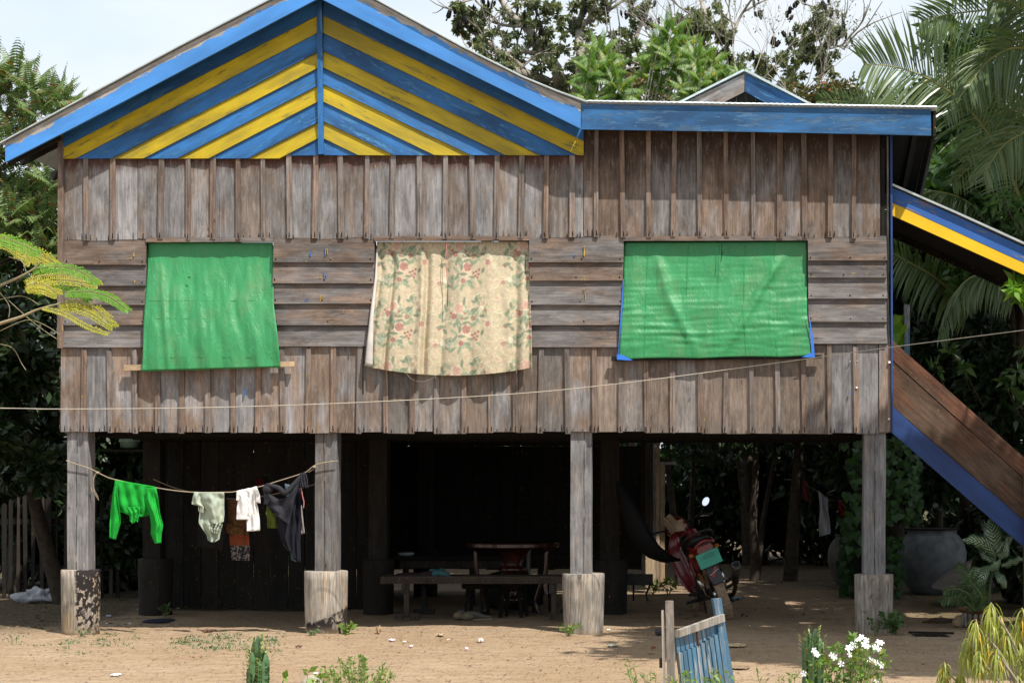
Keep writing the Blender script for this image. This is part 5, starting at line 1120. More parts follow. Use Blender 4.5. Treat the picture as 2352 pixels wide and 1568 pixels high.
# ============================================================ vegetation
def nrm(a): return a/np.maximum(np.linalg.norm(a, axis=-1, keepdims=True), 1e-9)
class Leaves:
    def __init__(s): s.V = []; s.F = []; s.n = 0
    def quads(s, base, d, side, ln, wd, bend=0.0, nrm_=None):
        """diamond leaves: base (n,3), unit direction, unit side, length, width"""
        n = len(base); ln = np.broadcast_to(np.asarray(ln, float).reshape(-1, 1), (n, 1)); wd = np.broadcast_to(np.asarray(wd, float).reshape(-1, 1), (n, 1))
        mid = base+d*ln*.45+ (np.array([0, 0, bend])*ln); tip = base+d*ln
        V = np.stack([base, mid-side*wd/2, tip, mid+side*wd/2], 1).reshape(-1, 3)
        s.V.append(V); i = np.arange(n)[:, None]*4+s.n; s.F.append(i+np.array([[0, 1, 2, 3]])); s.n += 4*n
    def strips(s, base, d, side, ln, wd, droop, k=3):
        """long leaflets bending under gravity, k segments, pointed"""
        n = len(base); ln = np.broadcast_to(np.asarray(ln, float).reshape(-1, 1), (n, 1)); wd = np.broadcast_to(np.asarray(wd, float).reshape(-1, 1), (n, 1)); droop = np.broadcast_to(np.asarray(droop, float).reshape(-1, 1), (n, 1))
        rows = []; p = base.copy(); dd = d.copy()
        for j in range(k+1):
            t = j/k; w_ = wd*(.55+.9*t if t < .5 else 2.0*(1-t)+.02)*.5
            rows += [p-side*w_, p+side*w_]
            dd = nrm(dd+np.array([0, 0, -1.])*droop/k); p = p+dd*ln/k
        V = np.stack(rows, 1); m = 2*(k+1); b = np.arange(n)[:, None]*m+s.n
        for j in range(k): s.F.append(b+np.array([[2*j, 2*j+1, 2*j+3, 2*j+2]]))
        s.V.append(V.reshape(-1, 3)); s.n += n*m
    def build(s, name, mat, parent=None, label=None, kind=None, origin=None):
        V = np.concatenate(s.V); F = np.concatenate(s.F)
        o = (V.min(0)+V.max(0))/2 if parent is not None or origin is None else np.array(origin)
        if parent is None: o[2] = V[:, 2].min()
        me = bpy.data.meshes.new(name); me.vertices.add(len(V)); me.vertices.foreach_set('co', (V-o).astype(np.float32).ravel())
        me.loops.add(F.size); me.loops.foreach_set('vertex_index', F.astype(np.int32).ravel()); me.polygons.add(len(F))
        me.polygons.foreach_set('loop_start', np.arange(0, F.size, 4, dtype=np.int32)); me.polygons.foreach_set('loop_total', np.full(len(F), 4, dtype=np.int32))
        me.materials.append(mat); me.update(calc_edges=True)
        ob = link(name, me, parent, Vector(o)); 
        if kind: ob['kind'] = kind
        return ob
def rdir(n, up=0.0):
    v = rng.normal(size=(n, 3)); v[:, 2] += up; return nrm(v)
def blob(Lf, c, r, n, ls, up=.2, asp=.45, shell=.55):
    v = rdir(n); rad = (shell+(1-shell)*rng.random((n, 1)))
    lumpy = 1+.28*np.sin(v[:, :1]*5+c[0]*3)*np.sin(v[:, 2:3]*6+c[2]*2)+.2*np.sin(v[:, 1:2]*9+c[1])
    p = np.array(c)+v*rad*lumpy*np.array(r); d = nrm(v*.6+rdir(n)*.9+np.array([0, 0, -.25])); s = nrm(np.cross(d, rdir(n, 1.)))
    l_ = ls*rng.uniform(.7, 1.3, n); Lf.quads(p, d, s, l_, l_*asp, .0)
LM = {
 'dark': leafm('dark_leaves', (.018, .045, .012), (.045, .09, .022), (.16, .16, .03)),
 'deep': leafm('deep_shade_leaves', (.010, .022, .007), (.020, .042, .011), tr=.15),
 'mid': leafm('mid_leaves', (.03, .07, .018), (.065, .125, .03)),
 'olive': leafm('olive_leaves', (.075, .10, .05), (.15, .17, .085), (.20, .18, .10), tr=.3),
 'bright': leafm('bright_leaves', (.06, .14, .025), (.17, .27, .045), (.35, .30, .03), tr=.35),
 'palm': leafm('palm_leaves', (.055, .095, .034), (.105, .15, .055), tr=.2, rough=.35, spec=.5),
 'pinn': leafm('pinnate_leaves', (.075, .125, .04), (.14, .20, .065), (.18, .08, .03), tr=.25),
 'yel': leafm('yellow_feather_leaves', (.20, .26, .03), (.42, .36, .035), tr=.35),
 'feath': leafm('green_feather_leaves', (.10, .26, .02), (.18, .33, .03), tr=.4),
 'rust': leafm('rusty_leaves', (.07, .085, .025), (.12, .10, .035), (.30, .09, .03), tr=.15),
 'vine': leafm('vine_leaves', (.010, .035, .008), (.035, .10, .018), tr=.3),
 'weed': leafm('weed_leaves', (.08, .17, .03), (.17, .26, .05), (.28, .26, .06), tr=.3),
 'strap': leafm('strap_leaves', (.20, .26, .07), (.36, .36, .07), (.50, .30, .03), tr=.35),
 'sage': leafm('small_weed_leaves', (.05, .11, .04), (.10, .17, .07), tr=.2),
 'dry': leafm('dry_leaves', (.11, .06, .035), (.20, .13, .07), (.24, .18, .04), tr=.05),
 'bare': plain('pale_bark', (.26, .235, .20), .9, .2, var=.3, sc=9),
}
BARK = plain('bark', (.05, .040, .031), .95, .1, var=.45, sc=14, bump=.6)
def limbs(m, p, d, ln, r, depth, spread=.6, up=.15, ends=None, nseg=4, seed=None):
    pts = [Vector(p)]; d = Vector(d).normalized()
    for i in range(nseg):
        d = (d+Vector((J(.28), J(.28), J(.2)+up*.3))).normalized(); pts.append(pts[-1]+d*ln/nseg)
    m.tube(pts, [r*(1-.5*i/nseg) for i in range(nseg+1)], 5 if r < .03 else 7, cap=False)
    if ends is not None: ends += [pts[-1], pts[len(pts)//2]] if depth <= 1 else []
    if depth > 0:
        for k in range(random.choice([2, 3, 3])):
            q = pts[-1-(k % 2)]; dd = (d+Vector((J(1), J(1), J(.7)+up))*spread).normalized(); limbs(m, q, dd, ln*random.uniform(.6, .85), r*.55, depth-1, spread, up, ends, max(3, nseg-1))
def bushtree(name, label, cat, base, blobs, trunk, n, ls, lm, group=None, asp=.45, trunkr=.12, dens=None):
    t = thing(name, base, label, cat, group); Lf = Leaves(); vol = sum(b[1][0]*b[1][2]+b[1][0]*b[1][1] for b in blobs)
    for c, r in blobs: blob(Lf, c, r, int(n*(r[0]*r[2]+r[0]*r[1])/vol), ls, asp=asp)
    Lf.build('crown', lm, t); m = MB()
    for tr in trunk: m.tube(smoothpath(tr, 12), [trunkr*(1-.6*i/12) for i in range(13)], 8, cap=False)
    top = Vector(trunk[0][-1])
    for c, r in blobs[:14]: m.tube(smoothpath([top*.6+Vector(trunk[0][0])*.4, (top+Vector(c))/2+Vector((0, 0, -.1)), Vector(c)], 6), [trunkr*.35*(1-.12*i) for i in range(7)], 5, cap=False)
    m.build('trunk', BARK, t, smooth=True); return t
def rb(x, y, Y, rx, rz=None, ry=None):   # blob from px centre and px radii
    k = (DC+Y)/(DC*PM); return (tuple(P(x, y, Y)), (rx*k, (ry or rx*k*.8) if not ry else ry, (rz or rx)*k))
# ---- dense foliage behind the house, right side and behind the open bay
def mass(x0, x1, y0, y1, Y, nb, r, jy=1.0):
    return [rb(random.uniform(x0, x1), random.uniform(y0, y1), Y+J(jy), random.uniform(.7, 1.2)*r) for _ in range(nb)]
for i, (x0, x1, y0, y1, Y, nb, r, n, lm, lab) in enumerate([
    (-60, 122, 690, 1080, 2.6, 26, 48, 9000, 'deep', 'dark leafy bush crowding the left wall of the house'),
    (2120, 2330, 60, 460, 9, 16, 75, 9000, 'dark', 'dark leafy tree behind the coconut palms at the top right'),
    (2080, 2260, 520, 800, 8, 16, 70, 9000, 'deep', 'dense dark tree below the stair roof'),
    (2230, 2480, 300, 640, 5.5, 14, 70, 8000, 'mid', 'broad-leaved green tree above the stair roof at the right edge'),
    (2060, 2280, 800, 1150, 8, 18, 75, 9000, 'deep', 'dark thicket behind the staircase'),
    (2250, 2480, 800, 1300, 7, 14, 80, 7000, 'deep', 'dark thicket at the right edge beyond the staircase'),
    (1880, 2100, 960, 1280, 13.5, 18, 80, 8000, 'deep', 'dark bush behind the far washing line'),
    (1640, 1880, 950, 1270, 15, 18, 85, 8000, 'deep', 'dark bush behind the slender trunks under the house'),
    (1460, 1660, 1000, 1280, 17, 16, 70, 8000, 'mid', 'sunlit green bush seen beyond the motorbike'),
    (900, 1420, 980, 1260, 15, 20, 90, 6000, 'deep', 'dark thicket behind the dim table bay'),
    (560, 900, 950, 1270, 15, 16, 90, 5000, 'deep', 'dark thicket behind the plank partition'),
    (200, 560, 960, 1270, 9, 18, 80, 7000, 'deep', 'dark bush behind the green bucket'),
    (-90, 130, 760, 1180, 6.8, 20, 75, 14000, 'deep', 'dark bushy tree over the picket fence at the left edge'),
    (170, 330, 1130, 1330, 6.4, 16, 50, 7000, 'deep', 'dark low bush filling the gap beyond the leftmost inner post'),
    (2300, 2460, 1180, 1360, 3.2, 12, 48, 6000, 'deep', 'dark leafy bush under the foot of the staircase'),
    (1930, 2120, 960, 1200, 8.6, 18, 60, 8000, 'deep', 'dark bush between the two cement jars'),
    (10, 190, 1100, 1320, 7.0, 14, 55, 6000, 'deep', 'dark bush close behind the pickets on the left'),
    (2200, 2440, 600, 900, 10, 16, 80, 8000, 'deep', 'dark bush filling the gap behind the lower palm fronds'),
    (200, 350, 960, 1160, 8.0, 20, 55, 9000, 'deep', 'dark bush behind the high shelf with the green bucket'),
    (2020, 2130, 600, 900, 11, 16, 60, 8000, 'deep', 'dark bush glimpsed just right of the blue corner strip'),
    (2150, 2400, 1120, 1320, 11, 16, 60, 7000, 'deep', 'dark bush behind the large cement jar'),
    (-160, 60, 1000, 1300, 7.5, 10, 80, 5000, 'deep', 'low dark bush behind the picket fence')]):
    k = 1; b = mass(x0, x1, y0, y1, Y, nb, r, 1.2); bc = G((x0+x1)/2, Y)
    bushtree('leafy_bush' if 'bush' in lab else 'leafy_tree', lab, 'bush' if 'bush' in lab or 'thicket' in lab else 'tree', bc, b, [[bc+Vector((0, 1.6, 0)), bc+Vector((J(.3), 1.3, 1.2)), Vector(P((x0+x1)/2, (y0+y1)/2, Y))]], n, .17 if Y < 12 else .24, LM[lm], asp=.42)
# far wood line that closes the horizon
Lf = Leaves()
for i in range(60):
    x = -32+i*1.05+J(.5); blob(Lf, (x, 27+J(2), 1.6+J(.4)), (1.4, 1.2, 2.2), 500, .3)
tag(Lf.build('far_woods', LM['dark']), kind='stuff')
# slender trunks in the open bay
for i, (pts, Y, r, lab) in enumerate([([(1532, 990), (1536, 1080), (1545, 1160), (1556, 1250), (1560, 1340)], 8.2, .055, 'leaning slender trunk just right of the screen boards'),
    ([(1738, 990), (1735, 1100), (1730, 1200), (1735, 1280), (1731, 1345)], 9, .07, 'pale forked trunk in the middle of the dark bay'),
    ([(1790, 990), (1770, 1100), (1752, 1200), (1745, 1280), (1736, 1345)], 9.3, .045, 'thin trunk leaning onto the pale forked trunk'),
    ([(1838, 990), (1830, 1100), (1822, 1220), (1815, 1335)], 9.0, .10, 'thicker dark trunk beside the far washing line'),
    ([(1595, 1010), (1590, 1120), (1585, 1230), (1582, 1335)], 11, .05, 'dark stem behind the motorbike mirror'),
    ([(1692, 1000), (1700, 1110), (1720, 1180), (1733, 1240)], 9.1, .03, 'thin curved stem crossing to the pale forked trunk')]):
    base = P(*pts[-1], Y); base.z = 0; t = thing('tree', base, lab, 'tree', None); m = MB(); q = [P(a, b, Y) for a, b in pts]; q[-1].z = min(q[-1].z, 0) if i != 5 else q[-1].z
    m.tube(smoothpath(q[::-1], 20), [r*(1.15-.5*k/20) for k in range(21)], 10, cap=False); m.build('trunk', BARK, t, smooth=True)
    Lf = Leaves(); 
    for k in range(4): blob(Lf, tuple(q[0]+Vector((J(.8), J(.5), .3+J(.4)))), (.7, .6, .5), 350, .13)
    Lf.build('crown', LM['deep'], t)
# ---- pinnate plants
def pinnate(Lf, p0, d0, ln, lw, nl, droop=.8, lm=.33, stems=None, asp=.3, ld=1.1, tipshort=.45):
    """one compound leaf: rachis from p0 along d0 bending down, with pairs of hanging leaflets"""
    n = nl; p = np.array(p0, float); d = np.array(d0, float); d /= np.linalg.norm(d); pts = []; ds = []
    for i in range(n): pts.append(p.copy()); ds.append(d.copy()); d = d+np.array([0, 0, -droop/n]); d /= np.linalg.norm(d); p = p+d*ln/n
    pts = np.array(pts); ds = np.array(ds); t = np.linspace(0, 1, n); keep = t > .12
    side = nrm(np.cross(ds, np.array([0, 0, 1.]))+1e-6); lens = ln*lm*np.sin(np.pi*(.15+.80*t))**.6*(1-tipshort*t)
    for s in (1, -1):
        dd = nrm(side*s*.8+ds*.45+np.array([0, 0, -.35*ld])+rng.normal(size=(n, 3))*.06); nn = nrm(np.cross(dd, ds)); w_ = nrm(np.cross(dd, nn))
        Lf.strips(pts[keep], dd[keep], w_[keep], lens[keep], lens[keep]*asp, ld, 2)
    if stems is not None: stems.tube([Vector(q) for q in pts[::max(1, n//5)]], [.006*ln*(1-.6*i/6) for i in range(len(pts[::max(1, n//5)]))], 4, cap=False)
def pinnate_tree(name, label, base_px, Y, heads, lm, group=None, flen=.8, nl=14, nf=18, trunk=None, lw=.3, asp=.3, cat='tree', droop=1.0, ld=1.1, stemm=None):
    base = P(*base_px, Y); t = thing(name, (base.x, Y, 0), label, cat, group); Lf = Leaves(); st = MB()
    for (hx, hy, s) in heads:
        c = P(hx, hy, Y+J(.4)); k = (DC+Y)/(DC*PM)
        for i in range(nf):
            a = i*2.399+J(.3); el = lerp(1.35, -.15, (i/nf)**.8); d = (math.cos(a)*math.cos(el), math.sin(a)*math.cos(el)*.8, math.sin(el)+.15)
            pinnate(Lf, c+Vector((0, 0, -.3*s*flen*i/nf)), d, flen*s*random.uniform(.85, 1.15), lw, nl, droop, stems=st, asp=asp, ld=ld)
    Lf.build('crown', lm, t)
    hz = sum(P(0, h[1], Y).z for h in heads)/len(heads); fork = Vector((base.x, Y, hz*.55))
    st.tube(smoothpath([Vector((base.x, Y, 0)), Vector((base.x+.05, Y, hz*.3)), fork], 10), [.075-.003*i for i in range(11)], 8, cap=False)
    for (hx, hy, s) in heads: c = P(hx, hy+3, Y); st.tube(smoothpath([fork+Vector((J(.02), J(.02), -.05)), fork.lerp(c, .5)+Vector((0, 0, .1)), c], 8), [.03*(1-.1*i) for i in range(9)], 5, cap=False)
    st.build('trunk', stemm or LM['bare'], t, smooth=True); return t
# left tree with rusty-tipped compound leaves
hl = [(35, 165, 1), (70, 190, .9), (10, 215, 1), (110, 215, .9), (135, 205, .8), (40, 265, 1), (150, 235, .8), (-20, 160, 1), (15, 310, 1), (90, 250, .8), (60, 330, .9), (-20, 360, 1), (50, 430, 1), (20, 480, 1), (90, 440, 1), (120, 400, .9), (60, 510, 1), (110, 500, 1), (0, 420, 1), (125, 455, .9), (30, 545, 1), (100, 560, 1), (-40, 480, 1), (125, 540, .9)]
hl = [(x, y+8, s) for x, y, s in hl]
pinnate_tree('pinnate_tree', 'tall tree with drooping compound leaves at the left edge', (-420, 900), 4.5, hl, LM['pinn'], flen=.50, nl=15, nf=12, asp=.30, droop=.5, ld=.8, stemm=BARK)
Lf = Leaves()
for c, r in mass(-60, 125, 440, 700, 6.3, 16, 55, .4): blob(Lf, c, r, 420, .12)
t = thing('leafy_tree', G(30, 6.3), 'dark green tree filling the gap behind the compound-leaved tree', 'tree'); Lf.build('crown', LM['dark'], t); m = MB(); m.tube([G(30, 6.3), P(40, 600, 6.3)], [.12, .08], 8); m.build('trunk', BARK, t)
# bright young trees behind the roof
for (lab, base, heads, Y) in (('bright green young tree with drooping leaflets, left of the three behind the roof', (1392, 560), [(1378, 118, 1), (1355, 160, .9), (1400, 155, .9), (1345, 205, .8), (1420, 200, .9), (1380, 190, 1), (1440, 235, .8), (1360, 235, .8), (1400, 240, .9)], 9),
                              ('tallest bright green young tree with a pale stem behind the roof', (1410, 560), [(1540, 75, 1), (1510, 110, .9), (1570, 105, 1), (1495, 150, .9), (1545, 130, .9), (1585, 140, .8), (1505, 185, .8), (1560, 175, .7)], 9.6),
                              ('bright green young tree just left of the small rear gable', (1440, 560), [(1600, 130, .9), (1635, 145, .9), (1610, 180, .9), (1655, 185, .8), (1590, 215, .8), (1700, 170, .5), (1625, 220, .9), (1575, 205, .7), (1670, 178, .7)], 8.6)):
    pinnate_tree('young_tree', lab, base, Y, heads, LM['bright'], 'bright young trees behind the roof', flen=.46, nl=24, nf=14, asp=.19, droop=1.0, ld=1.3)
# ---- big bat tree
YBT = 26.0; kB = (DC+YBT)/(DC*PM)
BT = thing('large_tree', G(1400, YBT), 'large spreading tree full of hanging fruit bats behind the roof', 'tree'); m = MB()
LB_ = [([(1400, 700), (1395, 400), (1392, 330), (1370, 292), (1325, 262), (1300, 240), (1280, 215), (1262, 195), (1215, 175), (1175, 165), (1120, 155), (1090, 160)], .34),
       ([(1325, 262), (1310, 225), (1285, 200), (1280, 160), (1255, 130), (1215, 70), (1180, 40), (1150, 0), (1130, -40)], .20),
       ([(1300, 240), (1330, 200), (1335, 150), (1330, 90), (1335, 40), (1350, 0), (1360, -40)], .17),
       ([(1262, 195), (1220, 180), (1190, 150), (1150, 120), (1110, 90), (1080, 70), (1060, 50)], .12),
       ([(1250, 130), (1200, 118), (1140, 120), (1100, 90)], .07), ([(1325, 160), (1380, 170), (1430, 150), (1460, 90), (1480, 30), (1500, -20)], .10),
       ([(1440, 140), (1500, 150), (1540, 110)], .05), ([(1335, 60), (1370, 40), (1420, 10), (1450, -20)], .07), ([(1392, 330), (1450, 280), (1560, 240), (1600, 180), (1610, 110), (1620, 50), (1605, -20)], .17),
       ([(1600, 170), (1650, 130), (1680, 90), (1700, 40), (1740, -20)], .08), ([(1560, 240), (1700, 220), (1790, 200), (1830, 150), (1850, 100), (1880, 50), (1900, 10)], .12),
       ([(1830, 150), (1880, 110), (1920, 105), (1940, 115)], .05), ([(1205, 60), (1170, 60), (1130, 50), (1075, 20), (1050, 5)], .05)]
def tip(p, s): return P(p[0], p[1], YBT+nz(p[0]*.01, p[1]*.01)*2)
for pts, r in LB_:
    q = smoothpath([tip(p, 0) for p in pts], 30); m.tube(q, [r*(1-.75*i/30) for i in range(31)], 7, cap=False)
    for k in range(8, 30, 4): limbs(m, q[k], Vector((J(1), J(.6), .5+J(.6))), random.uniform(.5, 1.1), .03, 1, .7, .1)
m.build('trunk', LM['bare'], BT, smooth=True)
Lf = Leaves()
cl = [(1080, 60, 28, 14), (1110, 80, 34, 18), (1150, 95, 40, 22), (1130, 130, 40, 18), (1180, 120, 38, 22), (1100, 150, 22, 12), (1165, 160, 30, 14), (1215, 55, 36, 26), (1190, 30, 34, 20), (1240, 20, 36, 24), (1265, 40, 26, 24), (1230, 90, 40, 24), (1270, 100, 30, 20), (1250, 160, 34, 22), (1295, 140, 34, 26), (1285, 185, 26, 18), (1220, 200, 18, 14), (1235, 235, 26, 12), (1210, 225, 16, 10), (1320, 60, 34, 26), (1350, 90, 38, 26), (1340, 130, 36, 24), (1385, 120, 36, 26), (1420, 140, 36, 20), (1370, 160, 36, 22), (1420, 90, 26, 20), (1455, 60, 24, 26), (1470, 30, 22, 20), (1380, 20, 30, 20), (1350, 10, 30, 20), (1470, 120, 30, 22), (1430, 180, 30, 22), (1480, 170, 32, 26), (1310, 220, 22, 14), (1060, 20, 18, 8), (1055, 60, 16, 10), (1100, 30, 24, 8),
      (1590, 30, 34, 30), (1620, 60, 38, 30), (1600, 100, 40, 26), (1650, 90, 34, 26), (1640, 20, 30, 22), (1580, 70, 28, 26), (1660, 130, 24, 18), (1690, 150, 26, 16), (1640, 160, 30, 22), (1600, 150, 30, 20), (1730, 150, 30, 14), (1620, 195, 34, 20), (1560, 180, 30, 22), (1680, 195, 36, 16),
      (1790, 130, 34, 18), (1820, 150, 40, 22), (1850, 120, 34, 26), (1880, 90, 34, 22), (1870, 60, 24, 22), (1900, 130, 28, 14), (1840, 100, 26, 24), (1890, 35, 18, 16), (1920, 75, 20, 16), (1760, 165, 30, 16), (1860, 155, 40, 14), (1900, 150, 22, 10), (1790, 190, 40, 16)]
for (x, y, a, b) in cl:
    for k in range(7):
        c = tip((x+J(a*1.0), y+J(b*1.0)), 0); c.y += J(.8); blob(Lf, tuple(c), (a*kB*.26, .3, b*kB*.22), 54, .13, asp=.5, shell=.1)
Lf.build('crown', LM['olive'], BT)
bats = [(1060, 52), (1118, 30), (1133, 38), (1142, 24), (1150, 40), (1168, 26), (1185, 14), (1083, 73), (1100, 48), (1040+8, 60), (1071, 82), (1200, 52), (1215, 60), (1240, 62), (1238, 110), (1262, 124), (1245, 130), (1255, 100), (1338, 22), (1350, 14), (1360, 26), (1376, 18), (1390, 35), (1400, 50), (1350, 50), (1320, 85), (1325, 75), (1378, 28), (1455, 15), (1460, 30), (1476, 60), (1488, 70), (1496, 80), (1508, 40), (1515, 78), (1545, 83), (1430, 60), (1440, 62), (1448, 70), (1500, 85), (1520, 110), (1425, 160),
        (1730, 66), (1742, 60), (1727, 38), (1736, 26), (1745, 3), (1678, 120), (1725, 150), (1740, 170), (1755, 175), (1732, 178), (1790, 108), (1802, 62), (1810, 52), (1815, 72), (1820, 105), (1830, 40), (1840, 25), (1848, 20), (1870, 10), (1882, 12), (1898, 30), (1880, 42), (1904, 55), (1915, 60), (1927, 68), (1930, 88), (1944, 122), (1936, 112), (1900, 90), (1925, 100), (1788, 130), (1812, 135), (1775, 120), (1860, 80)]
batm = plain('bat_fur', (.012, .011, .011), .7, .2)
m = MB(); m.ell((0, 0, -.14), (.055, .05, .13), n=8, m=6); m.ell((0, -.02, -.30), (.03, .03, .035), n=6, m=4); m.add([(-.06, .01, -.02), (-.075, .02, -.2), (-.02, .03, -.26), (0, .04, -.02)], [(0, 1, 2, 3)]); m.add([(.06, .01, -.02), (.075, .02, -.2), (.02, .03, -.26), (0, .04, -.02)], [(3, 2, 1, 0)]); m.tube([(0, 0, .04), (0, 0, -.04)], .008, 4)
b0 = m.build('fruit_bat', batm, None, origin=(0, 0, 0))
for i, (x, y) in enumerate(bats):
    o = b0 if i == 0 else b0.copy()
    if i: COL.objects.link(o)
    side = 'left limbs' if x < 1300 else ('middle limbs' if x < 1600 else ('right limbs' if x > 1770 else 'thin branches above the small gable'))
    c = tip((x, y), 0); o.location = c+Vector((0, -1.1, .12)); o.rotation_euler = (J(.3), J(.9), J(3)); s = random.uniform(.62, .9); o.scale = (s*1.1, s, s)
    o['label'] = side; o['category'] = 'bat'; o['group'] = 'fruit bats hanging in the large tree'; BATS = globals().setdefault('BATS', []); BATS.append((side, x, o))
_w = ['leftmost', 'second', 'third', 'fourth', 'fifth', 'sixth', 'seventh', 'eighth', 'ninth', 'tenth', 'eleventh', 'twelfth', 'thirteenth', 'fourteenth', 'fifteenth', 'sixteenth', 'seventeenth', 'eighteenth', 'nineteenth', 'twentieth', 'twenty-first', 'twenty-second', 'twenty-third', 'twenty-fourth', 'twenty-fifth', 'twenty-sixth']
for sd in set(b[0] for b in BATS):
    for i, (_, x, o) in enumerate(sorted([b for b in BATS if b[0] == sd], key=lambda b: b[1])): o['label'] = '%s fruit bat%s hanging in the %s' % (_w[i], '' if i == 0 else ' from the left', sd if 'gable' in sd else sd+' of the tree')
# bare pale tree and rusty shrub
for (lab, x, y, Y, ln, dep) in (('leafless pale twiggy tree above the small rear gable', 1690, 235, 22, 1.5, 3), ('leafless twiggy tree left of the small gable, behind the bright tree', 1560, 140, 24, 1.2, 3), ('bare twigs poking above the rusty shrub at the right', 1830, 235, 20, 1.0, 3)):
    base = G(x, Y); t = thing('bare_tree', base, lab, 'tree'); m = MB(); p = P(x, y, Y); m.tube([base, p], [.10, .05], 7); e = []
    for k in range(6): limbs(m, p, Vector((J(1), J(.6), .8)), ln, .016, dep, .7, .25, e)
    m.build('trunk', LM['bare'], t); Lf = Leaves()
    for q in e[::3]: blob(Lf, tuple(q), (.10, .10, .06), 4, .07)
    Lf.build('crown', LM['olive'], t)
bushtree('rusty_shrub', 'shrub with rusty reddish leaves behind the right end of the roof', 'shrub', G(1900, 16), mass(1780, 2080, 215, 330, 16, 30, 34, .8)+mass(1440, 1520, 190, 300, 16, 8, 26, .8), [[G(1900, 16), P(1900, 300, 16)]], 16000, .10, LM['rust'], trunkr=.1)
# ---- coconut palms
def palmfrond(Lf, st, px, ln, nl, wd=.035, droop=1.1, Y=None, hang=.0, asym=1, lf=1.0, spread=1.0):
    pts = smoothpath([P(a, b, c) for a, b, c in px], nl); 
    st.tube(pts, [.022*(1-.8*i/nl) for i in range(nl+1)], 6, cap=False)
    A = np.array([list(p) for p in pts]); T = nrm(np.gradient(A, axis=0)); t = np.linspace(0, 1, nl+1)
    view = np.array([0, -1., 0]); side = nrm(np.cross(T, view)); lens = ln*np.sin(np.pi*(.10+.84*t))**.55*(1-.25*t)
    for s in (1, -1):
        d = nrm(side*s*(.95*spread)+T*.62+np.array([0, -.25, -hang])+rng.normal(size=(nl+1, 3))*.07); w_ = nrm(np.cross(d, view+rng.normal(size=(nl+1, 3))*.35))
        Lf.strips(A, d, w_, lens*rng.uniform(.85, 1.1, nl+1)*(1 if s > 0 else asym), wd, droop*rng.uniform(.7, 1.3, nl+1), 4)
def palm(name, lab, base, crown, fr):
    t = thing(name, base, lab, 'palm tree'); Lf = Leaves(); st = MB()
    for f in fr: palmfrond(Lf, st, *f[:3], **(f[3] if len(f) > 3 else {}))
    Lf.build('fronds', LM['palm'], t); st.build('midribs', leafm('palm_midrib', (.16, .17, .05), (.20, .20, .07), tr=0), t, smooth=True)
    m = MB(); m.tube(smoothpath([Vector(base), (Vector(base)+crown)/2+Vector((.15, 0, 0)), crown], 14), [.17]*3+[.14]*12, 12); m.build('trunk', plain('palm_trunk', (.16, .135, .11), .9, var=.35, sc=20), t, smooth=True)
Yp = 4.0; c = P(2480, 420, Yp)
palm('coconut_palm', 'coconut palm with long arching fronds over the right end of the roof', G(2520, Yp), c, [
    ([(2345, 460, 4), (2290, 340, 3.6), (2215, 240, 3.2), (2130, 180, 3), (2050, 153, 2.9), (1985, 148, 2.8)], .98, 84, dict(droop=.5, wd=.027)),
    ([(2470, 420, 4), (2420, 200, 3.8), (2352, 86, 3.6), (2266, 113, 3.4), (2200, 170, 3.2), (2160, 240, 3.1)], .95, 84, dict(droop=1.0, hang=.5, wd=.027)),
    ([(2500, 300, 3.4), (2420, 150, 3.2), (2340, 110, 3), (2270, 140, 2.9), (2225, 200, 2.8)], .85, 70, dict(droop=.9, hang=.5, wd=.027)),
    ([(2500, 420, 4), (2440, 330, 3.4), (2380, 300, 3.2), (2310, 330, 3), (2260, 400, 2.9)], .8, 60, dict(droop=1.0, hang=.3, wd=.027)),
    ([(2480, 400, 4), (2440, 120, 4), (2352, 20, 4), (2250, 25, 4), (2173, 35, 4), (2118, 48, 4)], .70, 60, dict(droop=.7, wd=.028)),
    ([(2480, 400, 4.3), (2470, 60, 4.4), (2400, -60, 4.4), (2300, -70, 4.4), (2190, -20, 4.4)], .9, 60, dict(droop=1.1)),
    ([(2480, 420, 4), (2400, 300, 4.5), (2330, 250, 4.6), (2270, 280, 4.6), (2220, 350, 4.6)], .7, 54, dict(droop=1.0)),
    ([(2480, 430, 3.7), (2420, 180, 3.3), (2380, 60, 3.2), (2330, 10, 3.1), (2280, 0, 3)], .8, 56, dict(droop=.9)),
    ([(2480, 430, 4), (2430, 380, 4.6), (2350, 330, 4.8), (2270, 350, 4.8), (2190, 420, 4.8)], .6, 50, dict(droop=1.2))])
c = P(2420, 720, 6.5)
palm('coconut_palm', 'younger coconut palm with fronds hanging below the stair roof', G(2440, 6.5), c, [
    ([(2225, 720, 6), (2188, 673, 5.5), (2140, 632, 5.2), (2091, 604, 5), (2040, 575, 4.9)], .72, 50, dict(droop=.9, hang=.4, wd=.03)),
    ([(2330, 690, 4.6), (2304, 650, 4.5), (2245, 632, 4.4), (2193, 676, 4.3), (2160, 771, 4.3)], .55, 50, dict(droop=1.8, hang=1.0, wd=.03)),
    ([(2260, 700, 6), (2230, 600, 5.8), (2160, 520, 5.6), (2095, 480, 5.4), (2060, 470, 5.3)], .55, 44, dict(droop=1.2, hang=.4)),
    ([(2240, 680, 6), (2280, 600, 5.8), (2330, 560, 5.6), (2380, 560, 5.4)], .6, 44, dict(droop=1.0)),
    ([(2300, 560, 5.5), (2230, 470, 5.5), (2150, 440, 5.4), (2110, 452, 5.4)], .45, 40, dict(droop=2.2, hang=1.0))])
c = P(1985, 330, 10)
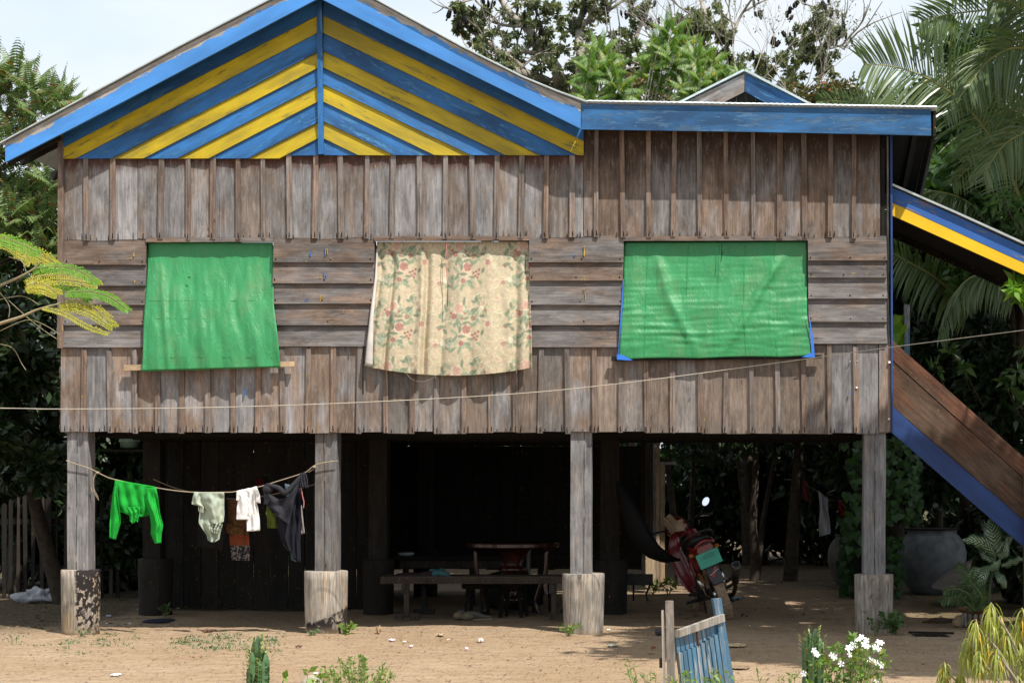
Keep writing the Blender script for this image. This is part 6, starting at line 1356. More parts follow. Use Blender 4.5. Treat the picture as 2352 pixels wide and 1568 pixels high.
palm('small_palm', 'small palm whose dark spiky fronds rise just above the roof edge', G(1990, 10), c, [
    ([(1890, 300, 10), (1940, 262, 10), (2010, 252, 10), (2080, 262, 10)], .42, 34, dict(droop=.1, wd=.04)), ([(2080, 300, 10), (2010, 255, 10), (1940, 235, 10), (1880, 232, 10)], .4, 34, dict(droop=.3, wd=.035)), ([(2120, 290, 9.5), (2070, 240, 9.5), (2010, 225, 9.5)], .4, 30, dict(droop=.6))])
# off-frame shade trees on the right of the yard (they throw the shade that falls on the right-hand post)
def shade(lab, c, r, n, nbl, ls=.3):
    bl = [((c[0]+J(r[0]), c[1]+J(r[1]), c[2]+J(r[2])), (r[0]*.42, r[1]*.42, r[2]*.5)) for _ in range(nbl)]
    bushtree('shade_tree', lab, 'tree', (c[0]+1.5, c[1], 0), bl, [[(c[0]+1.5, c[1], 0), (c[0]+1.2, c[1], c[2]*.5), (c[0], c[1], c[2])]], n, ls, LM['mid'], trunkr=.2)
shade('tall shade tree standing just beyond the right edge of the yard', (5.3, -4.9, 7.6), (2.1, 1.7, .5), 26000, 34, .26)
shade('slim shade tree in front of the staircase, beyond the right edge', (5.9, -2.35, 7.6), (1.25, .45, .3), 9000, 14, .24)
shade('shade tree over the front of the yard, its crown above the picture', (4.1, -4.6, 7.6), (.9, 1.3, .4), 12000, 14, .24)
shade('second shade tree further back beyond the right edge', (7.3, 1.3, 8.6), (2.2, 2.0, .7), 20000, 26, .28)
shade('third shade tree behind, beyond the right edge of the house', (7.4, 4.6, 8.8), (2.3, 2.4, .8), 12000, 16)
shade('broad low tree spreading behind the right half of the house', (1.5, 9.2, 5.6), (3.6, 2.2, .5), 16000, 24)
shade('second broad low tree behind the house', (-.5, 13.5, 6.6), (4.6, 2.2, .8), 14000, 22)
# ---- foreground feathery branch at the left
YF = -6.0; FB = thing('feathery_branch', P(-60, 760, YF), 'feathery yellow-green branch reaching in from the left edge', 'branch'); st = MB(); Lf1 = Leaves(); Lf2 = Leaves()
for pts, r in (([(-80, 690), (0, 656), (45, 636), (75, 619), (95, 600)], .012), ([(-80, 770), (0, 743), (50, 727), (86, 711), (137, 697)], .014)): st.tube(smoothpath([P(a, b, YF) for a, b in pts], 14), [r*(1-.6*i/14) for i in range(15)], 8)
def feather(Lf, pts, ln, n, dy=0, dr=1.3, wd=.007):
    q = smoothpath([P(a, b, YF+dy) for a, b in pts], n); st.tube(q[::3], .003, 4, cap=False); A = np.array([list(p) for p in q]); T = nrm(np.gradient(A, axis=0)); t = np.linspace(0, 1, n+1); side = nrm(np.cross(T, np.array([0, -1., 0]))); L_ = ln*np.sin(np.pi*(.12+.8*t))**.6
    for s in (1, -1):
        d = nrm(side*s*.75+T*.5+np.array([0, -.4*s, -.55])+rng.normal(size=(n+1, 3))*.10); w_ = nrm(np.cross(d, np.array([.3, -1., .2]))); Lf.strips(A, d, w_, L_, wd, dr, 3)
        for f in (.35, .65, .9):   # tiny leaflets on the pinnae
            B_ = A+d*L_[:, None]*f; Lf.quads(B_, nrm(d+T*.8), w_, .016, .008); Lf.quads(B_, nrm(d-T*.8), w_, .016, .008)
for (lf, pts, ln, n) in ((Lf2, [(75, 619), (110, 612), (150, 612), (190, 625), (221, 647)], .055, 44), (Lf1, [(60, 640), (110, 632), (160, 632), (200, 640), (222, 649)], .075, 44), (Lf2, [(86, 672), (110, 655), (150, 654), (185, 668), (203, 686)], .05, 40), (Lf1, [(58, 660), (75, 652), (105, 655), (130, 672)], .075, 34), (Lf2, [(150, 672), (200, 668), (250, 680), (293, 710)], .05, 46), (Lf1, [(137, 698), (175, 694), (220, 712), (258, 745)], .085, 46), (Lf1, [(100, 706), (150, 720), (200, 748), (245, 765)], .02, 34), (Lf2, [(-40, 560), (0, 546), (40, 556), (86, 578)], .07, 44), (Lf1, [(30, 580), (70, 575), (100, 588), (125, 603)], .075, 36), (Lf1, [(-30, 545), (10, 550), (50, 570), (70, 600)], .08, 40)): feather(lf, pts, ln, n, J(.25))
Lf2.build('green_leaves', LM['feath'], FB); Lf1.build('yellow_leaves', LM['yel'], FB)
for pts in ([(0, 760), (60, 735), (100, 745), (140, 770)], [(0, 790), (30, 800), (50, 835), (60, 850)], [(20, 690), (70, 735), (110, 765), (150, 790)], [(-10, 660), (20, 700), (20, 730)], [(20, 590), (50, 600), (60, 625)], [(-10, 690), (50, 680), (90, 700)]): st.tube(smoothpath([P(a, b, YF) for a, b in pts], 12), .003, 4)
st.build('stem', plain('feather_stem', (.24, .20, .12), .8), FB, smooth=True)
# ============================================================ jars, birds and pots on the right
cJ = G(2140, 6.0); JR = thing('water_jar', cJ, 'large grey cement water jar with a lid behind the right post', 'jar', 'cement water jars')
CEM = plain('grey_cement', (.11, .118, .125), .75, .3, var=.45, sc=5, bump=.3)
prof = [(.24, 0), (.30, .06), (.40, .22), (.455, .42), (.46, .56), (.43, .68), (.36, .78), (.33, .80), (.33, .84), (.345, .855)]
m = MB(); m.lathe(prof, cJ, 40); m.build('body', CEM, JR, smooth=True); m = MB(); m.lathe([(.37, .86), (.38, .875), (.02, .885)], cJ, 32); m.build('lid', M['dark'], JR)
c2 = G(1965, 7.2); J2 = thing('water_jar', c2, 'smaller brownish cement jar half hidden left of the right post', 'jar', 'cement water jars'); m = MB(); m.lathe([(r*.85, z*.88) for r, z in prof], c2, 36); m.build('body', plain('brown_cement', (.075, .07, .055), .8, var=.4, sc=5), J2, smooth=True)
m = MB(); pts = []
for j in range(14):
    v = j/13
    for i in range(22):
        u = i/21; a = polyline([(2139, 1343), (2166, 1317), (2200, 1300), (2253, 1274)], u); b = polyline([(2141, 1350), (2175, 1356), (2215, 1352), (2266, 1350)], u)
        p = P(lerp(a[0], b[0], v), lerp(a[1], b[1], v), 4.6-1.0*v); p.y += .06*nz(u*5, v*4, 7); pts.append(p)
m.grid(pts, 22, 14); o = m.build('tarp_sheet', cloth('pinkish_sheet', (.20, .165, .16), (.16, .125, .12), sc=6), smooth=True); o.modifiers.new('t', 'SOLIDIFY').thickness = .006; tag(o, 'pale pinkish sheet propped beside the large water jar', 'sheet')
def bird(name, lab, c, s, fl, cols, comb=True, tail=1.0):
    t = thing(name, c, lab, 'chicken', 'chickens by the water jar'); R = Matrix.Rotation(fl, 3, 'Z'); bm_ = plain(name+'_feathers', cols[0], .8, var=.4, sc=30); X = lambda x, y, z: Vector(c)+R @ Vector((x*s, y*s, z*s))
    m = MB(); secs = [(-.15, .30, .02, .03), (-.11, .28, .055, .06), (-.05, .25, .075, .08), (.03, .235, .078, .085), (.09, .25, .065, .075), (.13, .30, .045, .055), (.155, .36, .03, .036), (.165, .41, .024, .027), (.175, .44, .026, .028), (.20, .452, .022, .022), (.222, .45, .008, .008)]
    pts = []
    for (x, z, ry, rz) in secs:
        for j in range(12): a = 2*math.pi*j/12; pts.append(X(x, ry*math.cos(a), z+rz*math.sin(a)))
    m.grid(pts, 12, len(secs), cu=True); m.f.append(tuple(range(12))[::-1]); m.mi.append(0); m.f.append(tuple(range(120, 132))); m.mi.append(0); m.build('body', bm_, t, smooth=True)
    for q in (1, -1): m = MB(); m.ell(X(-.02, q*.074, .26), (.085*s, .014*s, .05*s), R, 10, 6); m.build('wing', bm_, t, smooth=True)
    m = MB()
    for k in range(9): a = .5+.13*k; b = X(-.12, J(.02), .30); e = X(-.12-.20*math.cos(a)*tail, J(.04), .30+.20*math.sin(a)*tail); e2 = X(-.12-.27*math.cos(a-.5)*tail, J(.05), .30+.21*math.sin(a-.6)*tail); m.tube([b, e, e2], [.008*s, .016*s, .004*s], 5)
    m.build('tail', plain(name+'_tail', cols[1], .6, .5), t)
    m = MB(); m.add([X(.165, 0, .465), X(.185, 0, .50), (X(.20, 0, .478)), X(.212, 0, .495), X(.225, 0, .465), X(.19, .006, .46), X(.19, -.006, .46)], [(0, 1, 2, 5), (2, 3, 4, 5), (0, 6, 2, 1), (2, 6, 4, 3)]); m.ell(X(.21, 0, .425), (.01*s, .006*s, .018*s), n=6, m=4); m.build('comb', plain(name+'_comb', (.30, .02, .02), .6), t)
    m = MB(); m.tube([X(.22, 0, .45), X(.25, 0, .44)], [.008*s, .001*s], 6); m.build('beak', plain(name+'_beak', (.3, .22, .1), .5), t)
    for q in (1, -1):
        m = MB(); m.tube([X(.02+q*.03, q*.03, .2), X(.0+q*.05, q*.03, .10), X(.02+q*.05, q*.03, .01)], [.018*s, .008*s, .006*s], 6)
        for a in (-.5, 0, .5, 3.1): m.tube([X(.02+q*.05, q*.03, .008), X(.02+q*.05+.05*math.cos(a), q*.03+.05*math.sin(a), .004)], .004*s, 4)
        m.build('leg', plain(name+'_leg', (.16, .11, .05), .6), t)['kind'] = 'stuff'
bird('rooster', 'brown rooster with a black tail walking in front of the large jar', G(2127, gk(1364)), .85, math.pi+.1, ((.07, .035, .02), (.010, .012, .012)))
bird('hen', 'black hen standing before the pale sheet beside the striped-leaf plant', G(2226, gk(1378)), .9, math.pi-.5, ((.007, .007, .009), (.006, .006, .008)), tail=.5)
# planter with balusters
cP = G(2248, .7); PL = thing('planter', cP, 'moulded cement planter pot holding the striped-leaf plant', 'planter'); PC = plain('planter_cement', (.20, .19, .16), .85, var=.4, sc=18); PT = plain('terracotta', (.16, .07, .035), .85, var=.3)
m = MB(); m.lathe([(.15, 0), (.17, .02), (.155, .04), (.155, .15), (.17, .16), (.16, .17)], cP, 28); m.build('body', PT, PL)
m = MB(); m.lathe([(.165, .165), (.205, .19), (.20, .215), (.17, .21)], cP, 28, jit=.15); m.build('rim', PT, PL)
for k in range(9): a = R_(-170+k*20); m = MB(); m.lathe([(.016, .02), (.022, .05), (.014, .09), (.022, .13), (.016, .16)], cP+Vector((.168*math.cos(a), .168*math.sin(a), 0)), 8); m.build('baluster', PC, PL, smooth=True)
m = lump(G(2205, .75)+Vector((0, 0, .06)), (.085, .07, .075), 2, .25); tag(m.build('rock', plain('brown_rock', (.24, .17, .10), .9, var=.3), smooth=True), 'rounded brown rock beside the cement planter', 'rock')
m = lump(G(2165, 1.3)+Vector((0, 0, .02)), (.20, .14, .035), 6, .4); tag(m.build('coir_mat', cloth('coir', (.07, .04, .025))), 'dark coir mat crumpled on the ground left of the planter', 'mat')
m = MB()
for k in range(13): p = G(2106+k*6.0, gk(1462)); m.bar(p+Vector((0, -.06, .012)), p+Vector((-.04, .10, .02)), .012, .008)
q0 = G(2090, gk(1458)); q1 = G(2195, gk(1460)); m.bar(q0+Vector((0, .12, .02)), q1+Vector((0, .12, .02)), .03, .02); tag(m.build('broken_grate', M['dark']), 'broken slatted wooden rack lying in the shade right of the post', 'rack')['kind'] = 'stuff'
# dieffenbachia
DF = thing('striped_plant', cP, 'plant with large dark green leaves striped white in the planter', 'plant')
N = NT('striped_leaf'); v = N.co(False); at = N.n('ShaderNodeAttribute', attribute_name='leafuv').outputs[1]; x, y, z = N.sep(at)
wv = N.math('SINE', N.math('ADD', N.math('MULTIPLY', N.math('SUBTRACT', x, N.math('MULTIPLY', N.math('ABSOLUTE', y), .22)), 62.), N.math('MULTIPLY', N.noise(at, 6, 3), 5.))); br = N.noise(N.scale(at, (22, 9, 1)), 1, 3, .6)
msk = N.math('MULTIPLY', N.rng(wv, .35, .75), N.math('MULTIPLY', N.rng(br, .40, .5), N.rng(N.math('ABSOLUTE', y), .92, .6)))
N.bsdf(N.mix(msk, (.016, .055, .018), (.42, .48, .30)), .4, .5)
def bigleaf(px, wpx, Y, twist=0, bend=0):
    k = (DC+Y)/(DC*PM); q = smoothpath([P(a, b, Y+dy) for a, b, dy in px], 16); m = MB(); uv = []; pts = []
    for i, p in enumerate(q):
        t = i/16; T = (q[min(i+1, 16)]-q[max(i-1, 0)]).normalized(); s = T.cross(Vector((twist, -1, .15))).normalized(); w_ = wpx*k*math.sin(math.pi*min(1, .06+t*.94))**.75*(1-.15*t)
        for j in range(-4, 5): u = j/4; pts.append(p+s*w_*u+Vector((0, -.02*(1-u*u)+.03*abs(u)*bend, .012*math.sin(i*1.3)*abs(u)))); uv.append((t, u, 0))
    m.grid(pts, 9, 17); o = m.build('leaf', N.m, DF, smooth=True); ca = o.data.attributes.new('leafuv', 'FLOAT_VECTOR', 'POINT'); ca.data.foreach_set('vector', np.array(uv, dtype=np.float32).ravel()); return o
for (px, w_, tw) in (([(2285, 1262, 0), (2280, 1225, -.02), (2272, 1192, .03)], 23, .1), ([(2285, 1278, 0), (2262, 1250, -.1), (2235, 1240, -.15), (2210, 1241, -.15)], 16, .2), ([(2288, 1270, 0), (2312, 1245, 0), (2338, 1207, .05)], 10, .5), ([(2290, 1275, 0), (2308, 1270, -.1), (2312, 1235, -.1)], 12, -.6), ([(2270, 1305, -.05), (2285, 1300, -.1), (2297, 1285, -.1)], 12, .1),
                    ([(2270, 1305, 0), (2245, 1312, -.12), (2225, 1328, -.15), (2217, 1342, -.12)], 12, .2), ([(2272, 1300, 0), (2260, 1318, -.15), (2250, 1345, -.15), (2249, 1360, -.1)], 13, -.2), ([(2275, 1290, .05), (2262, 1262, .1), (2256, 1275, .2)], 18, 0), ([(2300, 1300, 0), (2330, 1288, 0), (2352, 1280, .05)], 10, .2), ([(2285, 1310, 0), (2300, 1330, -.1), (2310, 1352, -.1)], 12, .1)): bigleaf(px, w_, .7, tw)
m = MB(); m.tube(smoothpath([Vector((cP.x+.1, .72, .2)), P(2275, 1330, .72), P(2287, 1268, .7)], 8), .016, 8); m.tube(smoothpath([Vector((cP.x+.05, .72, .2)), P(2262, 1340, .72), P(2272, 1300, .7)], 8), .013, 8); m.build('stem', plain('green_stem', (.05, .09, .03), .6), DF, smooth=True)
# small palm and low plants near the pot
def tuft(name, lab, cat, base, fr, lm, wd=.012, group=None):
    t = thing(name, base, lab, cat, group); Lf = Leaves(); st = MB()
    for f in fr: palmfrond(Lf, st, *f[:3], **f[3])
    Lf.build('fronds', lm, t); st.build('midribs', plain(name+'_rib', (.06, .09, .03), .7), t)
tuft('potted_palm', 'small feathery palm growing at the foot of the striped-leaf plant', 'plant', G(2235, .4), [([(2240, 1400, .4), (2225, 1365, .35), (2195, 1352, .3), (2168, 1358, .3)], .13, 24, dict(droop=.9, wd=.012)), ([(2240, 1400, .4), (2210, 1375, .35), (2180, 1372, .3), (2162, 1382, .3)], .13, 24, dict(droop=1.0, wd=.012)), ([(2240, 1400, .4), (2235, 1350, .4), (2222, 1322, .4), (2200, 1298, .4)], .16, 26, dict(droop=.5, wd=.012)), ([(2245, 1400, .4), (2255, 1370, .3), (2225, 1330, .3)], .12, 22, dict(droop=.5, wd=.012))], LM['mid'])
# vine curtain with heart-shaped leaves
def hearts(Lf, P0, size, dirs=None):
    n = len(P0); d = nrm(np.array([0, -.25, -1.])+rng.normal(size=(n, 3))*.35); s = nrm(np.cross(d, np.array([0, -1., .1])+rng.normal(size=(n, 3))*.25)); l_ = size*rng.uniform(.7, 1.25, n)[:, None]
    A = P0; V = np.stack([A, A-s*l_*.42-d*l_*.1, A-s*l_*.5+d*l_*.3, A+d*l_, A, A+d*l_, A+s*l_*.5+d*l_*.3, A+s*l_*.42-d*l_*.1], 1).reshape(-1, 3)
    Lf.V.append(V); i = np.arange(n)[:, None]*8+Lf.n; Lf.F.append(i+np.array([[0, 1, 2, 3]])); Lf.F.append(i+np.array([[4, 5, 6, 7]])); Lf.n += 8*n
for (lab, x0, x1, y0, y1, Y, n, sz) in (('heart-leaved vine hanging between the right post and the staircase', 2030, 2115, 1000, 1200, 4.5, 260, .085), ('heart-leaved vine trailing over the smaller brown jar', 1930, 2000, 1190, 1370, 5.5, 300, .09), ('heart-leaved vine creeping in front of the large jar', 2030, 2072, 1230, 1370, 5.2, 90, .09), ('sparse vine hanging behind the left edge of the right post', 1940, 1990, 1000, 1260, 4.5, 70, .11), ('pair of broad yellow-green leaves beside the blue corner strip', 2052, 2080, 720, 790, 1.3, 12, .16)):
    t = thing('vine', P((x0+x1)/2, y0, Y), lab, 'vine'); Lf = Leaves(); pts = []; st = MB(); ns_ = max(3, n//40)
    for k in range(ns_):
        xx = random.uniform(x0, x1); path = smoothpath([P(xx, y0, Y+J(.2)), P(xx+J(15), (y0+y1)/2, Y+J(.2)), P(xx+J(25), y1+J(20), Y+J(.2))], 12); st.tube(path, .004, 4)
    for k in range(n):
        x = random.uniform(x0, x1); y = random.uniform(y0, y1)
        if x0 == 2030 and y1 == 1290 and (x-2030)/95+(y-1000)/700 < .0: continue
        pts.append(list(P(x, y, Y+J(.35))))
    hearts(Lf, np.array(pts), sz); Lf.build('leaves', LM['vine'] if Y > 2 else LM['feath'], t); st.build('stem', BARK, t)['kind'] = 'stuff'
# broad leaf sprays at the right edge
for (lab, spots, Y) in (('spray of glossy light green leaves at the right edge below the stair roof', [(2335, 650), (2350, 640), (2325, 665), (2345, 690), (2352, 660)], 0.2), ('dim sprays of long leaves in front of the staircase thicket', [(2325, 900), (2350, 920), (2300, 870), (2340, 860), (2352, 800), (2180, 800), (2150, 850), (2210, 840)], 2.2), ('light green leafy shoots just above the stair roof', [(2280, 470), (2310, 480), (2335, 500), (2300, 450), (2345, 470), (2350, 520), (2325, 455), (2300, 505)], 2.0)):
    t = thing('leafy_shoots', G(spots[0][0], Y), lab, 'plant'); Lf = Leaves(); st = MB()
    for (x, y) in spots:
        c = P(x, y, Y+J(.3)); st.tube(smoothpath([c+Vector((.25, .1, -.45)), c+Vector((.08, 0, -.15)), c], 5), .006, 4)
        n = 16; d = nrm(rdir(n)+np.array([0, -.3, -.05])); s = nrm(np.cross(d, rdir(n, 1.))); Lf.quads(np.array([list(c)]*n)+rng.normal(size=(n, 3))*.03, d, s, rng.uniform(.10, .2, n), .055, .02)
    Lf.build('leaves', LM['feath'] if Y < 1 else LM['mid'], t); st.build('stem', BARK, t)
# ---- plants at the foot of the posts
def sprig(name, lab, cat, c, r, h, n, ls, lm, group=None, asp=.5, stems=5, up=.4):
    t = thing(name, c, lab, cat, group); Lf = Leaves(); st = MB(); c = Vector(c)
    for k in range(stems):
        a = k*2.4+J(.4); e = c+Vector((math.cos(a)*r*random.uniform(.4, 1), math.sin(a)*r*random.uniform(.4, 1), h*random.uniform(.6, 1.05))); path = smoothpath([c+Vector((J(.01), J(.01), 0)), (c+e)/2+Vector((0, 0, h*.15)), e], 8); st.tube(path, [.004*(1-.08*i) for i in range(9)], 4, cap=False)
        m_ = max(2, n//stems); idx = rng.uniform(.2, 1, m_); B_ = np.array([list(path[min(8, int(i*8))]+(path[min(8, int(i*8)+1)]-path[min(8, int(i*8))])*(i*8 % 1)) for i in idx]); d = nrm(rdir(m_)+np.array([0, 0, up])); s = nrm(np.cross(d, rdir(m_, .5))); l_ = ls*rng.uniform(.6, 1.25, m_); Lf.quads(B_, d, s, l_, l_*asp, .03)
    Lf.build('leaves', lm, t); st.build('stem', plain(name+'_stem', (.12, .14, .05), .8), t)['kind'] = 'stuff'; return t
sprig('weed_clump', 'green weed clump at the right foot of the second stump', 'weed', G(799, -.05), .09, .10, 40, .07, LM['weed']); sprig('weed_clump', 'tiny pale weed at the left foot of the second stump', 'weed', G(716, -.22), .09, .06, 50, .035, LM['sage'])
sprig('weed_clump', 'green weed clump at the left foot of the third stump', 'weed', G(1305, -.22), .16, .11, 110, .035, LM['weed'], stems=9); sprig('weed_clump', 'bushy dark green weed at the right foot of the rightmost stump', 'weed', G(2055, -.15), .18, .20, 70, .09, LM['mid'], stems=8, asp=.6); sprig('weed_clump', 'thin green weed in front of the rightmost stump', 'weed', G(2012, -.22), .10, .22, 60, .04, LM['mid'], stems=6)
sprig('weed_clump', 'small green weeds at the foot of the screen boards', 'weed', G(1500, 5.9), .25, .2, 90, .07, LM['weed'], stems=9); sprig('weed_clump', 'small weeds beside the motorbike wheel', 'weed', G(1535, 5.7), .2, .2, 60, .07, LM['weed'], stems=7)
sprig('weed_clump', 'low weed tuft at the left foot of the leftmost stump', 'weed', G(190, -.25), .1, .06, 40, .03, LM['sage'])
sprig('weed_clump', 'dim weed clump beside the dark inner post on the left', 'weed', G(380, 2.2), .15, .14, 50, .05, LM['dark'])
# scattered seedlings between the left posts
t = Leaves()
for k in range(130):
    x = random.choice([random.uniform(20, 330), random.uniform(400, 640), random.gauss(500, 60)]); y = random.choice([random.gauss(1470, 9), random.gauss(1480, 14)]); c = G(x, gk(max(1446, y))); n = random.choice([6, 10, 16]); d = nrm(rdir(n)+np.array([0, 0, .7])); Lq = rng.uniform(.015, .04, n); t.quads(np.array([list(c)]*n)+rng.normal(size=(n, 3))*np.array([.05, .05, 0]), d, nrm(np.cross(d, rdir(n))), Lq, Lq*.35)
tag(t.build('ground_weeds', LM['sage']), kind='stuff')
t = Leaves()
for k in range(1900):
    r = random.random()
    if r < .33: c = Vector((random.uniform(-8, 4.8), random.uniform(-4.5, .8), 0))
    elif r < .6: c = Vector((random.uniform(-8.5, -5.8), random.uniform(0, 6), 0))
    else: c = Vector((random.uniform(-.6, 4.5), random.uniform(1, 9.5), 0))
    c.z = gh(c.x, c.y)+.006; d = nrm(np.array([[J(1), J(1), J(.15)]])); s = nrm(np.cross(d, np.array([[J(.3), J(.3), 1.]]))); l_ = random.uniform(.015, .055 if r < .33 else .10); t.quads(np.array([list(c)]), d, s, l_, l_*.45, J(.1))
tag(t.build('leaf_litter', LM['dry']), kind='stuff')
# pebbles and crumbs of earth
m = MB()
for k in range(900):
    x = random.uniform(-7.5, 4.6); y = random.uniform(-4.6, 1.0); s = random.choice([.006, .008, .010, .016]); z = gh(x, y); m.box((x, y, z+s*.3), (s*random.uniform(1, 2), s*1.3, s), Matrix.Rotation(J(3), 3, 'Z'), taper=.4)
tag(m.build('pebbles', plain('pebble', (.24, .17, .12), .9, var=.6, sc=40)), kind='stuff')
# litter: individual scraps
def scrap(lab, cat, name, x, y, w_, h_, mat, group=None, dz=.0):
    Y = gk(y); c = G(x, Y); k = (DC+Y)/(DC*PM); m = MB(); n = 7; pts = []
    for j in range(n):
        for i in range(n): u, v = i/(n-1)-.5, j/(n-1)-.5; a = x*.7; rr = 1-.5*abs(u*v)*2; pts.append((c.x+u*w_*k*rr, c.y+v*w_*k*1.6*rr, gh(c.x, c.y)+.006+h_*k*(.45+.9*nz(u*4+x, v*4+y, 3))))
    m.grid(pts, n, n); o = m.build(name, mat); o.modifiers.new('t', 'SOLIDIFY').thickness = .003; tag(o, lab, cat, group)
WP = M['white']; PKP = plain('pinkish_paper', (.70, .60, .68), .7); BRL = plain('brown_leaf', (.10, .04, .025), .8)
for a in (('long white paper scrap at the bottom left of the yard', 'paper', 'paper_scrap', 266, 1550, 22, 3, WP), ('crumpled pinkish-white paper left of the other paper scraps', 'paper', 'paper_scrap', 900, 1471, 14, 7, PKP), ('small crumpled white paper right of the pinkish one', 'paper', 'paper_scrap', 929, 1477, 8, 6, WP),
          ('small pinkish crumpled paper, lowest of the left group', 'paper', 'paper_scrap', 944, 1486, 8, 7, PKP), ('folded white paper in the middle of the yard', 'paper', 'paper_scrap', 1104, 1476, 13, 10, WP), ('round pinkish paper ball in front of the bench', 'paper', 'paper_scrap', 1072, 1492, 9, 10, PKP), ('tiny white scrap beyond the paper ball', 'paper', 'paper_scrap', 1030, 1471, 5, 4, WP),
          ('tiny white scrap right of the third stump', 'paper', 'paper_scrap', 1398, 1449, 7, 5, WP), ('white scrap between the leftmost stumps in the shade', 'paper', 'paper_scrap', 250, 1415, 11, 6, plain('bluish_scrap', (.45, .45, .55), .6)), ('small white scrap at the shade edge near the left stump', 'paper', 'paper_scrap', 246, 1430, 5, 3, WP), ('small white scrap in the shade below the green sweater', 'paper', 'paper_scrap', 298, 1432, 5, 4, WP),
          ('curled dark brown leaf at the shade edge below the mint shirt', 'leaf', 'dry_leaf', 478, 1447, 22, 7, BRL), ('dark brown leaf in the sun before the second stump', 'leaf', 'dry_leaf', 686, 1487, 14, 6, BRL), ('long dark blue strip lying on the ground in the shade', 'strap', 'cloth_strip', 365, 1425, 70, 4, plain('navy_strip', (.01, .015, .04), .6)), ('reddish leaf left of the gate post', 'leaf', 'dry_leaf', 1501, 1492, 12, 8, plain('red_leaf', (.20, .05, .02), .8)), ('broad brown leaf lying behind the motorbike', 'leaf', 'dry_leaf', 1640, 1371, 40, 6, plain('big_leaf', (.15, .08, .05), .8)),
          ('flattened pale husk between the second and third stumps', 'husk', 'husk_scrap', 1011, 1461, 18, 8, M['tan']), ('upright scrap of pale straw in the yard', 'straw', 'straw_scrap', 869, 1455, 12, 20, M['tan']), ('crumpled pale blue plastic bag behind the motorbike', 'bag', 'plastic_scrap', 1690, 1377, 30, 9, plain('pale_blue_plastic', (.16, .24, .30), .4)), ('grey plastic film scrap before the third stump', 'plastic', 'plastic_scrap', 1413-5, 1484, 26, 6, plain('film', (.36, .33, .28), .4)),
          ('long thin white scrap near the middle shrub', 'paper', 'paper_scrap', 1100-380+5, 1547, 10, 3, WP), ('thin brown strip of bark right of the gate', 'bark', 'bark_strip', 1700, 1546-10, 45, 5, plain('barkstrip', (.20, .14, .09), .9)), ('pale wooden splinter heap right of the gate', 'bark', 'bark_strip', 1690, 1500-17, 50, 6, M['tan'])): scrap(*a)
m = lump(G(1505+8, gk(1456))+Vector((0, 0, .03)), (.04, .04, .04), 3, .2); tag(m.build('dark_stone', plain('dark_stone', (.05, .045, .045), .8)), 'small dark stone just left of the gate post', 'stone')
m = lump(G(735, -7.2)+Vector((0, 0, .02)), (.07, .05, .03), 3, .2); 
m = lump(P(1116, 1575, -7.5)*1.0, (.01, .01, .01), 3, .1)
c = P(1085-380+12, 1562, -6.0); c.z = max(c.z, .03)
m = MB(); m.ell((c.x, c.y, .12), (.10, .07, .14), n=14, m=8); tag(m.build('flat_stone', plain('grey_stone', (.30, .26, .20), .9)), 'flat grey stone between the seedlings at the bottom', 'stone')
# ---- foreground plants (they grow in the bed along the front fence)
def euphorbia(lab, px, Y, cols):
    b = G(px, Y); t = thing('cactus', b, lab, 'cactus', 'euphorbia cacti along the front'); g1 = plain('cactus_green', (.07, .14, .06), .6, var=.3, sc=30); g2 = leafm('cactus_leaves', (.10, .19, .05), (.30, .30, .09), (.45, .26, .08), tr=.1)
    k = (DC+Y)/(DC*PM); Lf = Leaves(); 
    for (dx, yt, lean, dy) in cols:
        top = P(px+dx, yt, Y+dy); bot = Vector((b.x+dx*k*.5+lean*.3, Y+dy, 0)); q = smoothpath([bot, (bot+top)/2+Vector((dx*k*.2, 0, 0)), top], 26); m = MB(); pts = []; ph = J(1)
        for i, p in enumerate(q):
            r = .0165*(1 if i < 24 else .6 if i == 25 else .85)*(1 if i < 26 else .15)
            for j in range(6): a = ph+math.pi/3*j; rr = r*(1.25+.15*(i % 2) if j % 2 == 0 else .5); pts.append(p+Vector((rr*math.cos(a), rr*math.sin(a), 0)))
        m.grid(pts, 6, 27, cu=True); m.build('column', g1, t)
        tops = q[8:]; 
        for i, p in enumerate(tops):
            for j in range(0, 6, 2):
                a = ph+math.pi/3*j; d = nrm(np.array([[math.cos(a), math.sin(a), .8+J(.4)]])); Lf.quads(np.array([list(p+Vector((.024*math.cos(a), .024*math.sin(a), 0)))]), d, nrm(np.cross(d, np.array([[0, 0, 1.]]))), .028+.012*random.random() if i > 8 else .014, .013)
    Lf.build('leaves', g2, t)
euphorbia('columnar green cactus at the bottom, left of the yard centre', 590, -7.8, [(4, 1459, 0, 0), (-6, 1470, 0, .03), (-12, 1496, 0, -.03), (14, 1490, 0, .04), (21, 1500, 0, 0), (8, 1515, 0, -.05), (-16, 1530, 0, .02), (16, 1520, 0, -.04)])
euphorbia('dark columnar cactus behind the white flowers', 1872, -7.6, [(2, 1442, 0, 0), (-12, 1452, 0, .02), (-22, 1462, 0, 0), (10, 1462, 0, .04), (-8, 1470, 0, -.04), (14, 1480, 0, 0)])
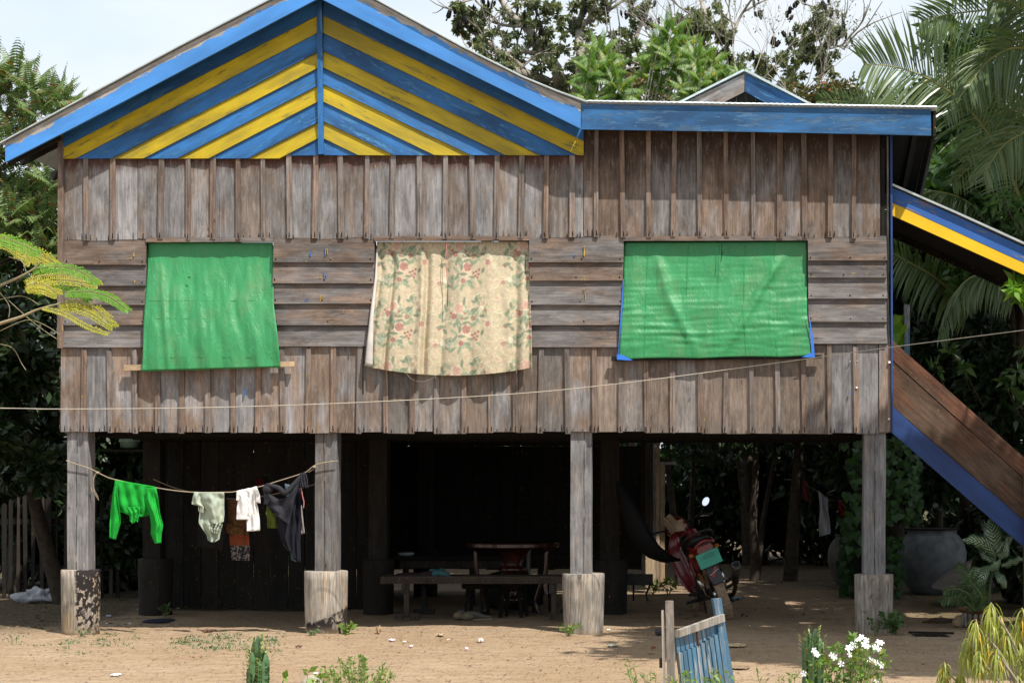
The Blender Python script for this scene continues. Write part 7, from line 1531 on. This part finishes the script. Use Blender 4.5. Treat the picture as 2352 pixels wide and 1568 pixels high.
def bushlet(name, lab, cat, x0, x1, ytop, Y, n, ls, lm, stems, group=None, asp=.35, topf=None):
    t = thing(name, G((x0+x1)/2, Y), lab, cat, group); Lf = Leaves(); st = MB(); b = G((x0+x1)/2, Y); ends = []
    for k in range(stems):
        u = random.random(); x = lerp(x0, x1, u); tp = (topf(u) if topf else ytop+abs(u-.5)*60)+random.random()**2*45; e = P(x, tp, Y+J(.25)); path = smoothpath([b+Vector(((u-.5)*.12, J(.08), 0)), Vector((lerp(b.x, e.x, .45), e.y, e.z*.55)), e], 14); st.tube(path, [.004*(1-.05*i) for i in range(15)], 4, cap=False); ends.append(e)
        m_ = max(4, n//stems); i_ = rng.uniform(.45, 1, m_)*13.99; B_ = np.array([list(path[int(i)].lerp(path[int(i)+1], i % 1)) for i in i_]); d = nrm(rdir(m_)+np.array([0, 0, .35])); s = nrm(np.cross(d, rdir(m_, .5))); l_ = ls*rng.uniform(.6, 1.3, m_); Lf.quads(B_, d, s, l_, l_*asp, .03)
    Lf.build('leaves', lm, t); st.build('stem', plain(name+'_stem', (.14, .15, .06), .8), t, smooth=True); return t, ends
bushlet('leafy_shrub', 'low yellow-green twiggy shrub at the bottom centre', 'shrub', 728, 908, 1505, -7.6, 1500, .030, LM['weed'], 50, topf=lambda u: 1553-46*math.sin(math.pi*u)**.7-8*(u > .85))
bushlet('garden_weed', 'thin straggly weed with narrow leaves left of the gate', 'weed', 1435, 1540, 1515, -8.6, 260, .035, LM['weed'], 13, asp=.25, topf=lambda u: 1512+40*u)
bushlet('garden_weed', 'leafy weeds climbing the front of the blue gate', 'weed', 1535, 1700, 1520, -9.6, 620, .034, LM['weed'], 30, asp=.35, topf=lambda u: 1560-30*random.random())
bushlet('garden_weed', 'low sprigs between the gate and the dark cactus', 'weed', 1720, 1850, 1540, -8.4, 260, .035, LM['weed'], 14, asp=.3, topf=lambda u: 1555-15*random.random())
for i, (x, y) in enumerate(((650, 1535), (690, 1532), (724, 1528), (636, 1552), (705, 1548))):
    sprig('seedling', ['broad-leaved seedling right beside the left cactus', 'tall seedling in the middle of the row', 'seedling nearest the low shrub', 'lowest seedling at the cactus foot', 'small seedling before the flat stone'][i], 'seedling', (G(x, -8.0).x, -8.0, 0), .05, P(0, y, -8.0).z, 9, .06, LM['weed'], 'seedlings at the bottom left', asp=.55, stems=1)
# periwinkle with white flowers
t, ends = bushlet('flowering_plant', 'bushy plant with small white flowers at the bottom right', 'flowering plant', 1845, 2045, 1470, -7.9, 950, .043, LM['weed'], 40, asp=.4, topf=lambda u: 1500-38*math.sin(math.pi*min(1, u*1.1))**1.5-(10 if u > .45 else -16))
FW = plain('white_petals', (.85, .85, .86), .6, var=.04)
for (x, y) in ((1979, 1462), (1990, 1470), (1961, 1474), (1953, 1486), (1966, 1488), (2024, 1476), (2018, 1474), (1984, 1480), (1992, 1484), (2010, 1485), (2018, 1490), (1911, 1504), (1916, 1508), (1870, 1493), (1876, 1502), (1951, 1502), (2002, 1516), (2012, 1520), (1844+2, 1546), (1932, 1524), (2024, 1527), (2015, 1562), (1996, 1514), (1972, 1468), (1948, 1487)):
    c = P(x, y, -8.1+J(.1)); m = MB(); ax = Vector((J(.6), -1+J(.4), .5+J(.4))).normalized(); u1 = ax.orthogonal().normalized(); u2 = ax.cross(u1); a0 = J(1); vs = [c]; 
    for k in range(5):
        a = a0+k*1.2566
        for da, r in ((-.42, .012), (-.3, .0185), (.3, .0185), (.42, .012)): vs.append(c+(u1*math.cos(a+da)+u2*math.sin(a+da))*r+ax*.002)
    m.add(vs, [(0, 1+4*k, 2+4*k, 3+4*k, 4+4*k) for k in range(5)]); m.build('flower', FW, t)
# yellow-green drooping plant at the right bottom
YD = -8.2; DP = thing('drooping_plant', G(2330, YD), 'plant with drooping yellow-green strap leaves at the bottom right corner', 'plant'); Lf = Leaves(); st = MB(); b = G(2420, YD)
for (x, y, s) in ((2276, 1378, 1), (2242, 1417, 1), (2222, 1461, 1), (2169, 1515, .8), (2208, 1534, .8), (2347, 1391, 1), (2298, 1408, 1), (2337, 1546, .7), (2265, 1450, .9), (2310, 1440, 1), (2340, 1440, 1), (2290, 1480, .9), (2352, 1480, 1), (2250, 1490, .8), (2380, 1420, 1)):
    c = P(x, y+4, YD+J(.25)); st.tube(smoothpath([b+Vector((J(.1), 0, 0)), Vector((lerp(b.x, c.x, .6), c.y, c.z-.25)), c+Vector((.02, 0, -.06)), c], 12), [.008*(1-.04*i) for i in range(13)], 5, cap=False)
    n = 80; a = rng.uniform(0, 2*np.pi, n); el = rng.uniform(-.3, 1.2, n); d = np.stack([np.cos(a)*np.cos(el), np.sin(a)*np.cos(el), np.sin(el)], 1); base = np.array([list(c)]*n)-np.array([0, 0, 1.])*rng.uniform(0, .13, (n, 1))*s; side = nrm(np.cross(d, np.array([0, 0, 1.])+1e-3)); Lf.strips(base, d, side, rng.uniform(.10, .18, n)*s, .008, rng.uniform(3.5, 6, n), 5)
Lf.build('leaves', LM['strap'], DP); st.build('stem', plain('grey_stem', (.25, .22, .17), .8), DP, smooth=True)
